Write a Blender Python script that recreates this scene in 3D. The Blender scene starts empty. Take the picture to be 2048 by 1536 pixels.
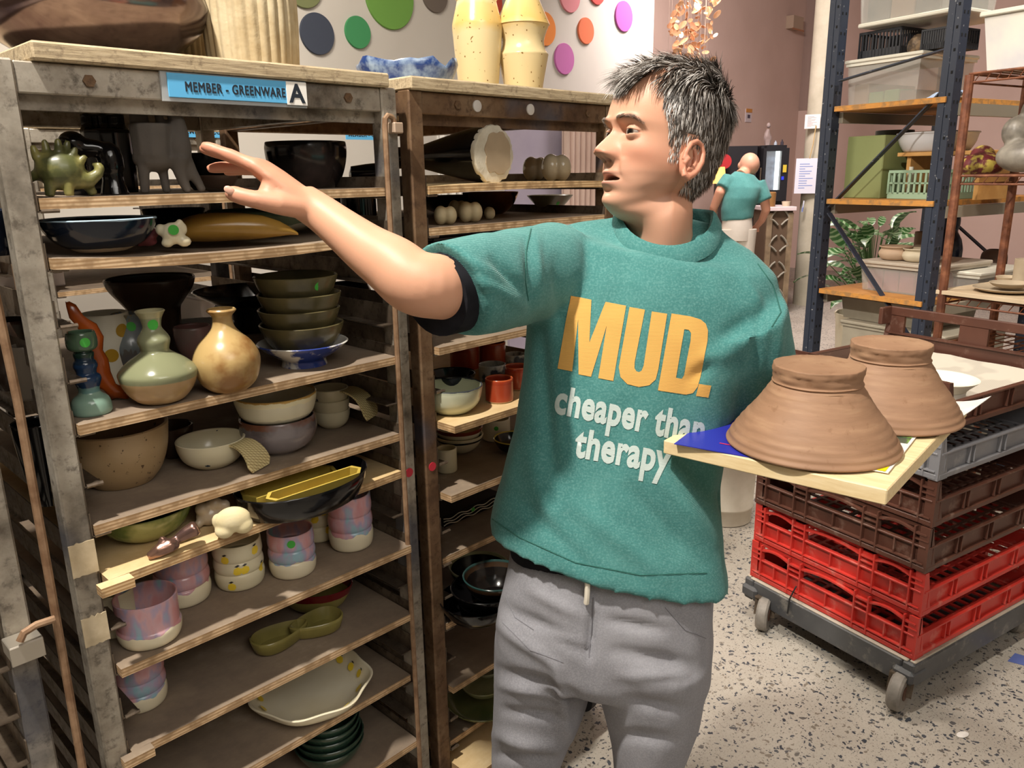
import bpy, bmesh, math, random
import numpy as np
from mathutils import Vector, Matrix, noise
from mathutils.bvhtree import BVHTree
random.seed(7)
SC = bpy.context.scene
COL = SC.collection
# ------------------------------------------------------------------ camera
FPX, HC = 1580.0, 1.62
_p, _r = math.radians(14.97), math.radians(-0.957)
FW = Vector((0, math.cos(_p), -math.sin(_p)))
_u0 = Vector((0, math.sin(_p), math.cos(_p)))
_x0 = Vector((1, 0, 0))
RT = _x0 * math.cos(_r) + _u0 * math.sin(_r)
UP = -_x0 * math.sin(_r) + _u0 * math.cos(_r)
CAM = Vector((0, 0, HC))
cd = bpy.data.cameras.new('camera')
cam = bpy.data.objects.new('camera', cd); COL.objects.link(cam)
cd.sensor_width = 36.0; cd.lens = FPX / 2048 * 36.0; cd.clip_start = 0.05; cd.clip_end = 60
cam.matrix_world = Matrix(((RT.x, UP.x, -FW.x, 0), (RT.y, UP.y, -FW.y, 0), (RT.z, UP.z, -FW.z, HC), (0, 0, 0, 1)))
SC.camera = cam
# ------------------------------------------------------------------ world, lamps, exposure
SC.view_settings.view_transform = 'Standard'
SC.view_settings.look = 'None'
SC.view_settings.exposure = 0.0
SC.view_settings.gamma = 1.0
SC.view_settings.use_curve_mapping = False
W = bpy.data.worlds.new('world'); SC.world = W; W.use_nodes = True
W.node_tree.nodes['Background'].inputs[0].default_value = (1.0, 0.9, 0.8, 1)
W.node_tree.nodes['Background'].inputs[1].default_value = 0.10
def spot(name, loc, target, power, col=(1, 0.86, 0.7), angle=100, blend=0.6, size=0.08):
    l = bpy.data.lights.new(name, 'SPOT'); o = bpy.data.objects.new(name, l); COL.objects.link(o)
    l.energy = power; l.color = col; l.spot_size = math.radians(angle); l.spot_blend = blend; l.shadow_soft_size = size
    o.location = loc
    o.rotation_euler = (Vector(target) - Vector(loc)).to_track_quat('-Z', 'Y').to_euler()
    return o
def area(name, loc, target, power, size, col=(1, 0.9, 0.78)):
    l = bpy.data.lights.new(name, 'AREA'); o = bpy.data.objects.new(name, l); COL.objects.link(o)
    l.energy = power; l.color = col; l.shape = 'SQUARE'; l.size = size
    o.location = loc
    o.rotation_euler = (Vector(target) - Vector(loc)).to_track_quat('-Z', 'Y').to_euler()
    return o
WARM = (1.0, 0.93, 0.83)
spot('key_spot', (-0.80, 0.42, 3.50), (0.10, 1.30, 0.9), 450, WARM, 130, 0.5, 0.06)
spot('track_spot', (0.55, 1.90, 3.6), (1.85, 2.75, 0.0), 190, WARM, 56, 0.45, 0.07)
spot('rear_spot', (2.4, 3.0, 3.7), (2.7, 4.6, 0.8), 190, WARM, 90, 0.7, 0.10)
area('ceiling_fill', (0.9, -1.0, 4.1), (0.6, 1.6, 0.6), 50, 2.4, (1, 0.95, 0.88))  # soft overhead fill added to lift the shelf interiors, no real fitting
area('wall_fill', (-0.4, 3.6, 4.1), (-0.6, 5.0, 2.2), 42, 1.8)  # unseen soft fill added to light the partition evenly
area('room_fill', (2.2, -2.0, 3.2), (-0.1, 1.4, 1.0), 75, 2.2, (1, 0.95, 0.88))
area('far_fill', (2.0, 7.2, 4.0), (3.0, 9.2, 0.9), 230, 1.0, (1, 0.88, 0.84))  # unseen soft fill added for the far end of the room
area('back_rack_fill', (-1.2, 3.4, 3.6), (-1.2, 3.2, 0.5), 80, 0.6)  # unseen fill added to light the racks in the row behind

# ------------------------------------------------------------------ geometry of the place
def ray(px, py): return FW + RT * ((px - 1024) / FPX) - UP * ((py - 768) / FPX)
def at_depth(px, py, d): return CAM + ray(px, py) * d
def at_z(px, py, z):
    r = ray(px, py); return CAM + r * ((z - HC) / r.z)
def to_px(P):
    d = P - CAM; z = d.dot(FW); return (1024 + FPX * d.dot(RT) / z, 768 - FPX * d.dot(UP) / z, z)
YAW = math.radians(44.16)
XU = Vector((math.sin(YAW), math.cos(YAW), 0)); YV = Vector((-math.cos(YAW), math.sin(YAW), 0))
P0 = Vector((-0.65516, 1.14967, 0))
def R(u, v, z): return P0 + XU * u + YV * v + Vector((0, 0, z))
RACKROT = math.atan2(XU.y, XU.x)
def on_face(px, py, v=0.0):
    """point of the plane parallel to the rack fronts, v behind them -> (u, z)"""
    r = ray(px, py); o = P0 + YV * v - CAM; o.z = 0
    P = CAM + r * (o.dot(YV) / r.dot(YV)); return (P - P0).dot(XU), P.z
def up_to(base, px, py):
    """height where the sight line of a pixel passes the vertical through base"""
    r = ray(px, py); h = Vector((base.x - CAM.x, base.y - CAM.y, 0)); n = h.normalized()
    t = h.length / Vector((r.x, r.y, 0)).dot(n); return CAM.z + r.z * t

# ------------------------------------------------------------------ materials
def lin(h):
    if not isinstance(h, str): return tuple(h)[:3] + (1,)
    h = h.lstrip('#'); c = [int(h[i:i + 2], 16) / 255 for i in (0, 2, 4)]
    return tuple(x / 12.92 if x <= 0.04045 else ((x + 0.055) / 1.055) ** 2.4 for x in c) + (1,)
_mats = {}
class NT:
    def __init__(s, name):
        s.m = bpy.data.materials.new(name); s.m.use_nodes = True; s.t = s.m.node_tree
        s.b = s.t.nodes['Principled BSDF']
    def n(s, kind, **kw):
        x = s.t.nodes.new(kind)
        for k, v in kw.items():
            if k in ('operation', 'blend_type', 'data_type', 'feature', 'wave_type', 'bands_direction', 'attribute_name', 'distance', 'invert', 'noise_dimensions', 'wave_profile', 'rings_direction'): setattr(x, k, v)
        return x
    def l(s, a, b): s.t.links.new(a, b)
    def coord(s, which='Object'): 
        return s.n('ShaderNodeTexCoord').outputs[which]
    def scaled(s, sc, which='Object'):
        m = s.n('ShaderNodeMapping'); s.l(s.coord(which), m.inputs['Vector'])
        m.inputs['Scale'].default_value = sc if isinstance(sc, tuple) else (sc,) * 3
        return m.outputs[0]
    def noise(s, scale, detail=4, rough=0.55, vec=None, dist=0):
        x = s.n('ShaderNodeTexNoise'); x.inputs['Scale'].default_value = scale; x.inputs['Detail'].default_value = detail
        x.inputs['Roughness'].default_value = rough; x.inputs['Distortion'].default_value = dist
        s.l(vec if vec is not None else s.coord(), x.inputs['Vector']); return x.outputs['Fac']
    def ramp(s, fac, stops, interp='LINEAR'):
        x = s.n('ShaderNodeValToRGB'); e = x.color_ramp.elements; x.color_ramp.interpolation = interp
        while len(e) < len(stops): e.new(0.5)
        for i, (p, c) in enumerate(stops): e[i].position = p; e[i].color = lin(c) if not isinstance(c, (int, float)) else (c, c, c, 1)
        s.l(fac, x.inputs[0]); return x.outputs[0]
    def mix(s, fac, a, b, mode='MIX'):
        x = s.n('ShaderNodeMix', data_type='RGBA', blend_type=mode)
        for v, i in ((fac, 0), (a, 6), (b, 7)):
            if isinstance(v, (int, float)): x.inputs[i].default_value = v
            elif isinstance(v, (str, tuple)): x.inputs[i].default_value = lin(v)
            else: s.l(v, x.inputs[i])
        return x.outputs[2]
    def math(s, op, a, b=0.0):
        x = s.n('ShaderNodeMath', operation=op)
        for v, i in ((a, 0), (b, 1)):
            if isinstance(v, (int, float)): x.inputs[i].default_value = v
            else: s.l(v, x.inputs[i])
        return x.outputs[0]
    def bump(s, h, strength, dist=0.002):
        x = s.n('ShaderNodeBump'); x.inputs['Strength'].default_value = strength; x.inputs['Distance'].default_value = dist
        s.l(h, x.inputs['Height']); s.l(x.outputs[0], s.b.inputs['Normal'])
    def set(s, color=None, rough=None, metal=None, spec=None, coat=None, trans=None, alpha=None):
        for v, k in ((color, 'Base Color'), (rough, 'Roughness'), (metal, 'Metallic'), (spec, 'Specular IOR Level'), (coat, 'Coat Weight'), (trans, 'Transmission Weight'), (alpha, 'Alpha')):
            if v is None: continue
            if isinstance(v, (int, float)) and k != 'Base Color': s.b.inputs[k].default_value = v
            elif isinstance(v, (str, tuple)): s.b.inputs[k].default_value = lin(v)
            else: s.l(v, s.b.inputs[k])
        return s
def plain(name, c, rough=0.5, metal=0, c2=None, scale=6, lo=0.35, hi=0.65, bump=0, bscale=60, coat=0, spec=0.5, detail=4):
    """one colour, or two colours mottled by noise, with optional fine relief"""
    if name in _mats: return _mats[name]
    t = NT(name)
    col = t.ramp(t.noise(scale, detail), [(lo, c), (hi, c2)]) if c2 else c
    t.set(color=col, rough=rough, metal=metal, coat=coat, spec=spec)
    if bump: t.bump(t.noise(bscale, 3), bump)
    _mats[name] = t.m; return t.m
def speckle(name, c, dots, scale=90, lo=0.62, hi=0.68, rough=0.35, c2=None):
    if name in _mats: return _mats[name]
    t = NT(name); base = t.ramp(t.noise(9), [(0.35, c), (0.65, c2)]) if c2 else c
    f = t.ramp(t.noise(scale, 2), [(lo, 0.0), (hi, 1.0)])
    t.set(color=t.mix(f, base, dots), rough=rough); _mats[name] = t.m; return t.m
def dipped(name, bands, noise_amp=0.12, nscale=7, rough=0.2, speck=None, ystretch=0.35, mott=None):
    """glaze bands by height (Generated z, 0 at foot, 1 at rim) with running edges; bands=[(z, colour), ...]"""
    if name in _mats: return _mats[name]
    t = NT(name)
    sx = t.n('ShaderNodeSeparateXYZ'); t.l(t.coord('Generated'), sx.inputs[0])
    nz = t.noise(nscale, 3, 0.5, t.scaled((1, 1, ystretch), 'Generated'))
    z = t.math('ADD', sx.outputs[2], t.math('MULTIPLY', t.math('SUBTRACT', nz, 0.5), noise_amp * 2))
    st = []
    for i, (p, c) in enumerate(bands):
        if i: st.append((max(0, p - 0.012), bands[i - 1][1]))
        st.append((p, c))
    col = t.ramp(z, st)
    if mott: col = t.mix(t.ramp(t.noise(mott[1], 4), [(0.45, 0.0), (0.6, 1.0)]), col, mott[0])
    if speck: col = t.mix(t.ramp(t.noise(speck[1], 2), [(0.66, 0.0), (0.7, 1.0)]), col, speck[0])
    t.set(color=col, rough=rough); _mats[name] = t.m; return t.m

# ------------------------------------------------------------------ mesh building
class MB:
    def __init__(s): s.v = []; s.f = []; s.mi = []; s.cur = 0
    def add(s, vs, fs):
        o = len(s.v); s.v += [tuple(v) for v in vs]; s.f += [tuple(i + o for i in f) for f in fs]; s.mi += [s.cur] * len(fs); return s
    def box(s, c, d, rot=None, ch=0.0):
        """box at centre c, size d, optional chamfer"""
        hx, hy, hz = d[0] / 2, d[1] / 2, d[2] / 2; M = rot or Matrix.Identity(3); c = Vector(c)
        if ch <= 0:
            vs = [c + M @ Vector((x * hx, y * hy, z * hz)) for z in (-1, 1) for x, y in ((-1, -1), (1, -1), (1, 1), (-1, 1))]
            return s.add(vs, [(3, 2, 1, 0), (4, 5, 6, 7), (0, 1, 5, 4), (1, 2, 6, 5), (2, 3, 7, 6), (3, 0, 4, 7)])
        ch = min(ch, hx * .9, hy * .9, hz * .9)
        vs = []; fs = []; idx = {}
        for sx in (-1, 1):
            for sy in (-1, 1):
                for sz in (-1, 1):
                    for a in range(3):
                        p = [sx * (hx - ch), sy * (hy - ch), sz * (hz - ch)]; p[a] = (sx * hx, sy * hy, sz * hz)[a]
                        idx[(sx, sy, sz, a)] = len(vs); vs.append(c + M @ Vector(p))
        sg = (-1, 1)
        for a in range(3):
            b, d2 = (a + 1) % 3, (a + 2) % 3
            for s1 in sg:
                q = []
                for s2, s3 in ((-1, -1), (1, -1), (1, 1), (-1, 1)):
                    k = [0, 0, 0]; k[a] = s1; k[b] = s2; k[d2] = s3; q.append(idx[tuple(k) + (a,)])
                fs.append(tuple(q if s1 > 0 else q[::-1]))
            for s2 in sg:
                for s3 in sg:
                    q = []
                    for s1, ax in ((-1, b), (1, b), (1, d2), (-1, d2)):
                        k = [0, 0, 0]; k[a] = s1; k[b] = s2; k[d2] = s3; q.append(idx[tuple(k) + (ax,)])
                    fs.append(tuple(q if s2 * s3 < 0 else q[::-1]))
        for sx in sg:
            for sy in sg:
                for sz in sg:
                    q = [idx[(sx, sy, sz, a)] for a in range(3)]; fs.append(tuple(q if sx * sy * sz > 0 else q[::-1]))
        return s.add(vs, fs)
    def bar(s, a, b, w, h, up=(0, 0, 1), ch=0.0):
        a, b = Vector(a), Vector(b); d = b - a; x = d.normalized(); u = Vector(up); y = u.cross(x)
        if y.length < 1e-4: y = Vector((0, 1, 0)).cross(x)
        y.normalize(); z = x.cross(y)
        return s.box((a + b) / 2, (d.length, w, h), Matrix((x, y, z)).transposed(), ch)
    def loft(s, rings, cap=True, closed=True):
        n = len(rings[0]); vs = [p for r in rings for p in r]; fs = []
        for i in range(len(rings) - 1):
            for j in range(n if closed else n - 1):
                k = (j + 1) % n; fs.append((i * n + j, i * n + k, (i + 1) * n + k, (i + 1) * n + j))
        if cap: fs.append(tuple(range(n - 1, -1, -1))); fs.append(tuple(range((len(rings) - 1) * n, len(rings) * n)))
        return s.add(vs, fs)
    def tube(s, pts, r, seg=8, cap=True):
        pts = [Vector(p) for p in pts]; rs = r if isinstance(r, (list, tuple)) else [r] * len(pts)
        rings = []; N = None
        for i, p in enumerate(pts):
            t = (pts[min(i + 1, len(pts) - 1)] - pts[max(i - 1, 0)]).normalized()
            if N is None:
                N = t.cross(Vector((0, 0, 1)));
                if N.length < 0.05: N = t.cross(Vector((0, 1, 0)))
            N = (N - t * N.dot(t)).normalized(); B = t.cross(N)
            rings.append([p + (N * math.cos(2 * math.pi * j / seg) + B * math.sin(2 * math.pi * j / seg)) * rs[i] for j in range(seg)])
        return s.loft(rings, cap)
    def lathe(s, prof, seg=32, c=(0, 0, 0), mod=None, axis=None, sx=1.0, sy=1.0):
        """prof=[(r,h)...] bottom outside -> top -> inside; mod(theta, r, h)->r"""
        c = Vector(c); rings = []
        for r, h in prof:
            ring = []
            for j in range(seg):
                a = 2 * math.pi * j / seg; rr = mod(a, r, h) if mod else r
                p = Vector((rr * math.cos(a) * sx, rr * math.sin(a) * sy, h))
                ring.append(c + (axis @ p if axis else p))
            rings.append(ring)
        return s.loft(rings, True)
    def ball(s, c, r, seg=14, rings=9, M=None):
        c = Vector(c); r = r if isinstance(r, (tuple, list)) else (r, r, r); rr = []
        for i in range(rings + 1):
            ph = -math.pi / 2 + math.pi * (i + .02 if i == 0 else (i - .02 if i == rings else i)) / rings
            rr.append([c + (M @ Vector(q) if M else Vector(q)) for q in [(r[0] * math.cos(ph) * math.cos(2 * math.pi * j / seg), r[1] * math.cos(ph) * math.sin(2 * math.pi * j / seg), r[2] * math.sin(ph)) for j in range(seg)]])
        return s.loft(rr, True)
    def prism(s, pts, t, M=None, o=(0, 0, 0)):
        """polygon pts (2-D, ccw) extruded by t along local z, placed by matrix M (3x3) at o"""
        M = M or Matrix.Identity(3); o = Vector(o); n = len(pts)
        vs = [o + M @ Vector((x, y, z)) for z in (0, t) for x, y in pts]
        return s.add(vs, [tuple(range(n - 1, -1, -1)), tuple(range(n, 2 * n))] + [(i, (i + 1) % n, n + (i + 1) % n, n + i) for i in range(n)])
    def build(s, name, mat=None, parent=None, smooth=35, loc=None, rotz=None):
        me = bpy.data.meshes.new(name); me.from_pydata(s.v, [], s.f); me.validate()
        ms = mat if isinstance(mat, (list, tuple)) else [mat]
        for m in ms:
            if m: me.materials.append(m)
        if any(s.mi) and len(me.polygons) == len(s.mi): me.polygons.foreach_set('material_index', s.mi)
        if smooth:
            me.shade_smooth(); me.set_sharp_from_angle(angle=math.radians(smooth))
        o = bpy.data.objects.new(name, me); COL.objects.link(o)
        if parent: o.parent = parent
        if loc is not None: o.location = loc
        if rotz is not None: o.rotation_euler = (0, 0, rotz)
        return o
def tag(o, label=None, cat=None, group=None, kind=None):
    for k, v in (('label', label), ('category', cat), ('group', group), ('kind', kind)):
        if v: o[k] = v
    return o
def thing(name, label, cat, loc=(0, 0, 0), rotz=0, group=None):
    o = bpy.data.objects.new(name, None); COL.objects.link(o); o.empty_display_size = 0.05
    o.location = loc; o.rotation_euler = (0, 0, rotz); return tag(o, label, cat, group)
def dup(root, loc=None, rotz=None, label=None, group=None):
    def cp(o, par):
        c = o.copy(); COL.objects.link(c)
        if par: c.parent = par
        for ch in list(o.children): cp(ch, c)
        return c
    r = cp(root, None)
    if loc is not None: r.location = loc
    if rotz is not None: r.rotation_euler = (0, 0, rotz)
    if label: r['label'] = label
    if group: r['group'] = group
    return r
def rotm(ax, deg): return Matrix.Rotation(math.radians(deg), 3, ax)

# ------------------------------------------------------------------ common materials
STEEL = None
def mk_steel(name, c1, c2, c3, metal=0.55, rough=0.45):
    t = NT(name)
    n1 = t.noise(7, 6, 0.65); n2 = t.noise(38, 5, 0.7); n3 = t.noise(3.2, 3, 0.5)
    col = t.ramp(n1, [(0.33, c2), (0.5, c1), (0.68, c3)])
    col = t.mix(t.ramp(n2, [(0.52, 0.0), (0.66, 0.8)]), col, c2)
    col = t.mix(t.ramp(n3, [(0.58, 0.0), (0.66, 0.75)]), col, '#4b4f5c')
    t.set(color=col, rough=t.ramp(n2, [(0.3, rough - .12), (0.7, rough + .25)]), metal=metal)
    t.bump(n2, 0.25, 0.001); return t.m
STEEL = mk_steel('worn_galvanised_steel', '#a0988b', '#5f574d', '#c2bbae')
RUSTY = mk_steel('rusted_rack_steel', '#71573f', '#4c3626', '#8d755b', 0.4, 0.5)
RAIL = mk_steel('slide_rail_steel', '#6f6254', '#4b4036', '#938777', 0.6, 0.35)
ROD = plain('rusty_rod', '#a08266', 0.55, 0.3, '#7d5f46', 40, bump=0.3)
def ply(name, face, edge1, edge2):
    t = NT(name)
    geo = t.n('ShaderNodeNewGeometry'); sx = t.n('ShaderNodeSeparateXYZ')
    tc = t.coord('Object')
    so = t.n('ShaderNodeSeparateXYZ'); t.l(tc, so.inputs[0])
    # object normal z: faces vs edges
    vt = t.n('ShaderNodeVectorTransform'); vt.convert_from = 'WORLD'; vt.convert_to = 'OBJECT'; vt.vector_type = 'NORMAL'
    t.l(geo.outputs['Normal'], vt.inputs[0]); t.l(vt.outputs[0], sx.inputs[0])
    up = t.math('GREATER_THAN', t.math('ABSOLUTE', sx.outputs[2]), 0.7)
    layer = t.ramp(t.math('FRACT', t.math('MULTIPLY', so.outputs[2], 170)), [(0.0, edge1), (0.45, edge1), (0.55, edge2), (1.0, edge2)])
    nz = t.noise(5, 6, 0.7, t.scaled((1.2, 7, 1)))
    st = t.noise(4.5, 6, 0.7)
    dust = t.ramp(st, [(0.38, face[0]), (0.56, face[1]), (0.70, face[2])])
    grain = t.mix(t.ramp(nz, [(0.4, 0.0), (0.7, 0.5)]), dust, face[0])
    en = t.mix(t.ramp(t.noise(30, 3), [(0.45, 0.0), (0.6, 0.7)]), layer, '#8b6d4a')
    t.set(color=t.mix(up, en, grain), rough=0.75); t.bump(nz, 0.15, 0.001); return t.m
PLY_OLD = ply('old_shelf_plywood', ('#7d6d5e', '#94836f', '#b0a08d'), '#d6b892', '#ab8a64')
PLY_NEW = ply('pale_shelf_plywood', ('#c9ab79', '#dcc294', '#e8d3aa'), '#d8b98c', '#b28c5e')
TIMBER = None
def mk_timber():
    t = NT('rough_top_timber'); g = t.noise(9, 8, 0.75, t.scaled((2.0, 26, 26))); d = t.noise(55, 4, 0.7)
    col = t.ramp(g, [(0.3, '#86755c'), (0.5, '#b5a282'), (0.7, '#cfbfa0')])
    col = t.mix(t.ramp(d, [(0.55, 0.0), (0.68, 0.6)]), col, '#5d4c39')
    t.set(color=col, rough=0.8); t.bump(g, 0.5, 0.002); return t.m
TIMBER = mk_timber()
DOTGREEN = plain('green_sticker', '#3fa83a', 0.6)
BLACKINK = plain('black_ink', '#1c2530', 0.6)
BLUEPAPER = plain('blue_label_paper', '#5fb4e6', 0.45)
WHITEPAPER = plain('white_label_paper', '#f0ede6', 0.5)
def text_obj(name, body, size, mat, parent, loc, rot, bold=0.0, sx=1.0, align='LEFT', depth=0.0004, fat=0.0):
    cu = bpy.data.curves.new(name, 'FONT'); cu.body = body; cu.size = size; cu.offset = bold; cu.align_x = align; cu.extrude = depth
    cu.resolution_u = 3; cu.space_character = 1.12
    o = bpy.data.objects.new(name, cu); COL.objects.link(o)
    dg = bpy.context.evaluated_depsgraph_get(); me = bpy.data.meshes.new_from_object(o.evaluated_get(dg))
    bpy.data.objects.remove(o); me.name = name
    if sx != 1.0:
        for v in me.vertices: v.co.x *= sx
    if fat:
        vs = [tuple(v.co) for v in me.vertices]; fs = [tuple(p.vertices) for p in me.polygons]; me = bpy.data.meshes.new(name)
        V = []; Fc = []
        for q, (dx, dy) in enumerate(((0, 0), (fat, 0), (-fat, 0), (0, fat * .6), (0, -fat * .6))):
            Fc += [tuple(i + len(V) for i in f) for f in fs]; V += [(x + dx, y + dy, z + q * 2e-5) for x, y, z in vs]
        me.from_pydata(V, [], Fc)
    me.materials.clear(); me.materials.append(mat)
    o = bpy.data.objects.new(name, me); COL.objects.link(o)
    if parent: o.parent = parent
    o.location = loc; o.rotation_euler = rot; return o
# ================================================================== pottery
def catmull(pts, n=4):
    if len(pts) < 3: return pts
    P = [pts[0]] + list(pts) + [pts[-1]]; out = []
    for i in range(1, len(P) - 2):
        p0, p1, p2, p3 = P[i - 1], P[i], P[i + 1], P[i + 2]
        for k in range(n):
            t = k / n; q = []
            for a in range(2):
                q.append(0.5 * ((2 * p1[a]) + (-p0[a] + p2[a]) * t + (2 * p0[a] - 5 * p1[a] + 4 * p2[a] - p3[a]) * t * t + (-p0[a] + 3 * p1[a] - 3 * p2[a] + p3[a]) * t ** 3))
            out.append(tuple(q))
    out.append(tuple(pts[-1])); return out
def seat(px, ybot, z, rb_px=0, v=None):
    """centre of a foot whose nearest point is seen at (px, ybot) on level z; v: distance behind the rack front when the level is near eye height"""
    if v is None: F = at_z(px, ybot, z)
    else:
        u, _ = on_face(px, ybot, v); F = R(u, v, z)
    d = (F - CAM).dot(FW); h = Vector((F.x, F.y, 0)).normalized()
    C = F + (h * (rb_px * d / FPX) if v is None else Vector()); C.z = z
    return C, (C - CAM).dot(FW) / FPX
def vessel_mb(prof, t=0.004, seg=40, mod=None, closed=False, floor=None, sx=1, sy=1):
    m = MB(); P = list(prof)
    if not closed:
        inner = []
        f = floor if floor is not None else t * 1.5
        for (r, h) in reversed(P):
            if h > f: inner.append((max(r - t, 0.001), h))
        top = P[-1]; P = P + [(top[0] - t * .35, top[1] + t * .35), (top[0] - t * .8, top[1] + t * .25)] + inner
        P += [(max(inner[-1][0] * .6, .0008), f), (0.0005, f)]
    else: P = P + [(0.0005, P[-1][1])]
    P = [(0.0005, P[0][1])] + P
    m.lathe(P, seg, mod=mod, sx=sx, sy=sy); return m
def rad_at(prof, h):
    for (r0, h0), (r1, h1) in zip(prof, prof[1:]):
        if h0 <= h <= h1 and h1 > h0: return r0 + (r1 - r0) * (h - h0) / (h1 - h0)
    return prof[-1][0]
def facing(C):
    """angle about z, in world, from C to the camera"""
    return math.atan2(CAM.y - C.y, CAM.x - C.x)
def patch(parent, prof, th, h, pts, mat, name='sticker', label=None, off=0.0007):
    """flat print of outline pts (metres) laid on the surface of a lathed body at angle th, height h"""
    vs = []; c0 = (sum(p[0] for p in pts) / len(pts), sum(p[1] for p in pts) / len(pts))
    for x, y in [c0] + pts:
        hh = h + y; r = rad_at(prof, hh) + off; a = th + x / max(r, .01); vs.append((r * math.cos(a), r * math.sin(a), hh))
    m = MB(); n = len(pts); m.add(vs, [(0, 1 + i, 1 + (i + 1) % n) for i in range(n)])
    o = m.build(name, mat, parent, smooth=80)
    if label: o['label'] = label
    return o
def disc_pts(r, n=16): return [(r * math.cos(2 * math.pi * i / n), r * math.sin(2 * math.pi * i / n)) for i in range(n)]
def pot(name, label, cat, mat, px, yb, yt, wpx, z, prof, t=0.004, v=None, rb=None, mod=None, dots=(), group=None, seg=40, closed=False, smoothp=4, floor=None, sx=1, sy=1, H=None, dz=0.0):
    """vessel from its outline: prof [(r 0..1 of half width, h 0..1)]"""
    C, s = seat(px, yb, z, (rb if rb is not None else prof[0][0] * wpx / 2), v)
    Rm = wpx / 2 * s; Hm = H if H else up_to(C, px, yt) - z
    P = catmull([(r * Rm, h * Hm) for r, h in prof], smoothp) if smoothp else [(r * Rm, h * Hm) for r, h in prof]
    o = vessel_mb(P, t, seg, mod, closed, floor, sx, sy).build(name, mat, None, smooth=45, loc=C + Vector((0, 0, dz)))
    tag(o, label, cat, group)
    for (da, h, r) in dots: patch(o, P, facing(C) + math.radians(da), h * Hm, disc_pts(r), DOTGREEN, label='round green price sticker')
    o['_h'] = Hm; return o, P, C, Hm
def clean(o):
    if '_h' in o: del o['_h']
def fuse(o, voxel, smooth=3, fac=0.5):
    md = o.modifiers.new('r', 'REMESH'); md.mode = 'VOXEL'; md.voxel_size = voxel; md.use_smooth_shade = True
    if smooth:
        sm = o.modifiers.new('s', 'SMOOTH'); sm.iterations = smooth; sm.factor = fac
    dg = bpy.context.evaluated_depsgraph_get(); me = bpy.data.meshes.new_from_object(o.evaluated_get(dg))
    for m_ in list(o.modifiers): o.modifiers.remove(m_)
    old = o.data; nm = old.name; o.data = me; bpy.data.meshes.remove(old); me.name = nm; me.shade_smooth(); return o
BOWL = [(.42, 0), (.46, .03), (.62, .16), (.82, .45), (.95, .8), (1, 1)]
WIDE = [(.40, 0), (.5, .05), (.75, .3), (.92, .7), (1, 1)]
CYL = [(.9, 0), (.97, .03), (1, .1), (1, .5), (1, 1)]
# ================================================================== the room
def wallmat(name, c, c2):
    return plain(name, c, 0.85, 0, c2, 1.2, 0.3, 0.7, bump=0.05, bscale=120)
M_WALL = wallmat('grey_white_plaster', '#c9c5bd', '#bfbab2')
M_PINK = wallmat('pink_beige_plaster', '#d3b9ae', '#c9aea2')
M_CEIL = wallmat('ceiling_paint', '#b9ada6', '#afa39c')
def mk_terrazzo():
    t = NT('terrazzo_floor')
    v = t.n('ShaderNodeTexVoronoi', feature='F1'); v.inputs['Scale'].default_value = 66; v.inputs['Randomness'].default_value = 1.0
    d = t.n('ShaderNodeTexNoise'); d.inputs['Scale'].default_value = 40; t.l(t.coord(), d.inputs['Vector'])
    mv = t.n('ShaderNodeMix', data_type='RGBA', blend_type='LINEAR_LIGHT'); mv.inputs[0].default_value = 0.022
    t.l(t.coord(), mv.inputs[6]); t.l(d.outputs['Color'], mv.inputs[7]); t.l(mv.outputs[2], v.inputs['Vector'])
    sp = t.n('ShaderNodeSeparateColor'); t.l(v.outputs['Color'], sp.inputs[0])
    sz = t.math('MULTIPLY', sp.outputs[0], 0.60)
    chip = t.math('LESS_THAN', v.outputs['Distance'], t.math('SUBTRACT', sz, 0.09))
    base = t.ramp(t.noise(3, 5), [(0.3, '#a39c91'), (0.7, '#b6afa4')])
    base = t.mix(t.ramp(t.noise(160, 3), [(0.5, 0.0), (0.72, 0.55)]), base, '#8f877c')
    cc = t.ramp(sp.outputs[1], [(0.0, '#31363f'), (0.45, '#474b52'), (0.7, '#5d5a58'), (0.9, '#7d7468')])
    v2 = t.n('ShaderNodeTexVoronoi', feature='F1'); v2.inputs['Scale'].default_value = 170; t.l(mv.outputs[2], v2.inputs['Vector'])
    s2 = t.n('ShaderNodeSeparateColor'); t.l(v2.outputs['Color'], s2.inputs[0])
    chip2 = t.math('LESS_THAN', v2.outputs['Distance'], t.math('SUBTRACT', t.math('MULTIPLY', s2.outputs[0], 0.55), 0.2))
    base = t.mix(chip2, base, '#55544f')
    t.set(color=t.mix(chip, base, cc), rough=t.ramp(t.noise(5, 3), [(0.3, 0.42), (0.7, 0.62)])); return t.m
VW = 3.2; VB = 4.7; UL, UR_, VF = -3.2, 12.5, -4.2; HT = 4.3
def rbox(name, u0, u1, v0, v1, z0, z1, mat, kind='structure', parent=None, ch=0.0, label=None):
    m = MB(); m.box(((u0 + u1) / 2, (v0 + v1) / 2, (z0 + z1) / 2), (u1 - u0, v1 - v0, z1 - z0), ch=ch)
    o = m.build(name, mat, parent, smooth=None, loc=R(0, 0, 0) if not parent else None, rotz=RACKROT if not parent else None)
    if kind: o['kind'] = kind
    if label: o['label'] = label
    return o
rbox('floor', UL, UR_, VF, VB, -0.06, 0, mk_terrazzo())
rbox('ceiling', UL, UR_, VF, VB, HT, HT + 0.1, M_CEIL)
rbox('wall_left', UL - 0.1, UL, VF, VB, 0, HT, M_WALL)
rbox('wall_front', UL, UR_, VF - 0.1, VF, 0, HT, M_WALL)
rbox('wall_right', UR_, UR_ + 0.1, VF, VB, 0, HT, M_PINK)
rbox('wall_back', UL, UR_, VB, VB + 0.1, 0, HT, M_PINK)
UWE = on_face(1306, 100, VW)[0]
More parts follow.
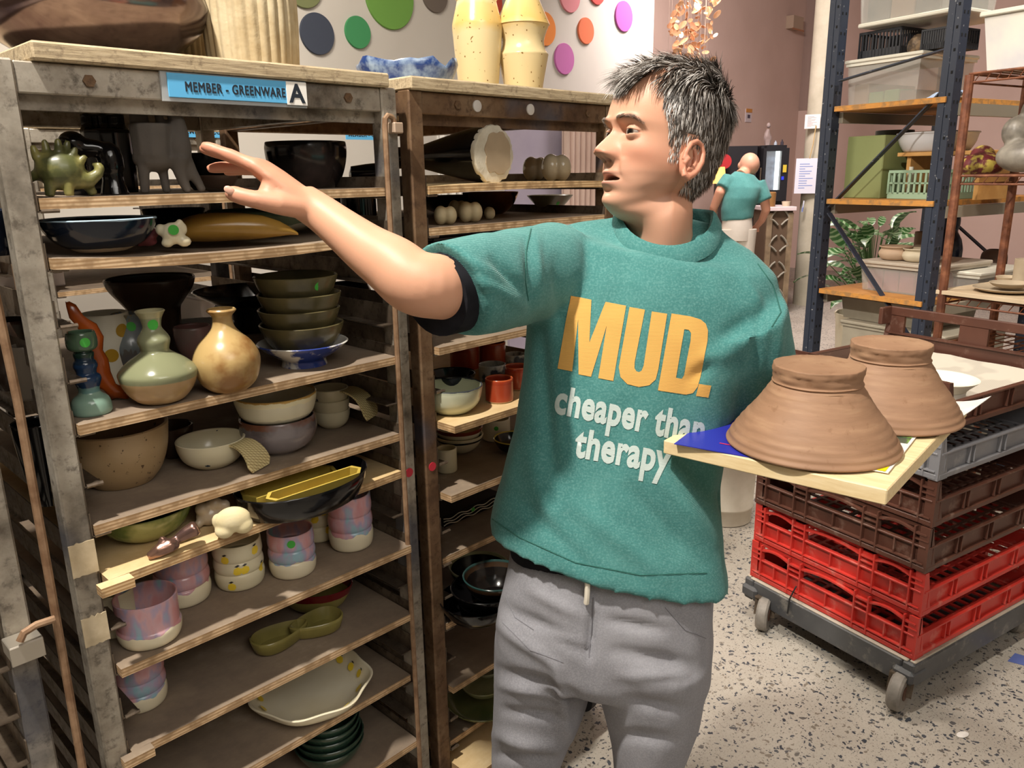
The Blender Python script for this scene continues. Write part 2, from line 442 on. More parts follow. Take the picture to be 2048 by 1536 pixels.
WALLD = rbox('wall_partition', UL, UWE, VW, VW + 0.14, 0, HT, M_WALL)
rbox('trim_1', UL, UWE, VW - 0.012, VW, 0, 0.09, plain('dark_skirting', '#6f675f', 0.6))
# raised discs on the partition
def dot(px, py, wpx, c, lab):
    u, z = on_face(px, py, VW); d = at_depth(px, py, 1)
    u1 = on_face(px + wpx / 2, py, VW)[0]; u0_ = on_face(px - wpx / 2, py, VW)[0]; r = (u1 - u0_) / 2
    m = MB(); n = 48
    prof = [(r, 0), (r, -0.012), (r * .985, -0.016)]
    rings = [[((u + rr * math.cos(2 * math.pi * j / n)), VW + h, z + rr * math.sin(2 * math.pi * j / n)) for j in range(n)] for rr, h in prof]
    m.loft(rings)
    o = m.build('dot', plain('dot_' + c[1:], c, 0.8, 0, bump=0.15, bscale=300), WALLD, smooth=30); o['label'] = lab + ' disc on the wall'
for a in [(633, 68, 67, '#39404f', 'dark navy'), (714, 65, 50, '#3d8a57', 'mid green'), (778, -5, 95, '#6a9a45', 'large bright green'), (604, -32, 78, '#70774f', 'olive'),
          (868, -10, 50, '#6b625a', 'grey brown'), (1127, 118, 38, '#b565a2', 'pink'), (1170, 62, 31, '#cf6b45', 'orange red'), (1246, 33, 34, '#a8509a', 'magenta'),
          (1138, -8, 40, '#c97f86', 'dusty pink'), (1088, 58, 42, '#dd8335', 'orange'), (985, 5, 34, '#cc4f3e', 'red'), (1192, -18, 32, '#b5443f', 'dark red')]: dot(*a)

# ================================================================== the baker's racks
RW, RD = 0.684, 0.79
RAILZ = [1.577 - 0.0835 * k for k in range(18)]
def sh(k): return RAILZ[k] + 0.019
def make_rack(name, label, u0, steel, rails=18, bolts=True, width=RW, timber=TIMBER, tx=(0, 0)):
    t = thing(name, label, 'rack', R(u0, 0, 0), RACKROT); w = width; P = 0.036
    for x in (P / 2, w - P / 2):
        for y in (P / 2, RD - P / 2):
            m = MB(); m.box((x, y, 0.93), (P, P, 1.70), ch=0.003); m.build('post', steel, t)
    for z, y in ((1.757, P / 2), (1.757, RD - P / 2), (0.12, P / 2), (0.12, RD - P / 2)):
        m = MB(); h = 0.042 if z > 1 else 0.04
        if z > 1 and y < .1: m.box((w / 2, y + .014, 1.727), (w - 2 * P, .012, .022))
        m.box((w / 2, y, z), (w - 2 * P, P * .8, h), ch=0.002); m.build('cross_beam', steel, t)
    for z in (1.757, 0.12):
        for x in (P / 2, w - P / 2):
            m = MB(); m.box((x, RD / 2, z), (P * .8, RD - 2 * P, 0.042), ch=0.002); m.build('side_beam', steel, t)
    xa, xb = tx[0], w + tx[1]; m = MB(); m.box(((xa + xb) / 2, RD / 2, 1.7915), (xb - xa, RD + 0.02, 0.025), ch=0.003); m.build('timber_top', timber, t)
    me = None
    for k in range(rails):
        for sgn in (0, 1):
            if me is None:
                m = MB(); y0, y1 = 0.002, RD - 0.002
                m.box((0.001, RD / 2, 0.020), (0.002, RD - 0.004, 0.04)); m.box((0.014, RD / 2, 0), (0.028, RD - 0.004, 0.002))
                m.tube([(0.004, y0, 0.001), (0.028, y0, 0.001)], 0.0035, 6)
                o = m.build('slide_rail', RAIL, t, smooth=30); me = o.data
            else:
                o = bpy.data.objects.new('slide_rail', me); COL.objects.link(o); o.parent = t
            o.location = (P if not sgn else w - P, 0 if not sgn else RD, RAILZ[k]); o.rotation_euler = (0, 0, 0 if not sgn else math.pi)
    if bolts:
        for x in (0.13, w - 0.11):
            m = MB(); m.lathe([(0.009, 0), (0.009, 0.004), (0.0, 0.004)], 6, axis=rotm('X', 90)); m.build('bolt', RUSTY, t, smooth=20, loc=(x, P * .1, 1.757))
    for x in (P, w - P):
        for y in (0.06, RD - 0.06):
            m = MB(); m.tube([(x - .012, y, 0.045), (x + .012, y, 0.045)], 0.045, 18); m.build('castor', plain('black_rubber', '#26262a', 0.6), t)
            m = MB(); m.box((x, y, 0.085), (0.036, 0.05, 0.012)); m.box((x - .017, y, 0.062), (0.003, 0.03, 0.05)); m.box((x + .017, y, 0.062), (0.003, 0.03, 0.05)); m.build('castor_fork', RAIL, t, smooth=None)
    return t
UA, UB = -0.048, 0.665
RA = make_rack('baker_rack', 'worn galvanised steel rack of slide rails under the blue greenware sign', UA, STEEL, tx=(.058, -.022))
RB = make_rack('baker_rack', 'rusty steel rack of slide rails standing right behind the man in green', UB, RUSTY, width=0.668)
UC = -0.115 - RW
RC = dup(RA, R(UC, 0, 0), None, 'steel rack of slide rails cut off at the far left edge')
def local(rack, u, v, z): return (u, v, z)
# plaster-coloured tape on the near left post, red stickers, hook rods
TAPE = plain('pale_tape_residue', '#cdbd9f', 0.8, 0, '#b5a485', 30, bump=0.4)
def on_post(px, py): u, z = on_face(px, py); return u, z
for (px, py, h, rag) in ((165, 1118, 0.055, 1), (193, 1258, 0.05, 2)):
    u, z = on_face(px, py); m = MB(); n = 10; pts = []
    for i in range(n): pts.append((0.019 * (2 * i / (n - 1) - 1), -h / 2 + 0.008 * noise.noise((i * .9, rag, 0)) * .4))
    for i in range(n): pts.append((0.019 * (1 - 2 * i / (n - 1)), h / 2 + 0.004 * noise.noise((i * .9, rag, 5))))
    m.prism(pts, 0.002, rotm('X', 90), (0.018, 0.0, z)); m.build('tape_patch', TAPE, RA, smooth=None)
def red_sticker(rack, x, z):
    m = MB(); m.lathe([(0.010, 0), (0.010, 0.0012), (0.0, 0.0012)], 20, axis=rotm('X', 90)); o = m.build('sticker', plain('red_sticker', '#c8263c', 0.5), rack, loc=(x, -0.0003, z)); o['label'] = 'round red sticker'
z_ = on_face(818, 945)[1]; red_sticker(RA, RW - 0.018, z_)
red_sticker(RB, 0.018, z_ - 0.005)
for px, nm in ((994, 0.186), (1116, 0.352)):
    m = MB(); m.lathe([(0.012, 0), (0.012, 0.003), (0.010, 0.004), (0.0, 0.004)], 20, axis=rotm('X', 90)); o = m.build('magnet', plain('pale_magnet', '#cfcac4', 0.4), RB, loc=(nm, 0.0036, 1.757)); o['label'] = 'round white magnet on the beam'
def hook_rod(rack, x, ztop, zbot, label):
    m = MB(); pts = [(x + 0.022, -0.012, ztop - 0.03), (x + 0.022, -0.012, ztop - 0.008), (x + 0.017, -0.012, ztop - 0.002), (x + 0.008, -0.012, ztop), (x + 0.002, -0.012, ztop - 0.006), (x, -0.012, ztop - 0.02)]
    pts += [(x, -0.012, ztop - 0.02 - (ztop - zbot) * i / 6) for i in range(1, 7)]
    m.tube(pts, 0.0055, 8); o = m.build('hook_rod', ROD, rack); o['label'] = label
    m = MB(); m.box((x + 0.027, -0.010, ztop - 0.022), (0.022, 0.022, 0.020), ch=0.002); m.build('rod_bracket', plain('pale_bracket', '#b7a08b', 0.5, 0.3), rack)
hook_rod(RA, RW - 0.041, on_face(775, 232)[1], 0.25, 'bent locking rod hooked on the right post')
ROD_T = thing('locking_rod', 'thin brown steel rod hanging slanted in front of the left rack rails', 'rod', R(0, 0, 0), RACKROT)
pts = [on_face(x, y, -0.035) for x, y in ((-20, 540), (35, 800), (92, 1120), (165, 1536), (210, 1800))]
m = MB(); m.tube([(u, -0.035, z) for u, z in pts], 0.0062, 10); m.build('shaft', ROD, ROD_T)
pts = [on_face(x, y, -0.05) for x, y in ((111, 1240), (75, 1252), (50, 1268), (42, 1285))]
m = MB(); m.tube([(u, -0.045, z) for u, z in pts], 0.0058, 8); m.build('side_hook', ROD, ROD_T)
u, z = on_face(48, 1282, -0.03)
BR = thing('rod_catch', 'small pale steel catch clipped on the far left post under the rod hook', 'bracket', R(u, 0, z), RACKROT)
m = MB(); m.box((0, -0.022, 0), (0.045, 0.040, 0.004), ch=0.001); m.box((0, -0.041, -0.014), (0.045, 0.003, 0.030), ch=0.001); m.box((-0.021, -0.022, -0.01), (0.003, 0.04, 0.02)); m.build('bent_plate', plain('bright_steel', '#b9b2a6', 0.35, 0.7), BR, smooth=None)

# sign on the front beam of the left rack
S = thing('shelf_sign', 'blue sign reading member greenware with a white letter A square', 'sign', R(0, 0, 0), RACKROT)
def quad_uz(pts, v): return [on_face(x, y, v) for x, y in pts]
q = quad_uz([(331, 139), (610, 171), (610, 209), (340, 194)], -0.004)
u0s, u1s = q[0][0], q[1][0]; z1s, z0s = (q[0][1] + q[1][1]) / 2, (q[2][1] + q[3][1]) / 2
m = MB(); m.box(((u0s + u1s) / 2, -0.005, (z0s + z1s) / 2), (u1s - u0s, 0.002, z1s - z0s), ch=0.0005); m.build('blue_card', BLUEPAPER, S, smooth=None)
m = MB(); m.box(((u0s + u1s) / 2 - .004, -0.0012, (z0s + z1s) / 2 - .002), (u1s - u0s + .010, 0.0048, z1s - z0s + .008)); t_ = NT('clear_acrylic'); t_.set(color='#cfd4d6', rough=0.15, alpha=0.5); m.build('clear_holder', t_.m, S, smooth=None)
ws = u1s - u0s; hs = z1s - z0s
uA = on_face(571, 180, -.004)[0]
m = MB(); m.box(((uA + u1s) / 2, -0.0068, (z0s + z1s) / 2 - .001), (u1s - uA, 0.0012, hs * 1.06)); m.build('letter_card', WHITEPAPER, S, smooth=None)
ut = on_face(368, 170, -.004)[0]
tx = text_obj('lettering', 'MEMBER - GREENWARE', 0.0205, BLACKINK, S, (ut, -0.0064, (z0s + z1s) / 2 - 0.008), (math.pi / 2, 0, 0), bold=0.0, fat=0.0006)
f_ = (uA - 0.002 - ut) / max(v.co.x for v in tx.data.vertices)
for v in tx.data.vertices: v.co.x *= f_
text_obj('lettering', 'A', 0.042, BLACKINK, S, ((uA + u1s) / 2, -0.0077, (z0s + z1s) / 2 - 0.015), (math.pi / 2, 0, 0), bold=0.0012, align='CENTER')

# ------------------------------------------------------------------ shelf boards
def board(label, u0, u1, z, mat=PLY_OLD, v0=0.0, v1=0.76, th=0.016, sag=0.0, skew=0.0, name='shelf_board', notch=0):
    m = MB(); n = 12; rings = []
    for i in range(n + 1):
        a = i / n; x = u0 + (u1 - u0) * a; dz = -sag * (1 - (2 * a - 1) ** 2); vf = v0 + skew * a
        rings.append([(x, vf, dz - th), (x, v1, dz - th), (x, v1, dz), (x, vf, dz)])
    m.loft(rings)
    if notch:
        m.box((u0 + 0.012 - .006, v0 - notch / 2, -th / 2), (0.05, notch, th))
    o = m.build(name, mat, None, smooth=20, loc=R(0, 0, z), rotz=RACKROT); tag(o, label, 'shelf'); return o
a0, a1 = UA + 0.04, UA + RW - 0.04
b0, b1 = UB + 0.04, UB + 0.668 - 0.04
KA = dict(group=None)
board('worn plywood board with the green spiky figure and grey cat planter', a0, a1, sh(0))
board('sagging plywood board with the navy bowl and yellow loaf-shaped vessel', a0, a1, sh(1), sag=0.012, v0=-.012)
board('worn plywood board with the round celadon vase and olive bowl stack', a0, a1, sh(4), v0=-0.008)
board('worn plywood board with the speckled beige bowl', a0, a1, sh(6), v0=-0.002)
board('pale plywood board jutting out with the black oval tray', a0, a1, sh(7), PLY_NEW, v0=-0.030, skew=0.028, notch=0.022)
board('dusty plywood board with the row of pink and lemon tumblers', a0, a1, sh(9), v0=-0.018, skew=-.004)
board('dusty plywood board with the olive heart-shaped dishes', a0, a1, sh(11), v0=-0.004, notch=0.018, skew=-.01)
board('lower plywood board with the wavy lemon bowl', a0, a1, sh(13), v0=0.006)
board('lowest plywood board in the left rack with the dark green bowl stack', a0, a1, sh(15), v0=-0.01)
board('bowed pale plywood board under the dark bottle with the torn white base', b0, b1, sh(0), PLY_NEW, sag=-0.004, v0=-.004)
board('plywood board with the small cream bulbs and gold bowl', b0, b1, sh(1))
board('plywood board with stacked dark trays in the right rack', b0, b1, sh(2), v0=0.02)
board('plywood board over the red mugs in the right rack', b0, b1, sh(4), v0=-0.014)
board('pale plywood board under the red mugs', b0, b1, sh(6), PLY_NEW, v0=-0.055)
board('plywood board with the cream pots in the right rack', b0, b1, sh(8), v0=-0.035)
board('plywood board under the black tray with white waves', b0, b1, sh(10), v0=0.006)
board('plywood board with the nested black bowls', b0, b1, sh(12))
board('plywood board over the green plates', b0, b1, sh(14), v0=-0.015)
board('plywood board with the green plates', b0, b1, sh(16), v0=0.01)
board('pale thick board jutting from the bottom of the right rack', b0, b1, 0.205, PLY_NEW, v0=-0.075, th=0.022)
# glazes
G_BRONZE = plain('dark_bronze_glaze', '#5d4a4b', 0.16, 0.8, '#8d7c78', 7, 0.4, 0.7)
G_FLUTE = plain('dry_cream_clay', '#b8a98a', 0.8, 0, '#a08d6a', 14, 0.4, 0.65, bump=0.5, bscale=90)
G_BLACK = plain('black_gloss_glaze', '#0d0c0d', 0.14, 0)
G_BLACKBLUE = plain('blue_black_glaze', '#0c1018', 0.12, 0, '#1a2130', 8)
G_CREAM = plain('cream_gloss_glaze', '#e3dcc0', 0.25, 0, '#d9cfae', 8)
G_CELADON = dipped('celadon_dipped', [(0, '#a88a62'), (.275, '#7d8062'), (.6, '#85886a'), (.93, '#a09a78')], 0.004, rough=0.16)
G_SPOTCREAM = dipped('straw_glaze', [(0, '#b39764'), (1, '#b9a06c')], 0.02, rough=0.28, mott=('#8a6236', 14))
G_OLIVE = plain('olive_glaze', '#6b6140', 0.22, 0, '#4c4630', 9, 0.38, 0.66)
G_DKBROWN = plain('dark_brown_glaze', '#4a372b', 0.25, 0, '#32251d', 5)
G_SPECK = speckle('speckled_stoneware', '#b59b76', '#5f4a34', 120, .66, .7, 0.35, '#a78c66')
G_ORANGE = plain('amber_glaze', '#a9501b', 0.2, 0, '#7c3512', 12)
G_GREENBLUE = dipped('green_blue_glaze', [(0, '#7f9c8d'), (.27, '#5e8280'), (.34, '#1d3350'), (.62, '#1b2c3d'), (.70, '#1b3028'), (.78, '#4a604c')], .03, rough=.12)
G_WHITEDOT = plain('white_glaze', '#e6e1cf', 0.22, 0, '#ddd5bd', 6)
G_GREYSTREAK = dipped('grey_streak_glaze', [(0, '#6d675f'), (.5, '#7d8484'), (1, '#8a8069')], .25, 9, .2, mott=('#4f5560', 6))
G_GREYCLAY = plain('raw_grey_clay', '#57514b', 0.85, 0, '#4b4641', 9, bump=.3)
G_GREENDINO = plain('mossy_green_glaze', '#4b4e2d', 0.35, 0, '#86804a', 22, .42, .62)
G_YELLOWBROWN = plain('mustard_glaze', '#a8813a', 0.25, 0, '#8b6a2e', 9, .35, .65)
G_PURPLEBROWN = dipped('plum_brown_glaze', [(0, '#6b4132'), (.12, '#6d5f5e'), (.7, '#5e5556'), (.85, '#6d4634')], .10, 8, .15, mott=('#8d8587', 9))
G_WHITERIM = dipped('white_run_glaze', [(0, '#c9c2ab'), (.35, '#dfd8bd'), (.8, '#e9dfb9'), (.95, '#c9a25a')], .08, 9, .2)
G_DKGREEN = plain('dark_green_glaze', '#22352a', 0.15, 0, '#31473a', 10)
G_GREEN = plain('leaf_green_glaze', '#5d7038', 0.2, 0, '#a0a066', 10, .5, .62)
G_RED = dipped('iron_red_glaze', [(0, '#b3926c'), (.08, '#9c3f25'), (.8, '#96371f'), (.96, '#b8562f')], .02, rough=.2)
G_NAVYWHITE = plain('pale_celadon_outside', '#c7cbb2', 0.22, 0, '#b3b89b', 8)
G_YELLOW = plain('butter_yellow_glaze', '#c6ae52', 0.25, 0, '#b39a44', 9)
G_BLUEWHITE = plain('blue_brushed_white', '#d9d7cf', 0.2, 0, '#2d3f86', 16, .50, .56)
def mk_pastel(name, seed):
    t = NT(name); sx = t.n('ShaderNodeSeparateXYZ'); g = t.coord('Generated'); t.l(g, sx.inputs[0])
    mp = t.n('ShaderNodeMapping'); t.l(t.coord('Object'), mp.inputs[0]); mp.inputs['Location'].default_value = (seed, seed * .7, 0); mp.inputs['Scale'].default_value = (1, 1, .45)
    n1 = t.noise(26, 3, .5, mp.outputs[0]); n2 = t.noise(16, 3, .5, mp.outputs[0])
    col = t.ramp(n1, [(.38, '#c98f92'), (.48, '#c9a0a6'), (.55, '#a99bb5'), (.62, '#8fb0bd'), (.75, '#8aa9bb')])
    z = t.math('ADD', sx.outputs[2], t.math('MULTIPLY', t.math('SUBTRACT', n2, .5), .45))
    col = t.mix(t.math('GREATER_THAN', z, .36), '#e2d8bb', col)
    t.set(color=col, rough=.2); return t.m
G_PASTEL = [mk_pastel('pastel_run_glaze_%s' % w, s) for w, s in (('rose', 1.1), ('lilac', 4.3), ('sky', 7.7))]

# ---- on top of the racks
ZT = 1.8045
o, P, C, H = pot('bronze_bowl', 'big dark metallic bowl cut off at the top left corner', 'bowl', G_BRONZE, 190, 92, -60, 440, ZT, [(.30, 0), (.36, .02), (.66, .16), (.92, .40), (1, .58), (.99, .7), (.92, 1)], v=0.24, t=.006)
def flutes(n, d): return lambda a, r, h: r * (1 + d * (abs(math.sin(a * n / 2)) - .6) + .006 * math.sin(7 * a + h * 60))
pot('fluted_vase', 'tall cream vase with deep carved vertical ridges', 'vase', G_FLUTE, 508, 118, -160, 178, ZT, [(.92, 0), (.96, .03), (1, .3), (1, .6), (.95, 1)], v=0.14, mod=flutes(28, .06), seg=170, smoothp=2)
pot('fluted_vase', 'narrower ridged cream vase half hidden behind the dark metallic bowl', 'vase', G_FLUTE, 352, 108, -150, 150, ZT, [(.92, 0), (1, .05), (1, .5), (.95, 1)], v=0.34, mod=flutes(38, .045), seg=176, smoothp=2)
t_ = NT('honey_speckled_glaze')
sx_ = t_.n('ShaderNodeSeparateXYZ'); t_.l(t_.coord('Generated'), sx_.inputs[0])
z_n = t_.math('ADD', sx_.outputs[2], t_.math('MULTIPLY', t_.math('SUBTRACT', t_.noise(14, 3), .5), .16))
c_ = t_.ramp(z_n, [(.0, '#d3bd8c'), (.06, '#cfba8a'), (.50, '#d3c093'), (.57, '#d6b46c'), (.70, '#dabd7c'), (.74, '#e2cf9c'), (1, '#e4d2a0')])
t_.set(color=t_.mix(t_.ramp(t_.noise(95, 1), [(.71, 0.0), (.74, 1.0)]), c_, '#7d5a2e'), rough=.25); G_HONEY = t_.m
VA = [(.80, 0), (.78, .01), (.80, .05), (.92, .33), (.985, .50), (1, .56), (.97, .60), (.80, .74), (.80, .76), (.86, .78), (.78, .82), (.62, .92), (.60, 1)]
pot('honey_vase', 'cream speckled vase with honey shoulder, left of the pair on the right rack', 'vase', G_HONEY, 957, 160, -62, 98, ZT, VA, v=.26, smoothp=3)
VB_ = [(.72, 0), (.71, .02), (.78, .12), (.92, .27), (.96, .315), (.965, .33), (.86, .36), (.80, .43), (.90, .50), (1, .545), (1, .56), (.66, .72), (.60, .76), (.72, .86), (.78, 1)]
pot('honey_vase', 'cream speckled vase with angular waist, right of the pair on the right rack', 'vase', G_HONEY, 1047, 168, -75, 103, ZT, VB_, v=.20, smoothp=2)
m = MB(); C, s = seat(815, 148, ZT, 0, .22); n = 40; rings = []; DH = (up_to(C, 815, 126) - ZT) / .034
for k, (rr, hh) in enumerate([(.8, 0), (.97, .012), (1, .018), (.97, .022), (.6, .012), (.02, .010)]):
    rings.append([(0.115 * rr * math.cos(2 * math.pi * j / n), .09 * rr * math.sin(2 * math.pi * j / n), DH * hh * (1 + (.9 if k else 0) * noise.noise((math.cos(2 * math.pi * j / n) * 2.2, math.sin(2 * math.pi * j / n) * 2.2, 3))) + (0.012 * DH if k in (1, 2, 3) else 0)) for j in range(n)])
m.loft(rings); tag(m.build('crumpled_dish', plain('cobalt_streak_glaze', '#243d74', .2, 0, '#8ea2b8', 30, .42, .66), smooth=60, loc=C), 'crumpled cobalt blue dish lying behind the vases', 'dish')

# ---- level 0 of the left rack (dark figures)
Z0, Z1, Z3, Z4, Z5, Z6, Z7, Z8, Z9 = sh(0), sh(1), sh(4), sh(6), sh(7), sh(9), sh(11), sh(13), sh(15)
M3 = lambda: Matrix.Identity(3)
def frame_at(px, yb, z, v):
    """position on a level and metres per pixel there; x right, z up in the returned local frame facing the camera"""
    C, s = seat(px, yb, z, 0, v); a = facing(C) + math.pi / 2; return C, s, a
def figure(name, label, cat, mat, px, yb, z, v, parts, voxel=.003, smooth=3, extra=None):
    """parts: ('b', x, y, depth, rx, ry, rz) balls / ('t', [(x,y,d)..], [r..]) tubes in pixels about the foot point (y up)"""
    C, s, a = frame_at(px, yb, z, v); m = MB()
    for p in parts:
        if p[0] == 'b': m.ball((p[1] * s, p[3] * s, p[2] * s), (p[4] * s, p[6] * s, p[5] * s), 16, 10)
        else: m.tube([(x * s, d * s, y * s) for x, y, d in p[1]], [r * s for r in p[2]], 10)
    o = m.build(name, mat, None, smooth=60, loc=C, rotz=a); fuse(o, voxel, smooth); tag(o, label, cat); return o
def leafs(): 
    out = []
    for x, y, a, l in ((-48, 88, 100, 22), (-28, 98, 95, 24), (-6, 100, 88, 24), (8, 96, 75, 26), (18, 84, 62, 24), (30, 70, 50, 24), (26, 56, 55, 22), (-38, 76, 110, 18)):
        c, s_ = math.cos(math.radians(a)), math.sin(math.radians(a))
        out.append(('t', [(x - c * 10, y - s_ * 14, 6 * ((x % 3) - 1)), (x, y, 8 * ((x % 3) - 1)), (x + c * l * .6, y + s_ * l * .5, 8 * ((x % 3) - 1))], [9, 8, 5]))
    return out
figure('spiky_dinosaur', 'mossy green glazed spiky dinosaur figure with upturned tail', 'figurine', G_GREENDINO, 140, 396, Z0, .035,
       [('b', -8, 50, 0, 44, 38, 34), ('b', -28, 56, 0, 26, 30, 26), ('t', [(15, 36, 0), (40, 32, 0), (58, 45, 0), (64, 58, 0)], [24, 16, 10, 8]), ('b', 60, 56, 0, 9, 11, 8), ('b', 52, 62, 4, 6, 5, 5),
        ('t', [(-30, 30, -12), (-34, 2, -14)], [12, 9]), ('t', [(0, 26, -18), (0, 2, -20)], [11, 9]), ('t', [(34, 24, 10), (44, 2, 10)], [11, 9]), ('t', [(-45, 45, 5), (-60, 40, 5), (-66, 32, 5)], [14, 9, 7])] + leafs(), .0028, 2)
figure('black_bird_figure', 'black glossy figure with a long beak behind the green dinosaur', 'figurine', G_BLACK, 232, 398, Z0, .10,
       [('b', 0, 62, 0, 24, 40, 24), ('t', [(0, 0, 0), (0, 6, 0), (0, 30, 0), (0, 80, 0)], [28, 26, 20, 22]), ('b', -62, 98, 0, 26, 24, 24), ('t', [(-70, 92, 0), (-30, 90, 0), (6, 84, 0), (16, 78, 0)], [20, 18, 14, 10]), ('t', [(-62, 0, 6), (-60, 50, 6), (-60, 96, 6)], [16, 18, 22])], .003, 3)
def castle():
    p = []
    for x in (-32, -4, 24): p.append(('t', [(x, 116, 0), (x, 150, 0)], [11, 11]))
    return [('b', 0, 60, 0, 48, 62, 40), ('t', [(0, 0, 0), (0, 120, 0)], [44, 48])] + p
figure('black_crown_jar', 'black jar with a notched crown rim behind the cat planter', 'jar', G_BLACK, 232, 396, Z0, .34, castle(), .004, 1)
figure('cat_planter', 'raw grey clay cat planter standing on legs with a raised tail', 'planter', G_GREYCLAY, 322, 393, Z0, .06,
       [('t', [(-6, 62, 0), (-4, 72, 0), (-2, 130, 0), (-2, 133, 0)], [30, 38, 42, 40]), ('b', -4, 68, 0, 40, 26, 34), ('t', [(-24, 60, -12), (-26, 30, -12), (-28, 2, -12)], [12, 10, 9]), ('t', [(8, 60, 8), (10, 30, 8), (12, 2, 8)], [12, 9, 8]),
        ('t', [(42, 70, -8), (40, 45, -8), (45, 22, -8), (52, 2, -8)], [22, 14, 11, 8]), ('t', [(50, 60, 4), (62, 40, 4), (74, 18, 4), (80, 3, 4)], [20, 13, 9, 8]),
        ('b', 44, 88, -2, 24, 40, 24), ('t', [(48, 110, 0), (46, 140, 0), (38, 160, 0), (22, 166, 0), (14, 150, 0), (16, 128, 0)], [19, 15, 12, 10, 9, 8]),
        ('b', -22, 142, 0, 18, 20, 16), ('t', [(-30, 150, 0), (-33, 168, 0)], [8, 3]), ('t', [(-14, 150, 0), (-12, 168, 0)], [8, 3])], .003, 2)
pot('black_bowl', 'black glossy bowl behind the pointing fingertips', 'bowl', G_BLACK, 410, 372, 308, 100, Z0, BOWL, v=.36)
pot('shallow_dish', 'small dark brown dish under the hand', 'dish', G_DKBROWN, 437, 385, 352, 82, Z0, WIDE, v=.10)
pot('mottled_bowl', 'large black bowl with a rust brown mottle behind the wrist', 'bowl', plain('black_rust_glaze', '#131113', .16, 0, '#473a36', 7, .5, .75), 618, 376, 285, 158, Z0, [(.62, 0), (.68, .03), (.85, .25), (.97, .6), (1, .85), (.98, 1)], v=.20)
C, s, a = frame_at(735, 372, Z0, .30); m = MB(); m.tube([(-35 * s, 0, 21 * s), (-30 * s, 0, 21 * s), (0, 0, 22 * s), (34 * s, 0, 23 * s), (36 * s, 0, 23 * s)], [4 * s, 17 * s, 20 * s, 22 * s, 20 * s], 20)
tag(m.build('lying_black_cup', G_BLACK, loc=C, rotz=a), 'black glossy cup lying on its side by the right post', 'cup')
# ---- level 1
o, P, C, H = pot('navy_bowl', 'wide navy bowl with a pale blue rim on the sagging board', 'bowl', dipped('navy_cream_glaze', [(0, '#c9b79a'), (.12, '#141c29'), (.9, '#111926'), (.955, '#9db4c4')], .05, 4, .13), 205, 506, 437, 212, Z1, [(.42, 0), (.48, .04), (.75, .28), (.93, .66), (1, 1)], v=.06, mod=lambda a, r, h: r * (1 + .03 * math.sin(3 * a + 1)))
pot('black_bowl', 'black bowl at the left edge beyond the near steel post', 'bowl', G_BLACKBLUE, -5, 486, 420, 120, Z1, BOWL, v=.12)
C, s, a = frame_at(478, 505, Z1, .06); m = MB(); n = 20; rings = []
for i in range(15):
    t = i / 14; x = (-118 + 236 * t) * s; LP_ = [(0, .25), (.06, .7), (.18, .95), (.35, 1), (.55, .95), (.72, .8), (.86, .52), (.95, .25), (1.01, .06)]
    r = rad_at([(q, p) for p, q in LP_], t) * 30 * s; z = 27 * s
    rings.append([(x, r * 1.25 * math.cos(2 * math.pi * j / n), max(.0005, z * (r / (29 * s)) ** .5 + r * .95 * math.sin(2 * math.pi * j / n) + .0)) for j in range(n)])
m.loft(rings); tag(m.build('loaf_vessel', G_YELLOWBROWN, loc=C, rotz=a, smooth=60), 'mustard yellow loaf-shaped vessel lying along the sagging board', 'vessel')
figure('white_figurine', 'small cream animal figurine with a green sticker beside the mustard vessel', 'figurine', G_CREAM, 353, 508, Z1, .03,
       [('b', -2, 26, 0, 22, 22, 18), ('b', -24, 34, 2, 10, 12, 9), ('t', [(8, 40, 0), (16, 52, 0)], [9, 5]), ('b', 17, 10, -6, 14, 11, 10), ('b', -14, 8, -4, 12, 9, 10), ('b', 16, 34, 4, 10, 14, 9)], .0025, 2)
C, s, a = frame_at(353, 508, Z1, .03); m = MB(); m.lathe([(10 * s, 0), (10 * s, .001), (0.0003, .001)], 18, axis=rotm('X', 90))
o = m.build('sticker', DOTGREEN, [x for x in bpy.data.objects if x.name == 'white_figurine'][0], loc=(0, -21 * s, 34 * s)); o['label'] = 'round green price sticker'
figure('pink_flower', 'pink twisted clay piece between the navy bowl and cream figurine', 'ornament', plain('dusty_rose_glaze', '#9a5356', .4, 0, '#6b3136', 20), 298, 500, Z1, .07, [('t', [(-20, 6, 0), (0, 14, 0), (22, 30, 0)], [7, 10, 6]), ('t', [(-8, 4, 6), (8, 20, -4), (18, 34, 4)], [6, 8, 5]), ('b', 2, 10, 4, 16, 10, 10)], .0025, 1)
def shell(a, r, h): return r * (1 + .06 * math.sin(5 * a) + .03 * math.sin(11 * a))
pot('shell_bowl', 'large wavy bowl white below and green above with a black inside', 'bowl', dipped('white_green_black', [(0, '#ddd5c1'), (.42, '#7d8b72'), (.86, '#5f7360')], .22, 5, .18), 545, 478, 420, 250, Z1, [(.35, 0), (.45, .03), (.75, .3), (.94, .7), (1, 1)], v=.22, mod=shell)
pot('black_dish', 'flat black dish at the back of the sagging board', 'dish', G_BLACK, 350, 448, 418, 120, Z1, WIDE, v=.45)
pot('black_jar', 'black jar behind the forearm next to the right post', 'jar', G_BLACK, 720, 455, 388, 70, Z1, CYL, v=.34)
pot('brown_jug', 'dark brown jug at the back beside the right post', 'jug', G_DKBROWN, 672, 452, 390, 60, Z1, [(.7, 0), (.95, .2), (1, .5), (.8, .85), (.85, 1)], v=.46)
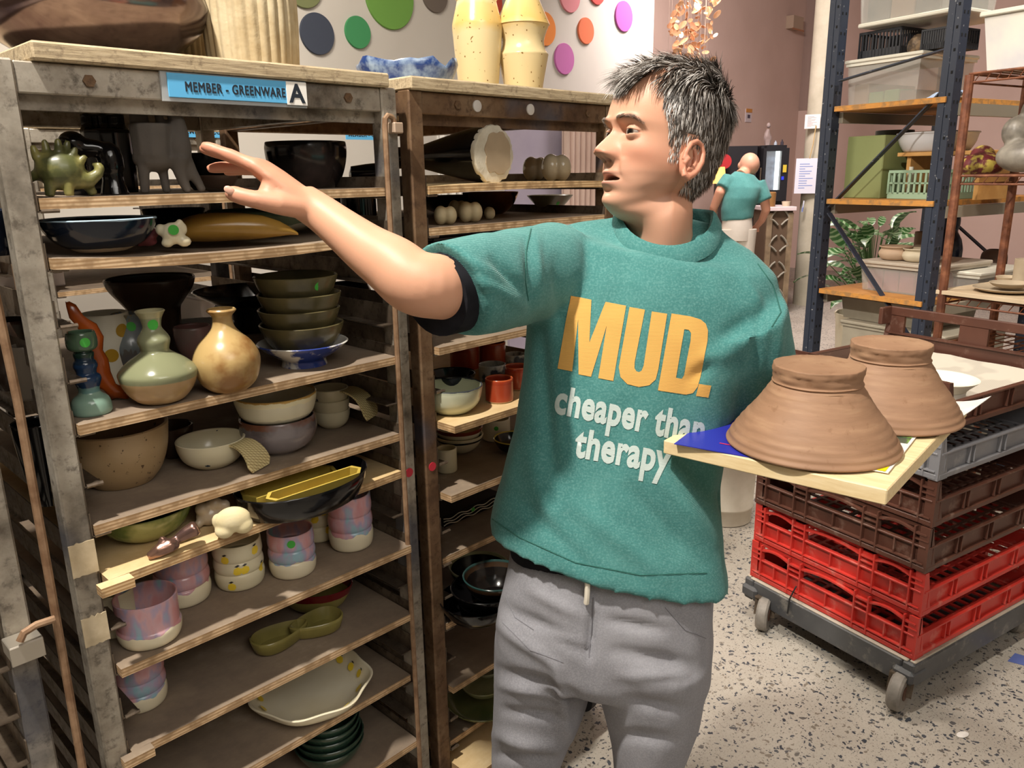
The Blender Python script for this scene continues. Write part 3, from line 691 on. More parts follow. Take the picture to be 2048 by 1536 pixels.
# ---- level 3
pot('bubble_candlestick', 'green and blue bubbled candlestick with a green sticker', 'candlestick', G_GREENBLUE, 187, 834, 662, 74, Z3, [(.92, 0), (1, .03), (.98, .13), (.85, .20), (.58, .25), (.52, .30), (.60, .36), (.68, .42), (.64, .47), (.50, .50), (.54, .55), (.60, .59), (.55, .64), (.46, .67), (.50, .72), (.50, .75), (.44, .77), (.60, .79), (.74, .83), (.76, .92), (.70, 1)], smoothp=3, dots=((12, .90, .0075),))
C, s, a = frame_at(205, 812, Z3, .10); m = MB(); rings = []; n = 12
cl = [(34, 4, 17), (26, 22, 20), (12, 36, 18), (2, 60, 22), (6, 84, 17), (-4, 108, 20), (4, 132, 17), (-6, 156, 18), (-20, 176, 13), (-26, 196, 9), (-32, 204, 3)]
for i, (x, y, r) in enumerate(cl):
    rings.append([((x + r * math.cos(2 * math.pi * j / n)) * s, (r * .45 * math.sin(2 * math.pi * j / n)) * s, max(0, y + 3 * math.sin(i * 2.1 + j)) * s) for j in range(n)])
m.loft(rings); tag(m.build('amber_sculpture', G_ORANGE, loc=C, rotz=a, smooth=80), 'amber wavy flame-shaped sculpture behind the candlestick', 'sculpture')
o, P, C, H = pot('yellow_dot_vase', 'tall white vase with big yellow spots behind the amber sculpture', 'vase', G_WHITEDOT, 228, 772, 625, 92, Z3, [(.75, 0), (.85, .1), (.95, .5), (1, .85), (.97, 1)])
for da, h in ((-38, .80), (38, .78), (5, .45), (60, .35)): patch(o, P, facing(C) + math.radians(da), h * H, disc_pts(.012), plain('yellow_spot', '#b88f2b', .3), 'painted_spot')
pot('grey_streak_vase', 'grey streaky bottle vase with a green sticker behind the celadon vase', 'vase', G_GREYSTREAK, 272, 765, 626, 88, Z3, [(.6, 0), (.75, .1), (1, .45), (.95, .62), (.66, .82), (.56, .9), (.62, .97), (.66, 1)], dots=((12, .84, .008),))
CEL = [(.46, 0), (.66, .045), (.88, .16), (1, .30), (.96, .37), (.70, .47), (.42, .545), (.36, .575), (.37, .61), (.415, .68), (.37, .735), (.26, .80), (.235, .85), (.28, .93), (.375, 1)]
pot('celadon_vase', 'round celadon green vase with a double-gourd neck and bare lower half', 'vase', G_CELADON, 325, 810, 620, 147, Z3, CEL, smoothp=4, dots=((8, .865, .0085),), seg=56)
BOT = [(.40, 0), (.62, .04), (.86, .14), (1, .32), (.98, .46), (.78, .60), (.52, .70), (.36, .775), (.30, .85), (.30, .92), (.40, .965), (.44, .985), (.42, 1)]
pot('straw_bottle_vase', 'straw yellow bottle vase with brown spatter marks', 'vase', G_SPOTCREAM, 461, 787, 617, 127, Z3, BOT, smoothp=4, seg=56)
pot('small_pink_cup', 'small grey and pink footed cup between the two front vases', 'cup', plain('grey_pink_glaze', '#7d6c63', .3, 0, '#94605c', 12), 394, 735, 652, 72, Z3, [(.5, 0), (.55, .2), (.85, .45), (1, .75), (.98, 1)])
pot('pedestal_bowl', 'dark brown flaring pedestal bowl at the back', 'bowl', G_DKBROWN, 322, 725, 566, 164, Z3, [(.62, 0), (.58, .3), (.60, .60), (.68, .69), (.92, .86), (1, .97), (1, 1)], H=.165)
pot('white_plate', 'pale blue white plate behind the small pink cup', 'plate', plain('pale_blue_white', '#c4c9cc', .25), 395, 690, 648, 150, Z3, WIDE)
pot('black_platter', 'wide black platter behind the olive bowl stack', 'platter', G_BLACK, 505, 668, 578, 210, Z3, [(.35, 0), (.38, .6), (.6, .7), (.9, .9), (1, 1)], H=.10)
pot('black_pot', 'squat black pot with a knob far back on the right', 'pot', G_BLACK, 702, 640, 575, 90, Z3, [(.6, 0), (.9, .3), (1, .7), (.8, 1)], H=.09)
# bowl stack and plate under it
o, P, C, H = pot('blue_white_plate', 'blue and white brushed plate under the olive bowl stack', 'plate', G_BLUEWHITE, 610, 738, 664, 178, Z3, [(.50, 0), (.48, .25), (.55, .36), (.85, .75), (1, 1)], t=.005, H=.045)
zz = Z3 + .020; Cp = C.copy()
for i, (w, dx) in enumerate(((164, 0), (158, -3), (160, 1), (160, -2))):
    s = (Cp - CAM).dot(FW) / FPX; r = w / 2 * s; P = catmull([(r * a_, .062 * b_) for a_, b_ in BOWL], 4)
    o = vessel_mb(P, .004, 44, mod=lambda a, rr, h, k=i: rr * (1 + .018 * math.sin(3 * a + k))).build('olive_bowl', G_OLIVE, None, loc=(Cp.x + dx * s, Cp.y, zz)); zz += .0295 if i < 2 else .034
    tag(o, ('lowest', 'second from the bottom', 'third from the bottom', 'topmost')[i] + ' olive glazed bowl of the stack on the blue and white plate', 'bowl', 'olive bowl stack')
    if i == 3: patch(o, P, facing(Cp) + .55, .047, disc_pts(.008), DOTGREEN, label='green price sticker')
# ---- level 4
pot('speckled_bowl', 'large speckled beige bowl with a dark brown inside', 'bowl', G_SPECK, 250, 978, 848, 192, Z4, [(.52, 0), (.60, .03), (.80, .25), (.94, .6), (1, 1)], seg=56, t=.006)
pot('brown_pan', 'dark glazed dish with a lug handle behind the speckled bowl', 'dish', G_DKBROWN, 350, 918, 850, 84, Z4, BOWL)
def spout_bowl(name, label, px, yb, yt, w, z, mat, tongue_len, group=None, zoff=0.0, ang=.35, Cin=None, H=None, hatch=True, tw=.030):
    if Cin is None:
        o, P, C, Hh = pot(name, label, 'bowl', mat, px, yb, yt, w, z, [(.42, 0), (.55, .03), (.82, .28), (.96, .65), (1, 1)], group=group)
    else:
        C = Cin; s = (C - CAM).dot(FW) / FPX; Hh = H; P = catmull([(w / 2 * s * a_, Hh * b_) for a_, b_ in [(.5, 0), (.6, .03), (.86, .3), (.97, .65), (1, 1)]], 4)
        o = vessel_mb(P, .004, 36).build(name, mat, None, loc=(C.x, C.y, z + zoff)); tag(o, label, 'bowl', group)
    if tongue_len:
        a = facing(C) + ang; r = P[-1][0]; m = MB(); dirv = Vector((math.cos(a), math.sin(a), 0)); side = Vector((-dirv.y, dirv.x, 0)); rings = []
        for i in range(9):
            t = i / 8; c = dirv * (r - .004 + tongue_len * math.sin(t * 1.35)) + Vector((0, 0, Hh - .002 + .006 * math.sin(t * 2.5) - tongue_len * 1.0 * t ** 1.7)); wd = tw * (.72 + .36 * t) * (1 if t < .88 else .72)
            nrm = Vector((dirv.x * t * .8, dirv.y * t * .8, 1 - t * .5)).normalized()
            rings.append([c + side * wd * q + nrm * h for q, h in ((-1, -.002), (0, -.003), (1, -.002), (1, .002), (0, .002), (-1, .002))])
        m.loft(rings); h_ = m.build('handle_tongue', HATCH, o, smooth=50); h_['label'] = 'flat drooping handle scored with a lattice of lines'
    return o, P, C, Hh
t_ = NT('scored_cream_glaze'); tc = t_.scaled((1, 1, 1)); w1 = t_.n('ShaderNodeTexWave', wave_type='BANDS', bands_direction='DIAGONAL'); w1.inputs['Scale'].default_value = 75; t_.l(tc, w1.inputs[0])
w2 = t_.n('ShaderNodeTexWave', wave_type='BANDS', bands_direction='DIAGONAL'); w2.inputs['Scale'].default_value = 75; t_.l(t_.scaled((-1, 1, 1)), w2.inputs[0])
lines = t_.math('MAXIMUM', t_.math('GREATER_THAN', w1.outputs['Fac'], .95), t_.math('GREATER_THAN', w2.outputs['Fac'], .95))
t_.set(color=t_.mix(lines, '#d9cb98', '#8a744a'), rough=.25); HATCH = t_.m
G_CONFETTI = speckle('confetti_cream', '#e0d8bc', '#3d4a55', 55, .70, .72, .22, '#dcd2b0')
spout_bowl('spout_bowl', 'cream boat-shaped bowl with a scored handle hanging over the board edge', 428, 937, 876, 132, Z4, G_CONFETTI, .05, ang=.85)
o, P, C, H = pot('plum_bowl', 'plum brown bowl under the white bowl', 'bowl', G_PURPLEBROWN, 562, 910, 830, 150, Z4, [(.52, 0), (.56, .04), (.80, .2), (.97, .5), (1, .75), (.97, 1)], seg=48)
s = (C - CAM).dot(FW) / FPX; r = 79 * s; P = catmull([(r * a_, .058 * b_) for a_, b_ in [(.60, 0), (.62, .08), (.86, .3), (.98, .75), (1, 1)]], 4)
tag(vessel_mb(P, .005, 48).build('white_bowl', G_WHITERIM, None, loc=(C.x, C.y, C.z + H - .012)), 'white bowl with runny honey rim sitting on the plum brown bowl', 'bowl')
o, P, C, H = spout_bowl('spout_bowl', 'cream spoon bowl, lowest of the stack of three', 666, 857, 818, 72, Z4, G_CREAM, 0, 'cream spoon bowl stack')
spout_bowl('spout_bowl', 'cream spoon bowl, middle of the stack of three', 0, 0, 0, 72, C.z, G_CREAM, 0, 'cream spoon bowl stack', H * .62, .5, C, H)
spout_bowl('spout_bowl', 'confetti cream spoon bowl with long scored handle on top of the stack', 0, 0, 0, 72, C.z, G_CONFETTI, .062, 'cream spoon bowl stack', H * 1.24, 1.05, C, H)
# ---- level 5
pot('green_dish', 'green dish with pale brush marks under the board with the speckled bowl', 'dish', G_GREEN, 298, 1083, 1012, 178, Z5, WIDE, mod=lambda a, r, h: r * (1 + .03 * math.sin(2 * a)))
figure('grey_paw', 'grey glazed knuckled clay piece beside the white clay piece', 'ornament', plain('grey_cream_glaze', '#b7a994', .25, 0, '#a59682', 10), 428, 1050, Z5, None, [('b', -18, 38, 0, 14, 14, 14), ('b', 6, 44, 4, 14, 14, 14), ('b', -6, 20, 4, 26, 20, 18), ('b', 24, 36, 6, 11, 12, 12), ('b', -28, 10, -6, 8, 9, 8)], .0028, 2)
figure('bone_sculpture', 'chalky white bone-shaped clay piece lit at the board edge', 'ornament', plain('chalky_white_clay', '#e4d7b0', .85, 0, '#d8c898', 20, bump=.5), 470, 1074, Z5, None, [('b', 0, 38, 0, 35, 27, 18), ('b', -18, 18, 0, 19, 17, 16), ('b', 18, 24, 0, 20, 19, 16), ('b', -28, 36, 8, 12, 16, 12)], .0028, 2)
figure('copper_figurine', 'small coppery metallic seal-like figurine lying at the board edge', 'figurine', plain('copper_lustre', '#a5806d', .22, .8, '#6f5a5b', 18), 345, 1108, Z5, None, [('t', [(-44, 6, -6), (-25, 14, -4), (0, 20, 0), (14, 18, 2)], [8, 14, 15, 9]), ('t', [(-18, 24, 0), (-12, 40, 2)], [9, 6]), ('t', [(4, 22, 2), (8, 34, 4)], [8, 6]), ('t', [(8, 26, 6), (28, 34, 10), (48, 40, 12), (54, 42, 12)], [9, 14, 17, 12])], .0025, 1)
# oval black tray with two butter dishes
C, s = seat(612, 1026, Z5, 60); ax = 142 * s; tr = thing('oval_tray', 'long black oval tray holding the yellow dishes', 'tray', C, RACKROT + .10)
P = [(.80, 0), (.86, .004), (.97, .032), (1, .050), (.985, .052), (.95, .038), (.84, .008), (.02, .007)]
m = MB(); m.lathe([(0.001, 0)] + [(r * ax, h) for r, h in P], 56, sy=.72); m.build('tray_body', G_BLACK, tr, smooth=50)
def trough(name, label, L, Wd, Hd, loc, rz, tilt, sticker=False):
    t = thing(name, label, 'dish', loc, rz); t.rotation_euler = (tilt, 0, rz); m = MB(); rings = []
    def sec(x, k, inn): return [(x, -Wd * k, 0 + inn), (x, Wd * k, 0 + inn)]
    o_ = [(-L, 0), (-L * .88, -Wd), (L * .88, -Wd), (L, 0), (L * .88, Wd), (-L * .88, Wd)]
    i_ = [(x * .93, y * .82) for x, y in o_]
    b_ = [(x * .94, y * .9) for x, y in o_]
    m.loft([[(x, y, 0) for x, y in b_], [(x, y, Hd) for x, y in o_], [(x, y, Hd) for x, y in i_], [(x * .98, y * .9, .005) for x, y in i_]], cap=True)
    m.build('dish_body', G_YELLOW, t, smooth=30)
    if sticker:
        m = MB(); m.lathe([(.008, 0), (.008, .0008), (.0003, .0008)], 16, axis=rotm('X', 90)); o = m.build('sticker', DOTGREEN, t, loc=(-L * .62, -Wd * .96, Hd * .5)); o['label'] = 'round green price sticker'
    return t
trough('butter_dish', 'yellow long dish, rear of the two on the black oval tray', .100, .034, .034, C + Vector((0, 0, .008)) + YV * .026 - XU * .014, RACKROT + .02, 0)
trough('butter_dish', 'yellow long dish with green sticker, front of the two on the oval tray', .104, .014, .042, C + Vector((0, 0, .009)) - YV * .026 + XU * .004, RACKROT + .0, 0.30, True)
m = MB(); m.lathe([(.008, 0), (.008, .0008), (.0003, .0008)], 16); o = m.build('sticker', DOTGREEN, tr, loc=(.075, -.045, .0125)); o['label'] = 'round green price sticker'
# ---- level 6: tumblers
TUM = [(.78, 0), (.90, .03), (.97, .12), (1, .26), (.97, .345), (.925, .375), (.97, .41), (1, .50), (.97, .60), (.925, .645), (.96, .68), (.99, .78), (.97, .92), (.965, 1)]
STR = [(.74, 0), (.88, .04), (.97, .16), (1, .34), (.955, .40), (.95, .45), (.955, .7), (.97, 1)]
LEM = [(-.008, -.004), (-.004, -.0085), (.004, -.0078), (.0085, -.002), (.0078, .005), (.001, .0085), (-.006, .005)]
LEAF = [(-.005, .0095), (0, .008), (.0055, .011), (.001, .0125)]
YEL = plain('lemon_yellow', '#efd03a', .35); LBLK = plain('leaf_black', '#23221c', .4)
def lemons(o, P, C, H, spots, sc=1.0, base=None):
    a0_ = facing(C) if base is None else base
    for da, h in spots:
        th = a0_ + math.radians(da)
        patch(o, P, th, h * H, [(x * sc, y * sc) for x, y in LEM], YEL, 'painted_lemon'); patch(o, P, th, h * H, [(x * sc, y * sc) for x, y in LEAF], LBLK, 'painted_leaf', off=.0009)
def tum(label, px, yb, yt, w, z, mat, prof=TUM, dots=(), lem=None, name='tumbler', group='hand-built tumblers'):
    o, P, C, H = pot(name, label, 'cup', mat, px, yb, yt, w, z, prof, dots=dots, t=.0035, group=group, smoothp=3, seg=44)
    if lem: lemons(o, P, C, H, lem)
    return o
tum('pink and sky blue drip-glazed tumbler standing nearest on its board', 306, 1297, 1186, 122, Z6, G_PASTEL[0], STR)
tum('pink tumbler tucked behind the nearest drip-glazed tumbler', 372, 1215, 1100, 106, Z6, G_PASTEL[0])
tum('cream bubbled tumbler painted with lemons', 484, 1181, 1075, 96, Z6, G_CREAM, lem=((-32, .75), (-5, .50), (12, .50), (-22, .16), (42, .85), (60, .4)))
tum('pink tumbler with a green sticker beside the lemon tumbler', 589, 1158, 1056, 92, Z6, G_PASTEL[1], dots=((0, .86, .008),))
tum('sky blue and pink tumbler at the right end of the row', 705, 1104, 985, 88, Z6, G_PASTEL[2])
tum('lemon painted tumbler far back between two pastel tumblers', 640, 1085, 990, 74, Z6, G_CREAM, lem=((-10, .6), (30, .3), (20, .75)))
o, P, C, H = pot('striped_mug', 'white mug with a dark red line seen behind the left post', 'mug', G_CREAM, 240, 1275, 1175, 78, Z6, CYL, group=None)
ln = [(-.03, -.002), (.03, -.002), (.03, .0015), (-.03, .0015)]
for hh in (.42, .24): patch(o, P, facing(C) + .25, hh * H, [(-.02, .001), (-.01, -.004), (.012, -.002), (.022, .003), (.012, .001), (-.01, -.001)], plain('dark_red_line', '#5d1a1c', .4), 'painted_line')
# ---- level 7
tum('pink and blue bubbled tumbler alone on its board under the tumbler row', 288, 1424, 1310, 100, Z7, G_PASTEL[2])
def heart_half(name, label, px, yb, z, rot, rx, ry):
    C, s = seat(px, yb, z, ry * .5); m = MB(); n = 40
    def ring(k, h, sh_=1.0): return [((rx * k * math.cos(q) * (1 + .12 * math.cos(q))) , ry * k * math.sin(q) * (1 - .25 * math.cos(q)), h) for q in [2 * math.pi * j / n for j in range(n)]]
    m.loft([ring(.7, 0), ring(.9, .008), ring(1, .026), ring(1.01, .032), ring(.95, .034), ring(.86, .026), ring(.7, .008), ring(.02, .006)])
    o = m.build(name, G_OLIVEL, None, smooth=60, loc=C, rotz=rot); tag(o, label, 'dish', 'olive paired dishes'); return o
G_OLIVEL = plain('light_olive_glaze', '#8e8449', .22, 0, '#77703c', 10)
heart_half('pod_dish', 'olive pod-shaped dish, left half of the touching pair', 556, 1293, Z7, RACKROT - .05, .062, .034)
heart_half('pod_dish', 'olive pod-shaped dish, right half of the touching pair', 640, 1262, Z7, RACKROT + math.pi - .15, .058, .036)
pot('red_olive_dish', 'olive dish with a glossy red inside behind the pod dishes', 'dish', dipped('olive_red', [(0, '#8e8449'), (.7, '#6d1a1e')], .05, 5, .12), 635, 1232, 1168, 150, Z7, WIDE, sy=.7)
# ---- level 8: lemon bowl
def wav(a, r, h): return r * (1 + .035 * math.sin(7 * a) * min(1, h / .04))
o, P, C, H = pot('lemon_bowl', 'big wavy-edged cream bowl painted with lemons', 'bowl', plain('lemon_bowl_cream', '#e6dfc8', .2, 0, '#ded4b6', 6), 628, 1442, 1345, 238, Z8, [(.60, 0), (.68, .08), (.88, .50), (.97, .85), (1, 1)], mod=wav, seg=84, t=.006, H=.046)
inn = [(max(r - .0095, .001), h) for r, h in P]
for da, h in ((160, .62), (185, .70), (208, .6), (140, .68), (225, .7), (250, .6), (120, .6), (100, .65), (270, .6), (75, .55), (290, .6), (45, .5), (320, .5), (10, .45)):
    th = facing(C) + math.radians(da)
    for pts, mt, nm in ((LEM, YEL, 'painted_lemon'), (LEAF, LBLK, 'painted_leaf')):
        patch(o, inn, th, h * H, [(x * 1.15, y * .8) for x, y in pts], mt, nm, off=-.003)
# ---- level 9: dark green bowl stack
C, s = seat(664, 1545, Z9, 40); zz = Z9
for i, w in enumerate((136, 134, 130, 128, 122)):
    r = w / 2 * s; P = catmull([(r * a_, .055 * b_) for a_, b_ in BOWL], 4)
    o = vessel_mb(P, .004, 44, mod=lambda a, rr, h, k=i: rr * (1 + .012 * math.sin(2 * a + k))).build('green_bowl', G_DKGREEN, None, loc=(C.x + .002 * math.sin(i * 2), C.y, zz)); zz += .0175
    tag(o, ('lowest', 'second', 'middle', 'fourth', 'topmost')[i] + ' dark green bowl of the nested stack at the bottom of the rack', 'bowl', 'dark green bowl stack')
# ---- things seen through the rails at the left
pot('dark_pot', 'dark brown pot seen through the rails at the left edge', 'pot', G_DKBROWN, 20, 705, 640, 95, Z3, [(.6, 0), (.9, .3), (1, .7), (.9, 1)], v=.32)
pot('grey_jar', 'grey beige jar seen through the left rails below the dark pot', 'jar', plain('grey_beige_glaze', '#857a6c', .3), 62, 765, 690, 56, Z3, CYL, v=.22)
pot('black_bowl', 'black bowl seen through the left rails beside the speckled bowl', 'bowl', G_BLACK, 82, 900, 842, 90, Z4, BOWL, v=.15)

# ---- right rack
C, s = seat(985, 366, Z0, 0, .03)
m = MB(); prof = [(.026, -.34), (.026, -.24), (.03, -.215), (.046, -.13), (.058, -.06), (.062, 0.0)]
AX = Matrix((( -.0, 0, 1), (0, 1, 0), (-1, 0, 0)))
T = thing('torn_bottle', 'big black glossy bottle lying down with its torn pale base facing out', 'bottle', C + Vector((0, 0, .064)), math.radians(-42))
# local +x points out of the base
m.lathe([(0.001, -.36), (.020, -.355)] + catmull(prof, 4), 40, axis=Matrix(((0, 0, 1), (0, 1, 0), (-1, 0, 0)))); m.build('bottle_body', G_BLACK, T, smooth=50)
m = MB(); n = 60; ro = [.0635 + .004 * noise.noise((math.cos(q) * 6, math.sin(q) * 6, 1)) + .003 * noise.noise((math.cos(q) * 15, math.sin(q) * 15, 4)) for q in [2 * math.pi * j / n for j in range(n)]]
for lay, (k, x0, x1) in enumerate(((1, -.002, .006),)):
    m.loft([[(x, ro[j] * math.cos(2 * math.pi * j / n) * k2, ro[j] * math.sin(2 * math.pi * j / n) * k2) for j in range(n)] for x, k2 in ((-.004, .985), (.004, 1.0), (.008, .97), (.009, .80))])
o = m.build('torn_rim', plain('torn_pale_base', '#cfc8b6', .7, 0, '#b9b09c', 26, bump=.6), T, smooth=40); o['label'] = 'ragged pale ring'
m = MB(); pts = [((.043 + .010 * noise.noise((math.cos(q) * 2.4, math.sin(q) * 2.4, 9))) * math.cos(q) + .010, (.045 + .010 * noise.noise((math.cos(q) * 2.4, math.sin(q) * 2.4, 9))) * math.sin(q) + .003) for q in [2 * math.pi * j / 40 for j in range(40)]]
m.prism(pts, .003, Matrix(((0, 0, 1), (1, 0, 0), (0, 1, 0))), (.008, 0, 0)); o = m.build('base_patch', plain('bare_clay_patch', '#a8957a', .8, 0, '#9d8a70', 12), T, smooth=None); o['label'] = 'smooth brown clay patch'
def bulb_pair(label, px, yb, z, v, r, mat, sep=.8, group=None, name='clay_bulb', dx=1):
    C, s, a = frame_at(px, yb, z, v); m = MB()
    m.ball((-r * sep * .5 * s, 0, r * s), (r * .72 * s, r * .95 * s, r * s), 20, 12); m.ball((r * sep * .5 * s, 0, r * .98 * s), (r * .70 * s, r * .9 * s, r * .96 * s), 20, 12)
    o = m.build(name, mat, None, loc=C, rotz=a, smooth=60); fuse(o, .003, 2); tag(o, label, 'ornament', group); return o
G_BULB = plain('glossy_grey_cream', '#b5a78d', .15, 0, '#9c8f78', 7); G_BULBM = plain('matt_cream_clay', '#cdbd99', .6, 0, '#bcab86', 12)
bulb_pair('glossy grey cream cleft bulb right of the torn bottle', 1113, 362, Z0, .10, 27, G_BULB)
bulb_pair('glossy grey cream cleft bulb behind and left of the front glossy bulb', 1072, 357, Z0, .24, 24, G_BULB)
bulb_pair('small glossy bulb perched on top at the back', 1085, 340, Z0, .32, 20, G_BULB)
bulb_pair('matt cream cleft bulb, left of the small row beside the rusty post', 892, 455, Z1, .05, 19, G_BULBM, 1.0, 'matt cream bulbs')
bulb_pair('largest matt cream cleft bulb in the middle of the small row', 942, 456, Z1, .06, 21, G_BULBM, .9, 'matt cream bulbs')
bulb_pair('small smooth pale bulb at the right end of the small row', 980, 450, Z1, .10, 13, G_BULBM, .3, 'matt cream bulbs')
bulb_pair('matt grey bulb behind the middle of the small row', 917, 445, Z1, .22, 18, G_BULBM, .8, 'matt cream bulbs')
pot('gold_bowl', 'shiny gold lustre bowl behind the cream bulbs', 'bowl', plain('gold_lustre', '#c98f3c', .12, 1.0, '#a06a2a', 8), 982, 440, 385, 112, Z1, BOWL, v=.30)
pot('grey_flared_bowl', 'grey flared bowl with a green speck near the man collar', 'bowl', plain('grey_olive_glaze', '#77705a', .3), 1100, 430, 391, 92, Z1, [(.42, 0), (.42, .12), (.5, .2), (.75, .6), (1, 1)], v=.22, dots=((28, .55, .005),))
pot('black_wavy_bowl', 'black wavy bowl behind the small cream bulbs', 'bowl', G_BLACK, 910, 448, 392, 150, Z1, WIDE, v=.42, mod=shell)
Z2b = sh(2)
for i in range(4):
    C, s = seat(930, 540, Z2b, 0, .10); m = MB(); m.box((0, 0, .006 + i * .014), (.30, .22, .011), ch=.003)
    tag(m.build('black_tray', G_BLACK, None, smooth=30, loc=C + XU * .05 + YV * .12, rotz=RACKROT + .02 * i), ('lowest', 'second', 'third', 'top')[i] + ' black flat tray of the stack beside the raised sleeve', 'tray', 'black flat trays')
Zr4, Zr6, Zr8, Zr10, Zr12, Zr14, Zr16 = [sh(k) for k in (4, 6, 8, 10, 12, 14, 16)]
Zr4 = sh(4)
pot('cream_pot', 'cream straight pot under the hanging sleeve', 'pot', G_CREAM, 955, 668, 615, 76, Zr4, CYL)
pot('cream_pot', 'brown pot beside the cream one under the sleeve', 'pot', G_DKBROWN, 1020, 655, 600, 60, Zr4, CYL)
pot('navy_white_bowl', 'wide bowl pale outside and navy black inside', 'bowl', dipped('pale_out_navy_rim', [(0, '#c7cbb2'), (.9, '#b9bea6'), (.97, '#3a3f45')], .05, 6, .15), 905, 830, 770, 124, Zr6, [(.45, 0), (.6, .06), (.86, .35), (.97, .75), (1, 1)])
pot('black_bowl', 'black bowl nested in the pale wide bowl', 'bowl', G_BLACKBLUE, 905, 800, 757, 96, Zr6, BOWL, dz=.014)
tum('iron red tumbler nearest the shirt on the pale board', 999, 808, 756, 56, Zr6, G_RED, CYL, name='red_tumbler', group='iron red tumblers')
tum('iron red tumbler partly behind the shirt edge', 1035, 782, 732, 50, Zr6, G_RED, CYL, name='red_tumbler', group='iron red tumblers')
tum('iron red tumbler at the back left under the upper board', 930, 745, 690, 58, Zr6, G_RED, CYL, name='red_tumbler', group='iron red tumblers')
tum('iron red tumbler at the back middle under the upper board', 985, 738, 684, 54, Zr6, G_RED, CYL, name='red_tumbler', group='iron red tumblers')
pot('white_cup', 'small white and navy cup behind the nearest red tumbler', 'cup', plain('white_navy_glaze', '#bfc2bf', .2, 0, '#39404f', 14, .5, .56), 985, 765, 728, 54, Zr6, CYL)
pot('white_cup', 'small white and navy cup further right at the back', 'cup', plain('white_navy_glaze', '#bfc2bf', .2, 0, '#39404f', 14), 1030, 735, 708, 44, Zr6, CYL)
o, P, C, H = pot('cream_black_bowl', 'cream bowl with a black line, lower of two nested', 'bowl', dipped('cream_black_line', [(0, '#d8cfb4'), (.72, '#1d1a19'), (.84, '#d8cfb4')], .01, 4, .2), 920, 908, 868, 96, Zr8, BOWL)
pot('cream_black_bowl', 'cream bowl with a red-brown inside, upper of two nested', 'bowl', dipped('cream_red_line', [(0, '#d8cfb4'), (.8, '#7a3323')], .01, 4, .2), 920, 908, 868, 94, Zr8, BOWL, dz=.02)
pot('white_mug', 'white mug with a green sticker on the lower right board', 'mug', G_WHITEDOT, 993, 885, 836, 56, Zr8, CYL, dots=((0, .7, .006),))
pot('yellow_plate', 'yellow bowl with a black outside touching the shirt edge', 'bowl', dipped('black_yellow', [(0, '#151313'), (.94, '#c8b04e')], .01, 4, .15), 1030, 908, 875, 86, Zr8, WIDE)
pot('cream_pot', 'squat cream pot beside the rusty post', 'pot', G_CREAM, 895, 948, 896, 40, Zr8, CYL)
C, s = seat(940, 1040, Zr10, 0); tr = thing('wave_tray', 'black rectangular tray painted with white wavy lines', 'tray', C + YV * .09 + XU * .02, RACKROT)
m = MB(); m.box((0, 0, .016), (.22, .16, .032), ch=.004); m.build('tray_body', G_BLACK, tr, smooth=30)
for k in range(3):
    m = MB(); pts = [(-.10 + .2 * i / 24, -.0805, .008 + .008 * k + .003 * math.sin(i * .9 + k)) for i in range(25)]; m.tube(pts, .0012, 5); m.build('painted_wave', G_WHITEDOT, tr)
m = MB(); m.lathe([(.006, 0), (.006, .0008), (.0003, .0008)], 14, axis=rotm('X', 90)); o = m.build('sticker', DOTGREEN, tr, loc=(.0, -.0808, .02)); o['label'] = 'green sticker'
C, s = seat(955, 1262, Zr12, 40); zz = Zr12
for i, (w, c) in enumerate(((150, G_BLACK), (140, G_BLACK), (128, dipped('black_teal', [(0, '#120f0e'), (.75, '#3a2a1d'), (.93, '#26413f')], .02, 5, .14)))):
    r = w / 2 * s; P = catmull([(r * a_, .06 * b_) for a_, b_ in BOWL], 4)
    tag(vessel_mb(P, .004, 44).build('nested_bowl', c, None, loc=(C.x + .022 * i, C.y + .006 * i, zz)), ('lowest black', 'middle black', 'topmost teal-lined black')[i] + ' bowl of the nested stack beside the trousers', 'bowl', 'nested black bowls'); zz += .026
pot('green_cream_bowl', 'black bowl with a pale green inside behind the nested bowls', 'bowl', dipped('black_palegreen', [(0, '#151210'), (.9, '#b0b288')], .01, 5, .2), 960, 1190, 1130, 120, Zr12, WIDE)
pot('green_plate', 'wide mossy green plate at the bottom of the right rack', 'plate', plain('moss_plate_glaze', '#7a7a4a', .25, 0, '#58633a', 8), 965, 1432, 1392, 150, sh(16), WIDE, H=.03)
pot('green_plate', 'small pale green dish lying on the mossy plate', 'dish', plain('pale_moss_glaze', '#a5a078', .25, 0, '#87885c', 10), 968, 1415, 1376, 90, sh(16), WIDE, H=.03, dz=.031)
pot('green_plate', 'smallest grey green dish on top of the pale green dish', 'dish', plain('grey_moss_glaze', '#8f9074', .25), 975, 1395, 1360, 56, sh(16), WIDE, H=.02, dz=.062)
for ob in bpy.data.objects: clean(ob)
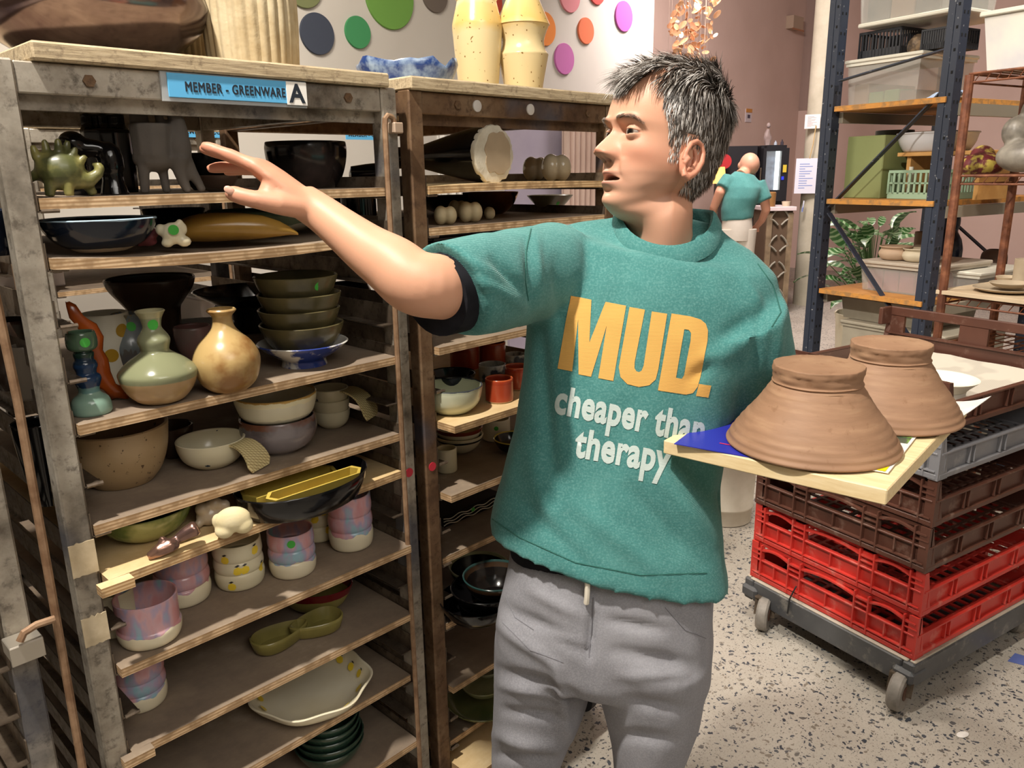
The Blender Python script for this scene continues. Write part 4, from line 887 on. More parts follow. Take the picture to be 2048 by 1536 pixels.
# ================================================================== the man
def at_y(px, py, y):
    r = ray(px, py); return CAM + r * (y / r.y)
def stube(m, pts, rad, seg=32, n=5):
    P = [Vector(p) for p in pts]; idx = list(range(len(P)))
    X = [catmull([(i, P[i][k]) for i in idx], n) for k in range(3)]; Rr = catmull([(i, rad[i]) for i in idx], n)
    return m.tube([Vector((X[0][i][1], X[1][i][1], X[2][i][1])) for i in range(len(Rr))], [r[1] for r in Rr], seg)
def gss(x, s): return math.exp(-(x / s) ** 2)
def sstep(a, b, x):
    t = max(0.0, min(1.0, (x - a) / (b - a))); return t * t * (3 - 2 * t)
def tinted(name, rough, spec=0.4, sss=0.0, bump=0.0, bscale=400):
    t = NT(name); a = t.n('ShaderNodeVertexColor'); a.layer_name = 'tint'; t.set(color=a.outputs[0], rough=rough, spec=spec)
    if sss:
        t.b.inputs['Subsurface Weight'].default_value = sss; t.b.inputs['Subsurface Radius'].default_value = (.010, .004, .002); t.b.inputs['Subsurface Scale'].default_value = .6
    if bump: t.bump(t.noise(bscale, 3), bump, .0008)
    return t.m
SKIN = tinted('skin', 0.48, 0.35, 0.12, 0.12, 500)
def set_tint(me, fn):
    at = me.color_attributes.new('tint', 'FLOAT_COLOR', 'POINT'); buf = np.ones((len(me.vertices), 4), np.float32)
    for i, v in enumerate(me.vertices): buf[i, :3] = fn(v.co)[:3]
    at.data.foreach_set('color', buf.ravel())
C_SKIN = np.array(lin('#cb987d')[:3]); C_PALE = np.array(lin('#cf9d80')[:3]); C_RED = np.array(lin('#bb705a')[:3]); C_LIP = np.array(lin('#b5736a')[:3]); C_DARK = np.array(lin('#2a1210')[:3]); C_STUB = np.array(lin('#ab8874')[:3]); C_BROW = np.array(lin('#5a4538')[:3])
# ---- head: rows of a face profile (eye line = 0, ear axis = 0; metres)
HT_ = [(-.215, .045, .072, .062), (-.165, .036, .066, .058), (-.140, .036, .063, .055), (-.127, .046, .061, .050), (-.119, .066, .060, .046), (-.112, .076, .060, .044), (-.104, .0835, .060, .047), (-.095, .0850, .061, .051), (-.083, .0865, .063, .057),
       (-.074, .0875, .066, .060), (-.065, .0885, .070, .0625), (-.055, .0905, .075, .065), (-.040, .0900, .083, .068), (-.020, .0885, .090, .0705), (0, .0885, .095, .0735), (.018, .0950, .0975, .0755), (.045, .0930, .097, .0765), (.070, .0850, .091, .0725),
       (.090, .0715, .079, .063), (.104, .054, .062, .049), (.112, .038, .045, .035), (.117, .020, .028, .020), (.1185, .004, .010, .006)]
def hrow(z):
    T = HT_
    if z <= T[0][0]: return T[0][1:]
    for i in range(len(T) - 1):
        if T[i][0] <= z <= T[i + 1][0]:
            a, b = T[i], T[i + 1]; t = (z - a[0]) / (b[0] - a[0])
            p, q = T[max(i - 1, 0)], T[min(i + 2, len(T) - 1)]
            o = []
            for k in (1, 2, 3):
                m0 = (b[k] - p[k]) / max(1e-6, b[0] - p[0]) * (b[0] - a[0]); m1 = (q[k] - a[k]) / max(1e-6, q[0] - a[0]) * (b[0] - a[0])
                o.append((2 * t ** 3 - 3 * t * t + 1) * a[k] + (t ** 3 - 2 * t * t + t) * m0 + (-2 * t ** 3 + 3 * t * t) * b[k] + (t ** 3 - t * t) * m1)
            return o
    return T[-1][1:]
EYE_F, EYE_L, EYE_R = .0732, .0325, .0122
def eye_open(l):
    x = (l - EYE_L) / .0155
    return (.0030 * (1 - x * x) + .0003, -.0034 * (1 - x * x)) if abs(x) < 1 else (0, 0)
def head_point(th, z):
    """returns (f, l, u, colour)"""
    c, s = math.cos(th), math.sin(th); side = 1 - max(0.0, c) ** .8
    # the jaw's lower edge climbs towards the ears
    ze = z - .040 * side * sstep(-.035, -.085, z) * (1 - sstep(-.150, -.20, z))
    Fr, B, Wd = hrow(ze)
    if ze < -.11: Wd = Wd
    n = 2.25 if c > 0 else 2.0
    r = (abs(c) ** n + abs(s) ** n) ** (-1 / n)
    f = (Fr if c > 0 else B) * c * r; l = Wd * s * r
    al = abs(l); col = C_SKIN.copy()
    out = math.atan2(l, max(f, 1e-4))
    df = dl = du = 0.0
    if c > 0:
        # flatten the cheeks in front
        df += -.004 * gss(al - .045, .016) * gss(z + .045, .022)
        # nose
        Z = [(.014, 0), (.006, .002), (0, .0055), (-.009, .0125), (-.018, .0195), (-.025, .0248), (-.030, .0268), (-.0345, .0235), (-.0385, .0145), (-.0415, .006), (-.046, .001), (-.050, 0)]
        nv = 0
        for (z0, a0), (z1, a1) in zip(Z, Z[1:]):
            if z1 <= z <= z0: nv = a0 + (a1 - a0) * (z0 - z) / (z0 - z1)
        w = .0085 + .0075 * sstep(0, -.031, z)
        df += nv * math.exp(-(al / w) ** 2.3)
        df += .0105 * gss(al - .0150, .0064) * gss(z + .0335, .0075); dl += .0018 * gss(al - .0165, .006) * gss(z + .033, .008)
        df -= .006 * gss(al - .0075, .0042) * gss(z + .0410, .0035)
        df -= .0028 * gss(al - .0235, .004) * gss(z + .033, .009)
        # sockets, brow, cheekbone
        df -= .0105 * gss(al - .031, .0155) * gss(z - .001, .0105)
        df -= .0060 * gss(al - .0155, .0075) * gss(z - .003, .010)
        df += .0048 * gss(al - .027, .020) * gss(z - .0175, .0065)
        df += .0030 * gss(al - .046, .016) * gss(z + .026, .012); dl += .002 * gss(al - .056, .014) * gss(z + .026, .016)
        df -= .0022 * gss(al - (.020 + .22 * max(0, -.036 - z)), .0042) * sstep(-.034, -.042, z) * sstep(-.072, -.060, z)
        df += .0018 * gss(al - (.028 + .22 * max(0, -.036 - z)), .006) * sstep(-.034, -.042, z) * sstep(-.074, -.060, z)
        # mouth
        df += .0042 * gss(al, .021) * gss(z + .0590, .0042) + .0062 * gss(al, .020) * gss(z + .0745, .0050)
        df -= .0052 * gss(al, .022) * gss(z + .0860, .0048)
        df += .0040 * gss(al, .017) * gss(z + .099, .009)
        ho = .0050 * (1 - (al / .0255) ** 2) if al < .0255 else 0
        mz = -.0662 - .0015 * (al / .02) ** 2
        if ho > 0:
            k = sstep(ho, ho * .55, abs(z - mz)); df -= .017 * k
            col = col * (1 - k) + C_DARK * k
        lipu = gss(al, .024) * (gss(z + .0605, .0030) + gss(z + .0735, .0042)); lipu = min(1, lipu * 1.1) if ho == 0 or abs(z - mz) > ho * .5 else 0
        col = col * (1 - .75 * lipu) + C_LIP * .75 * lipu
        if z < -.044: 
            st = sstep(-.044, -.056, z) * .30; col = col * (1 - st) + C_STUB * st
        if z < -.038 and z > -.046: k = .85 * gss(al - .0075, .0045) * gss(z + .0412, .003); col = col * (1 - k) + C_DARK * k
        rd = .55 * gss(al, .017) * gss(z + .034, .012) + .35 * gss(al - .047, .022) * gss(z + .032, .018); col = col * (1 - rd) + C_RED * rd
        pl = .5 * gss(z - .05, .03); col = col * (1 - pl) + C_PALE * pl
        bz = .0180 + .0022 * gss(al - .036, .014) - .006 * sstep(.042, .055, al)
        k = gss(z - bz, .0036) * sstep(.011, .018, al) * sstep(.057, .045, al); df += .0026 * k
        col = col * (1 - .55 * k) + C_BROW * .55 * k
    f += df; l += math.copysign(dl, l) if l else 0
    al = abs(l)
    if c > .2:
        d2 = (al - EYE_L) ** 2 + z * z; R = EYE_R + .0010
        if d2 < R * R:
            t = EYE_F + math.sqrt(R * R - d2); hi, lo = eye_open(al)
            if lo < z < hi: f = EYE_F + math.sqrt(R * R - d2) - .0060; col = C_RED * .6
            else: f = max(f, t); 
        # lid crease, bag
        col = col * (1 - .18 * gss(al - EYE_L, .014) * gss(z + .010, .004))
    sb = sstep(.030, .045, f) * 0
    return f, l, z, col
HC_ = at_y(1345, 270, 1.365); HS = 1.075
_az, _pt, _rl = math.radians(200), math.radians(11), math.radians(2)
hf = Vector((math.cos(_az), math.sin(_az), 0)); hl = Vector((0, 0, 1)).cross(hf)
HM = Matrix((hf, hl, Vector((0, 0, 1)))).transposed() @ Matrix.Rotation(-_pt, 3, 'Y') @ Matrix.Rotation(_rl, 3, 'X')
_n = to_px(HC_ + HM @ Vector((.1145, 0, -.030)) * HS)
HC_ = HC_ + (RT * (1192 - _n[0]) - UP * (299 - _n[1])) * _n[2] / FPX
def hw(f, l, u): return HC_ + HM @ Vector((f, l, u)) * HS
zs = []
z = -.20
while z < .1185:
    zs.append(z); z += .0011 if -.085 < z < .03 else (.0018 if -.12 < z < .05 else .0035)
zs.append(.1184)
ths = [];
N = 200
for j in range(N):
    a = j / N * 2 - 1   # denser in front
    ths.append(math.pi * (0.55 * a + 0.45 * a ** 3))
head = MB(); hcol = []; rings = []
for z in zs:
    rg = []
    for th in ths:
        f, l, u, col = head_point(th, z); rg.append((f, l, u)); hcol.append(col)
    rings.append(rg)
hv = np.array([p for r in rings for p in r]).reshape(len(zs), N, 3)
# light smoothing of the grid
for it in range(2):
    h2 = hv.copy(); h2[1:-1] = hv[1:-1] * .6 + .1 * (hv[:-2] + hv[2:] + np.roll(hv, 1, 1)[1:-1] + np.roll(hv, -1, 1)[1:-1]); hv = h2
head.loft([[hw(*p) + Vector((.014, .018, 0)) * sstep(-.105, -.185, p[2]) for p in r] for r in hv], cap=True)
# ---- ears
def ear(sgn):
    m = MB(); base = Vector((.002, sgn * .0725, -.030)); out = []
    ax = Vector((-.32, sgn * .50, .10)).normalized(); upv = Vector((-.34, 0, 1)).normalized(); upv = (upv - ax * upv.dot(ax)).normalized(); fw = upv.cross(ax) * (1 if sgn > 0 else -1)
    if fw.x < 0: fw = -fw
    def P(x, y, d): return hw(*(base + fw * x * .9 + upv * y * .9 + ax * d * .9))
    rim = [(.012, -.004, .001), (.013, .010, .004), (.010, .024, .008), (.000, .033, .012), (-.012, .032, .015), (-.020, .022, .017), (-.021, .006, .017), (-.016, -.010, .014), (-.008, -.022, .010), (.002, -.031, .007), (.008, -.029, .004), (.010, -.020, .002)]
    m.tube([P(*p) for p in rim], [.0035 * HS, .004 * HS, .0042 * HS, .0044 * HS, .0045 * HS, .0044 * HS, .0042 * HS, .0042 * HS, .0048 * HS, .0056 * HS, .005 * HS, .0035 * HS], 10)
    an = [(-.004, .022, .008), (-.011, .012, .0095), (-.011, -.002, .0095), (-.004, -.014, .008), (.004, -.016, .006)]
    m.tube([P(*p) for p in an], .0034 * HS, 8)
    m.tube([P(.010, -.010, .002), P(.009, -.002, .007), P(.010, .006, .002)], [.004 * HS, .0045 * HS, .003 * HS], 8)
    c = Vector((-.005, .002, .002)); rr = []
    for k, (q, d) in enumerate(((1, .002), (.98, .0055), (.6, .0015), (.05, -.001))):
        rr.append([P(-.004 + .0175 * q * math.cos(a), .002 + .0305 * q * math.sin(a), d + (.010 * max(0, -math.cos(a)) * q)) for a in [2 * math.pi * j / 24 for j in range(24)]])
    rr.insert(0, [P(-.002 + .014 * math.cos(a), .002 + .026 * math.sin(a), -.008) for a in [2 * math.pi * j / 24 for j in range(24)]])
    m.loft(rr); o = m.build('ear_tmp', None, None, smooth=80); fuse(o, .0015, 4); return o
# ---- limbs
def px3(l): return [at_y(*p) for p in l]
RSH, REL, RWR = at_y(1082, 540, 1.345), at_y(850, 587, 1.085), at_y(628, 416, 1.165)
RTIP = at_y(405, 286, 1.175)
def hand(W, Dv, Nv, side, curl, name, scale=1.0, thumb=None, spread=.0):
    """W wrist, Dv finger direction, Nv palm normal; side = direction from index to little finger"""
    D, Nn = Dv.normalized(), Nv.normalized(); S = side.normalized(); m = MB(); k = scale
    P = lambda d, s_, n_: W + (D * d + S * s_ + Nn * n_) * k
    # palm as loft of flat ellipses
    rr = []
    for d, w, t, n0 in ((-.012, .027, .021, 0), (.010, .030, .019, 0), (.035, .038, .018, -.003), (.06, .043, .0165, -.007), (.085, .044, .0145, -.010), (.098, .041, .0115, -.009)):
        rr.append([P(d, w * math.cos(a), n0 + t * math.sin(a)) for a in [2 * math.pi * j / 18 for j in range(18)]])
    m.loft(rr)
    for i, (s0, L, r) in enumerate(((-.031, .074, .0092), (-.0105, .083, .0094), (.0105, .078, .0090), (.030, .062, .0080))):
        q = P(.088, s0, -.010); ang = 0; pts = [P(.070, s0 * .9, -.008), q]; rad = [r * 1.25 * k, r * 1.18 * k]; dirv = D + S * (spread * (i - 1.2)); dirv.normalize(); cur = q
        for seg, fr in enumerate((.45, .31, .24)):
            ang += curl[i][seg]; dd = dirv * math.cos(ang) + Nn * math.sin(ang)
            mid = cur + dd * L * fr * .5 * k; cur = cur + dd * L * fr * k
            pts += [mid, cur]; rad += [r * (.98, .92, .86)[seg] * k, r * (1.04, .96, .62)[seg] * k]
        m.tube(pts, rad, 12)
    th = thumb; pts = [P(*p) for p in th]; m.tube(pts, [.017 * k, .0155 * k, .0125 * k, .0118 * k, .0112 * k, .007 * k][:len(pts)], 12)
    return m, P
Dh = (RTIP - RWR).normalized(); vw = (RWR - CAM).normalized()
side = (vw - Dh * vw.dot(Dh)).normalized(); Nh = Dh.cross(side)
if Nh.z > 0: Nh = -Nh
side = (side * 1.0 - Nh * .04).normalized(); Nh = Dh.cross(side).normalized()
if Nh.z > 0: Nh = -Nh
armR = MB()
hm, HP = hand(RWR, Dh, Nh, side, [(.13, .05, .04), (.15, .09, .06), (.42, .14, .10), (.44, .16, .10)], 'h', 1.04,
              [(.010, -.016, .006), (.034, -.034, .017), (.059, -.043, .027), (.078, -.045, .033), (.092, -.044, .036), (.100, -.043, .037)], .0)
for q_ in ((.042, -.026, .010), (.054, -.028, .010), (.030, -.022, .009)): armR.ball(HP(*q_), .0165, 12, 8)
armR.add(hm.v, hm.f)
el = REL; ax = (RWR - REL)
stube(armR, [RSH, RSH.lerp(REL, .35), RSH.lerp(REL, .75), REL + Vector((.012, .012, .008)), REL + ax * .10 + Vector((0, 0, .004)), REL + ax * .28 + Vector((0, 0, .004)), REL + ax * .5, REL + ax * .75, REL + ax * .93, RWR + Dh * .02], [.056, .051, .047, .0455, .0450, .0425, .0365, .0305, .0275, .0262])
oR = armR.build('armR_tmp', None, None, smooth=80); fuse(oR, .0024, 22, .5)
# left arm carrying the board
LSH = at_y(1492, 625, 1.265); LEL = Vector((.440, 1.36, 1.160)); LWR = Vector((.485, 1.255, 1.158)); LDN = Vector((.35, -.75, .06)).normalized()
armL = MB(); hm, _ = hand(LWR, Vector((.62, -.30, .06)), Vector((0, 0, 1)), Vector((.30, .75, 0)), [(.04, .05, .04)] * 4, 'h', 1.0, [(.012, -.020, .004), (.036, -.042, .006), (.060, -.058, .008), (.082, -.066, .010), (.096, -.070, .012)], .05)
armL.add(hm.v, hm.f); stube(armL, [LSH.lerp(LEL, .12), LSH.lerp(LEL, .5), LSH.lerp(LEL, .85), LEL, LEL.lerp(LWR, .2), LEL.lerp(LWR, .55), LEL.lerp(LWR, .9), LWR + Vector((.004, -.01, 0))], [.046, .047, .047, .047, .046, .041, .030, .027])
oL = armL.build('armL_tmp', None, None, smooth=80); fuse(oL, .003, 6, .5)
# ---- trunk rings (outline left px, right px, depth, half thickness)
FACE = .16
def ring(l, r, yc, th, n=56, e=2.4, grow=0.0, droop=0.0):
    A0, B0 = at_y(l[0], l[1], yc), at_y(r[0], r[1], yc); hw_ = (B0 - A0).length / 2 * .985 + grow; c = (A0 + B0) / 2
    X = (B0 - A0).normalized(); X = (X + Vector((0, -FACE, 0))).normalized(); Yd = Vector((0, 0, 1)).cross(X); Yd = (Yd - X * Yd.dot(X)).normalized(); out = []
    for j in range(n):
        a = 2 * math.pi * j / n; cc, ss = math.cos(a), math.sin(a); k = (abs(cc) ** e + abs(ss) ** e) ** (-1 / e)
        out.append(c + X * (hw_ * cc * k) + Yd * ((th + grow) * ss * k) + Vector((0, 0, -droop * max(0, -ss))))
    return out
TR = [((978, 1060), (1455, 1152), 1.245, .130), ((986, 1015), (1446, 1108), 1.255, .128), ((1003, 955), (1440, 1050), 1.270, .126), ((1024, 860), (1437, 960), 1.290, .124), ((1040, 745), (1452, 862), 1.310, .122), ((1047, 650), (1478, 775), 1.325, .122),
      ((1044, 570), (1525, 695), 1.335, .118), ((1052, 500), (1556, 612), 1.340, .100), ((1085, 462), (1545, 548), 1.345, .082), ((1150, 447), (1500, 500), 1.352, .070), ((1214, 440), (1450, 464), 1.354, .080), ((1228, 434), (1438, 450), 1.353, .078)]
DROOP = {9: .022, 10: .052, 11: .056}
shirt = MB(); shirt.loft([ring(*t, droop=DROOP.get(i, 0)) for i, t in enumerate(TR)])
HEMR = RSH.lerp(REL, .84)
def sleeve(a, b, r0, r1, tilt, seg=28, mid=None):
    rr = []; axv = (b - a).normalized(); N = axv.cross(Vector((0, 0, 1))).normalized(); B = axv.cross(N)
    for i in range(7):
        t = i / 6; r = r0 + (r1 - r0) * t; c = a.lerp(b, t); cut = tilt * t
        rr.append([c + N * (math.cos(q) * r) + B * (math.sin(q) * r * 1.05) + axv * (cut * r * math.sin(q)) for q in [2 * math.pi * j / seg for j in range(seg)]])
    return rr
shirt.loft(sleeve(RSH + Vector((.03, .0, -.002)), HEMR + Vector((.004, .0, -.002)), .080, .069, -.36))
LHEM = LSH.lerp(LEL, .80) + Vector((.0, .0, 0))
shirt.loft(sleeve(LSH + Vector((-.010, .01, .0)), LHEM, .078, .076, .0))
oS = shirt.build('shirt', None, None, smooth=80); fuse(oS, .006, 10, .5)
# collar rib
# folds: (px from, px to, width px, depth m)
FOLDS = [((1052, 480), (1062, 620), 9, -.004), ((1075, 470), (1080, 590), 8, .003), ((985, 520), (1052, 590), 10, -.007), ((960, 560), (1040, 610), 9, .006), ((940, 520), (1000, 560), 10, .004), ((1075, 640), (1110, 1000), 16, -.006), ((1110, 520), (1125, 660), 12, -.004),
         ((1170, 480), (1178, 560), 10, -.003), ((1440, 690), (1500, 640), 18, -.008), ((1400, 730), (1470, 690), 20, .007), ((1380, 760), (1430, 720), 14, -.006), ((1360, 900), (1440, 1010), 22, -.009), ((1320, 950), (1420, 1080), 20, .007), ((1260, 980), (1400, 1130), 18, -.006), ((1150, 1010), (1330, 1150), 22, .006),
         ((1060, 900), (1120, 1090), 20, .005), ((1040, 1000), (1180, 1140), 16, -.005), ((1530, 600), (1500, 760), 12, -.006), ((1565, 640), (1545, 760), 10, .005), ((1340, 500), (1480, 520), 14, -.003), ((1490, 560), (1540, 640), 10, .004), ((1200, 560), (1210, 600), 12, .002)]
def apply_folds(o, folds, namp, nscale, band=None):
    me = o.data; me.update(); nr = [v.normal.copy() for v in me.vertices]
    for v, n in zip(me.vertices, nr):
        px, py, dd = to_px(v.co); d = 0.0
        if n.dot(v.co - CAM) < .02:
            for (a, b, w, amp) in folds:
                ax_, ay_ = a; bx, by = b; ex, ey = bx - ax_, by - ay_; L2 = ex * ex + ey * ey
                t = max(0, min(1, ((px - ax_) * ex + (py - ay_) * ey) / L2)); dx, dy = px - ax_ - ex * t, py - ay_ - ey * t
                q = (dx * dx + dy * dy) / (w * w)
                if q < 6: d += amp * math.exp(-q) * (math.sin(math.pi * (.12 + .76 * t)))
        q = v.co * nscale; d += namp * (noise.noise((q.x, q.y, q.z * .45)) + .4 * noise.noise((q.x * 2.3, q.y * 2.3, q.z * 1.1 + 7)))
        v.co += n * d
    me.update()
apply_folds(oS, [(a, b, w, amp * 1.25) for a, b, w, amp in FOLDS], .0050, 11)
t_ = NT('teal_knit_cotton'); nz = t_.noise(9, 5, .6)
tc = t_.coord('Object'); wv = t_.n('ShaderNodeTexWave', wave_type='BANDS', bands_direction='Z'); wv.inputs['Scale'].default_value = 150; wv.inputs['Distortion'].default_value = 1.2; wv.inputs['Detail'].default_value = 1; t_.l(tc, wv.inputs[0])
c_ = t_.ramp(nz, [(.3, '#3f7674'), (.55, '#4a8481'), (.75, '#5a938f')]); c_ = t_.mix(t_.math('MULTIPLY', wv.outputs['Fac'], .35), c_, '#356865'); c_ = t_.mix(t_.ramp(t_.noise(320, 2), [(.45, 0.0), (.7, .35)]), c_, '#7aaba6')
t_.set(color=c_, rough=.95, spec=.12); t_.b.inputs['Sheen Weight'].default_value = .15; t_.bump(wv.outputs['Fac'], .35, .0008); TEAL = t_.m
oS.data.materials.append(TEAL)
man = thing('person', 'man in a teal printed shirt pointing at the rack and holding a board', 'person', Vector((.17, 1.24, 0)))
off = -man.location
def adopt(o, name):
    o.name = name; o.data.name = name; o.parent = man; o.location = off; return o
adopt(oS, 'shirt')
bvS = BVHTree.FromPolygons([v.co.copy() for v in oS.data.vertices], [tuple(p.vertices) for p in oS.data.polygons])
# collar band and seams laid on the shirt
def on_shirt(px, py, bv, lift=.0010):
    r = ray(px, py).normalized(); h = bv.ray_cast(CAM, r)
    return (h[0] + h[1] * lift, h[1]) if h[0] is not None else (None, None)
def seam(name, pxs, mat, r=.0011, bv=None):
    pts = []
    for (x0, y0), (x1, y1) in zip(pxs, pxs[1:]):
        for k in range(6):
            p, n = on_shirt(x0 + (x1 - x0) * k / 6, y0 + (y1 - y0) * k / 6, bv or bvS, .0004)
            if p: pts.append(p)
    if len(pts) > 2:
        m = MB(); m.tube(pts, r, 5); return adopt(m.build(name, mat, None), name)
TEALDK = plain('teal_seam', '#2c6159', .95)
seam('sleeve_seam', [(1062, 458), (1052, 500), (1050, 560), (1058, 610)], TEALDK)
seam('sleeve_seam', [(1515, 528), (1545, 570), (1562, 625), (1540, 660)], TEALDK)
seam('hem_seam', [(985, 1038), (1040, 1075), (1150, 1125), (1280, 1150), (1440, 1145)], TEALDK)
# collar: ring round the neck
nb = [ring((1226, 446), (1440, 456), 1.350, .080, 44, 2.1, .002, .058), ring((1228, 436), (1438, 446), 1.351, .080, 44, 2.1, .003, .057), ring((1236, 420), (1430, 426), 1.352, .0775, 44, 2.1, .001, .054), ring((1239, 416), (1427, 421), 1.352, .0755, 44, 2.1, -.001, .053), ring((1241, 421), (1424, 427), 1.352, .073, 44, 2.1, -.003, .054), ring((1236, 446), (1430, 456), 1.352, .075, 44, 2.1, -.003, .058)]
m = MB(); m.loft(nb, cap=False); adopt(m.build('collar', TEAL, None, smooth=60), 'collar')
# ---- print on the chest, laid on the cloth
from mathutils.geometry import tessellate_polygon
def zq(x, y): return (960 + x / 2.9257, 480 + y / 2.9257)
def grid_print(name, polys, mat, fn, step, label):
    """flat outline (with holes) -> fine triangles -> laid on the cloth through fn(2-D)->pixel"""
    m = MB()
    for poly in polys:
        bmx = bmesh.new(); loops = poly; flat = [Vector((x, y, 0)) for lp in loops for x, y in lp]
        for v in flat: bmx.verts.new(v)
        bmx.verts.ensure_lookup_table()
        for t in tessellate_polygon([[Vector((x, y, 0)) for x, y in lp] for lp in loops]):
            try: bmx.faces.new([bmx.verts[i] for i in t])
            except ValueError: pass
        for it in range(6):
            le = [e for e in bmx.edges if e.calc_length() > step]
            if not le: break
            bmesh.ops.subdivide_edges(bmx, edges=le, cuts=1); bmesh.ops.triangulate(bmx, faces=bmx.faces[:])
        bmx.verts.ensure_lookup_table(); bmx.verts.index_update(); vs = []; bad = set()
        for v in bmx.verts:
            px, py = fn(v.co.x, v.co.y); p, n = on_shirt(px, py, bvS, .0009)
            if p is None: bad.add(v.index); p = Vector()
            vs.append(p)
        m.add(vs, [tuple(v.index for v in f.verts) for f in bmx.faces if not any(v.index in bad for v in f.verts)]); bmx.free()
    o = adopt(m.build(name, mat, None, smooth=80), name)
    o['label'] = label; return o
ML = [(530, 325), (652, 350), (640, 600), (735, 362), (855, 385), (780, 825), (692, 808), (742, 500), (650, 800), (577, 786), (575, 462), (540, 769), (455, 752)]
UL_ = [(875, 392), (965, 408), (905, 715), (904, 750), (915, 768), (930, 773), (945, 765), (957, 735), (1005, 418), (1095, 432), (1043, 755), (1028, 815), (990, 850), (930, 860), (862, 843), (822, 802), (812, 745)]
DL = [(1120, 430), (1230, 447), (1290, 465), (1320, 490), (1333, 530), (1330, 590), (1290, 800), (1272, 860), (1245, 895), (1205, 905), (1040, 880)]
DH_ = [(1195, 522), (1222, 527), (1234, 545), (1231, 590), (1193, 790), (1180, 812), (1146, 806)]
DT = [(1280, 842), (1352, 852), (1335, 922), (1262, 912)]
def print_mat(name, c, c2):
    t = NT(name); wv = t.n('ShaderNodeTexWave', wave_type='BANDS', bands_direction='Z'); wv.inputs['Scale'].default_value = 150; wv.inputs['Distortion'].default_value = 1.2; t.l(t.coord(), wv.inputs[0])
    t.set(color=t.mix(t.math('MULTIPLY', wv.outputs['Fac'], .5), c, c2), rough=.85, spec=.2); t.bump(wv.outputs['Fac'], .3, .0006); return t.m
OCHRE = print_mat('ochre_print', '#d8a85c', '#c2934c'); WPRINT = print_mat('white_print', '#c3d0cc', '#9db1ac')
grid_print('print_word', [[ML], [UL_], [DL, DH_], [DT]], OCHRE, zq, 22, 'ochre block capitals reading MUD.')
def text_print(body, quad, label, bold=.036):
    cu = bpy.data.curves.new('t', 'FONT'); cu.body = body; cu.size = 1; cu.offset = bold; cu.resolution_u = 4; cu.space_character = 1.06
    o = bpy.data.objects.new('t', cu); COL.objects.link(o)
    me = bpy.data.meshes.new_from_object(o.evaluated_get(bpy.context.evaluated_depsgraph_get())); bpy.data.objects.remove(o)
    X1 = max(v.co.x for v in me.vertices); X0 = min(v.co.x for v in me.vertices); H = .74
    (bl, br, tl, tr) = quad
    bmx = bmesh.new(); bmx.from_mesh(me); bmesh.ops.triangulate(bmx, faces=bmx.faces[:])
    for it in range(4):
        le = [e for e in bmx.edges if e.calc_length() > .14]
        if not le: break
        bmesh.ops.subdivide_edges(bmx, edges=le, cuts=1); bmesh.ops.triangulate(bmx, faces=bmx.faces[:])
    vs = []; bad = set(); bmx.verts.index_update()
    for v in bmx.verts:
        s = (v.co.x - X0) / (X1 - X0); yy = v.co.y; t = yy * 1.25 / H if yy < 0 else (yy * .76 / .53 if yy < .53 else .76 + (yy - .53) * .24 / .21)
        q = [(bl[k] * (1 - s) + br[k] * s) * (1 - t) + (tl[k] * (1 - s) + tr[k] * s) * t for k in (0, 1)]
        p, n = on_shirt(*zq(*q), bvS, .0010)
        if p is None: bad.add(v.index); p = Vector()
        vs.append(p)
    m = MB(); m.add(vs, [tuple(v.index for v in f.verts) for f in bmx.faces if not any(v.index in bad for v in f.verts)]); bmx.free()
    o = adopt(m.build('print_line', WPRINT, None, smooth=80), 'print_line'); o['label'] = label
text_print('cheaper than', ((432, 1003), (1300, 1192), (458, 842), (1330, 1022)), 'white lettering reading cheaper than')
text_print('therapy', ((545, 1258), (1105, 1362), (572, 1092), (1132, 1192)), 'white lettering reading therapy')
# ---- trousers
tro = MB()
tro.loft([ring((1003, 1108), (1436, 1070), 1.245, .117, grow=-.012), ring((999, 1150), (1432, 1150), 1.243, .119, grow=-.007), ring((990, 1220), (1426, 1270), 1.24, .124), ring((986, 1275), (1420, 1330), 1.24, .124), ring((988, 1310), (1414, 1352), 1.24, .11)])
def leg(L, yc, dirl):
    rr = []
    for l, r, y, th in L: rr.append(ring(l, r, y, th, 32, 2.1))
    c = sum(rr[-1], Vector()) / 32; base = rr[-1]
    for zt, k in ((.36, .96), (.22, .92), (.09, .98)):
        t = (c.z - zt); rr.append([c + (p - c) * k + Vector((dirl[0] * t, dirl[1] * t, -(c.z - zt) - (p.z - c.z) * (1 if zt < .3 else .5))) for p in base])
    return rr
tro.loft(leg([((986, 1270), (1200, 1290), 1.27, .115), ((985, 1340), (1188, 1345), 1.275, .105), ((984, 1430), (1163, 1440), 1.28, .092), ((984, 1500), (1128, 1510), 1.285, .080), ((983, 1560), (1108, 1565), 1.288, .075)], 1.27, (-.02, .06)))
tro.loft(leg([((1160, 1270), (1424, 1300), 1.215, .115), ((1186, 1340), (1412, 1352), 1.215, .105), ((1208, 1430), (1396, 1440), 1.21, .092), ((1222, 1500), (1368, 1510), 1.205, .080), ((1228, 1560), (1352, 1565), 1.203, .075)], 1.21, (.0, .06)))
oT = tro.build('trousers', None, None, smooth=80); fuse(oT, .007, 6, .5)
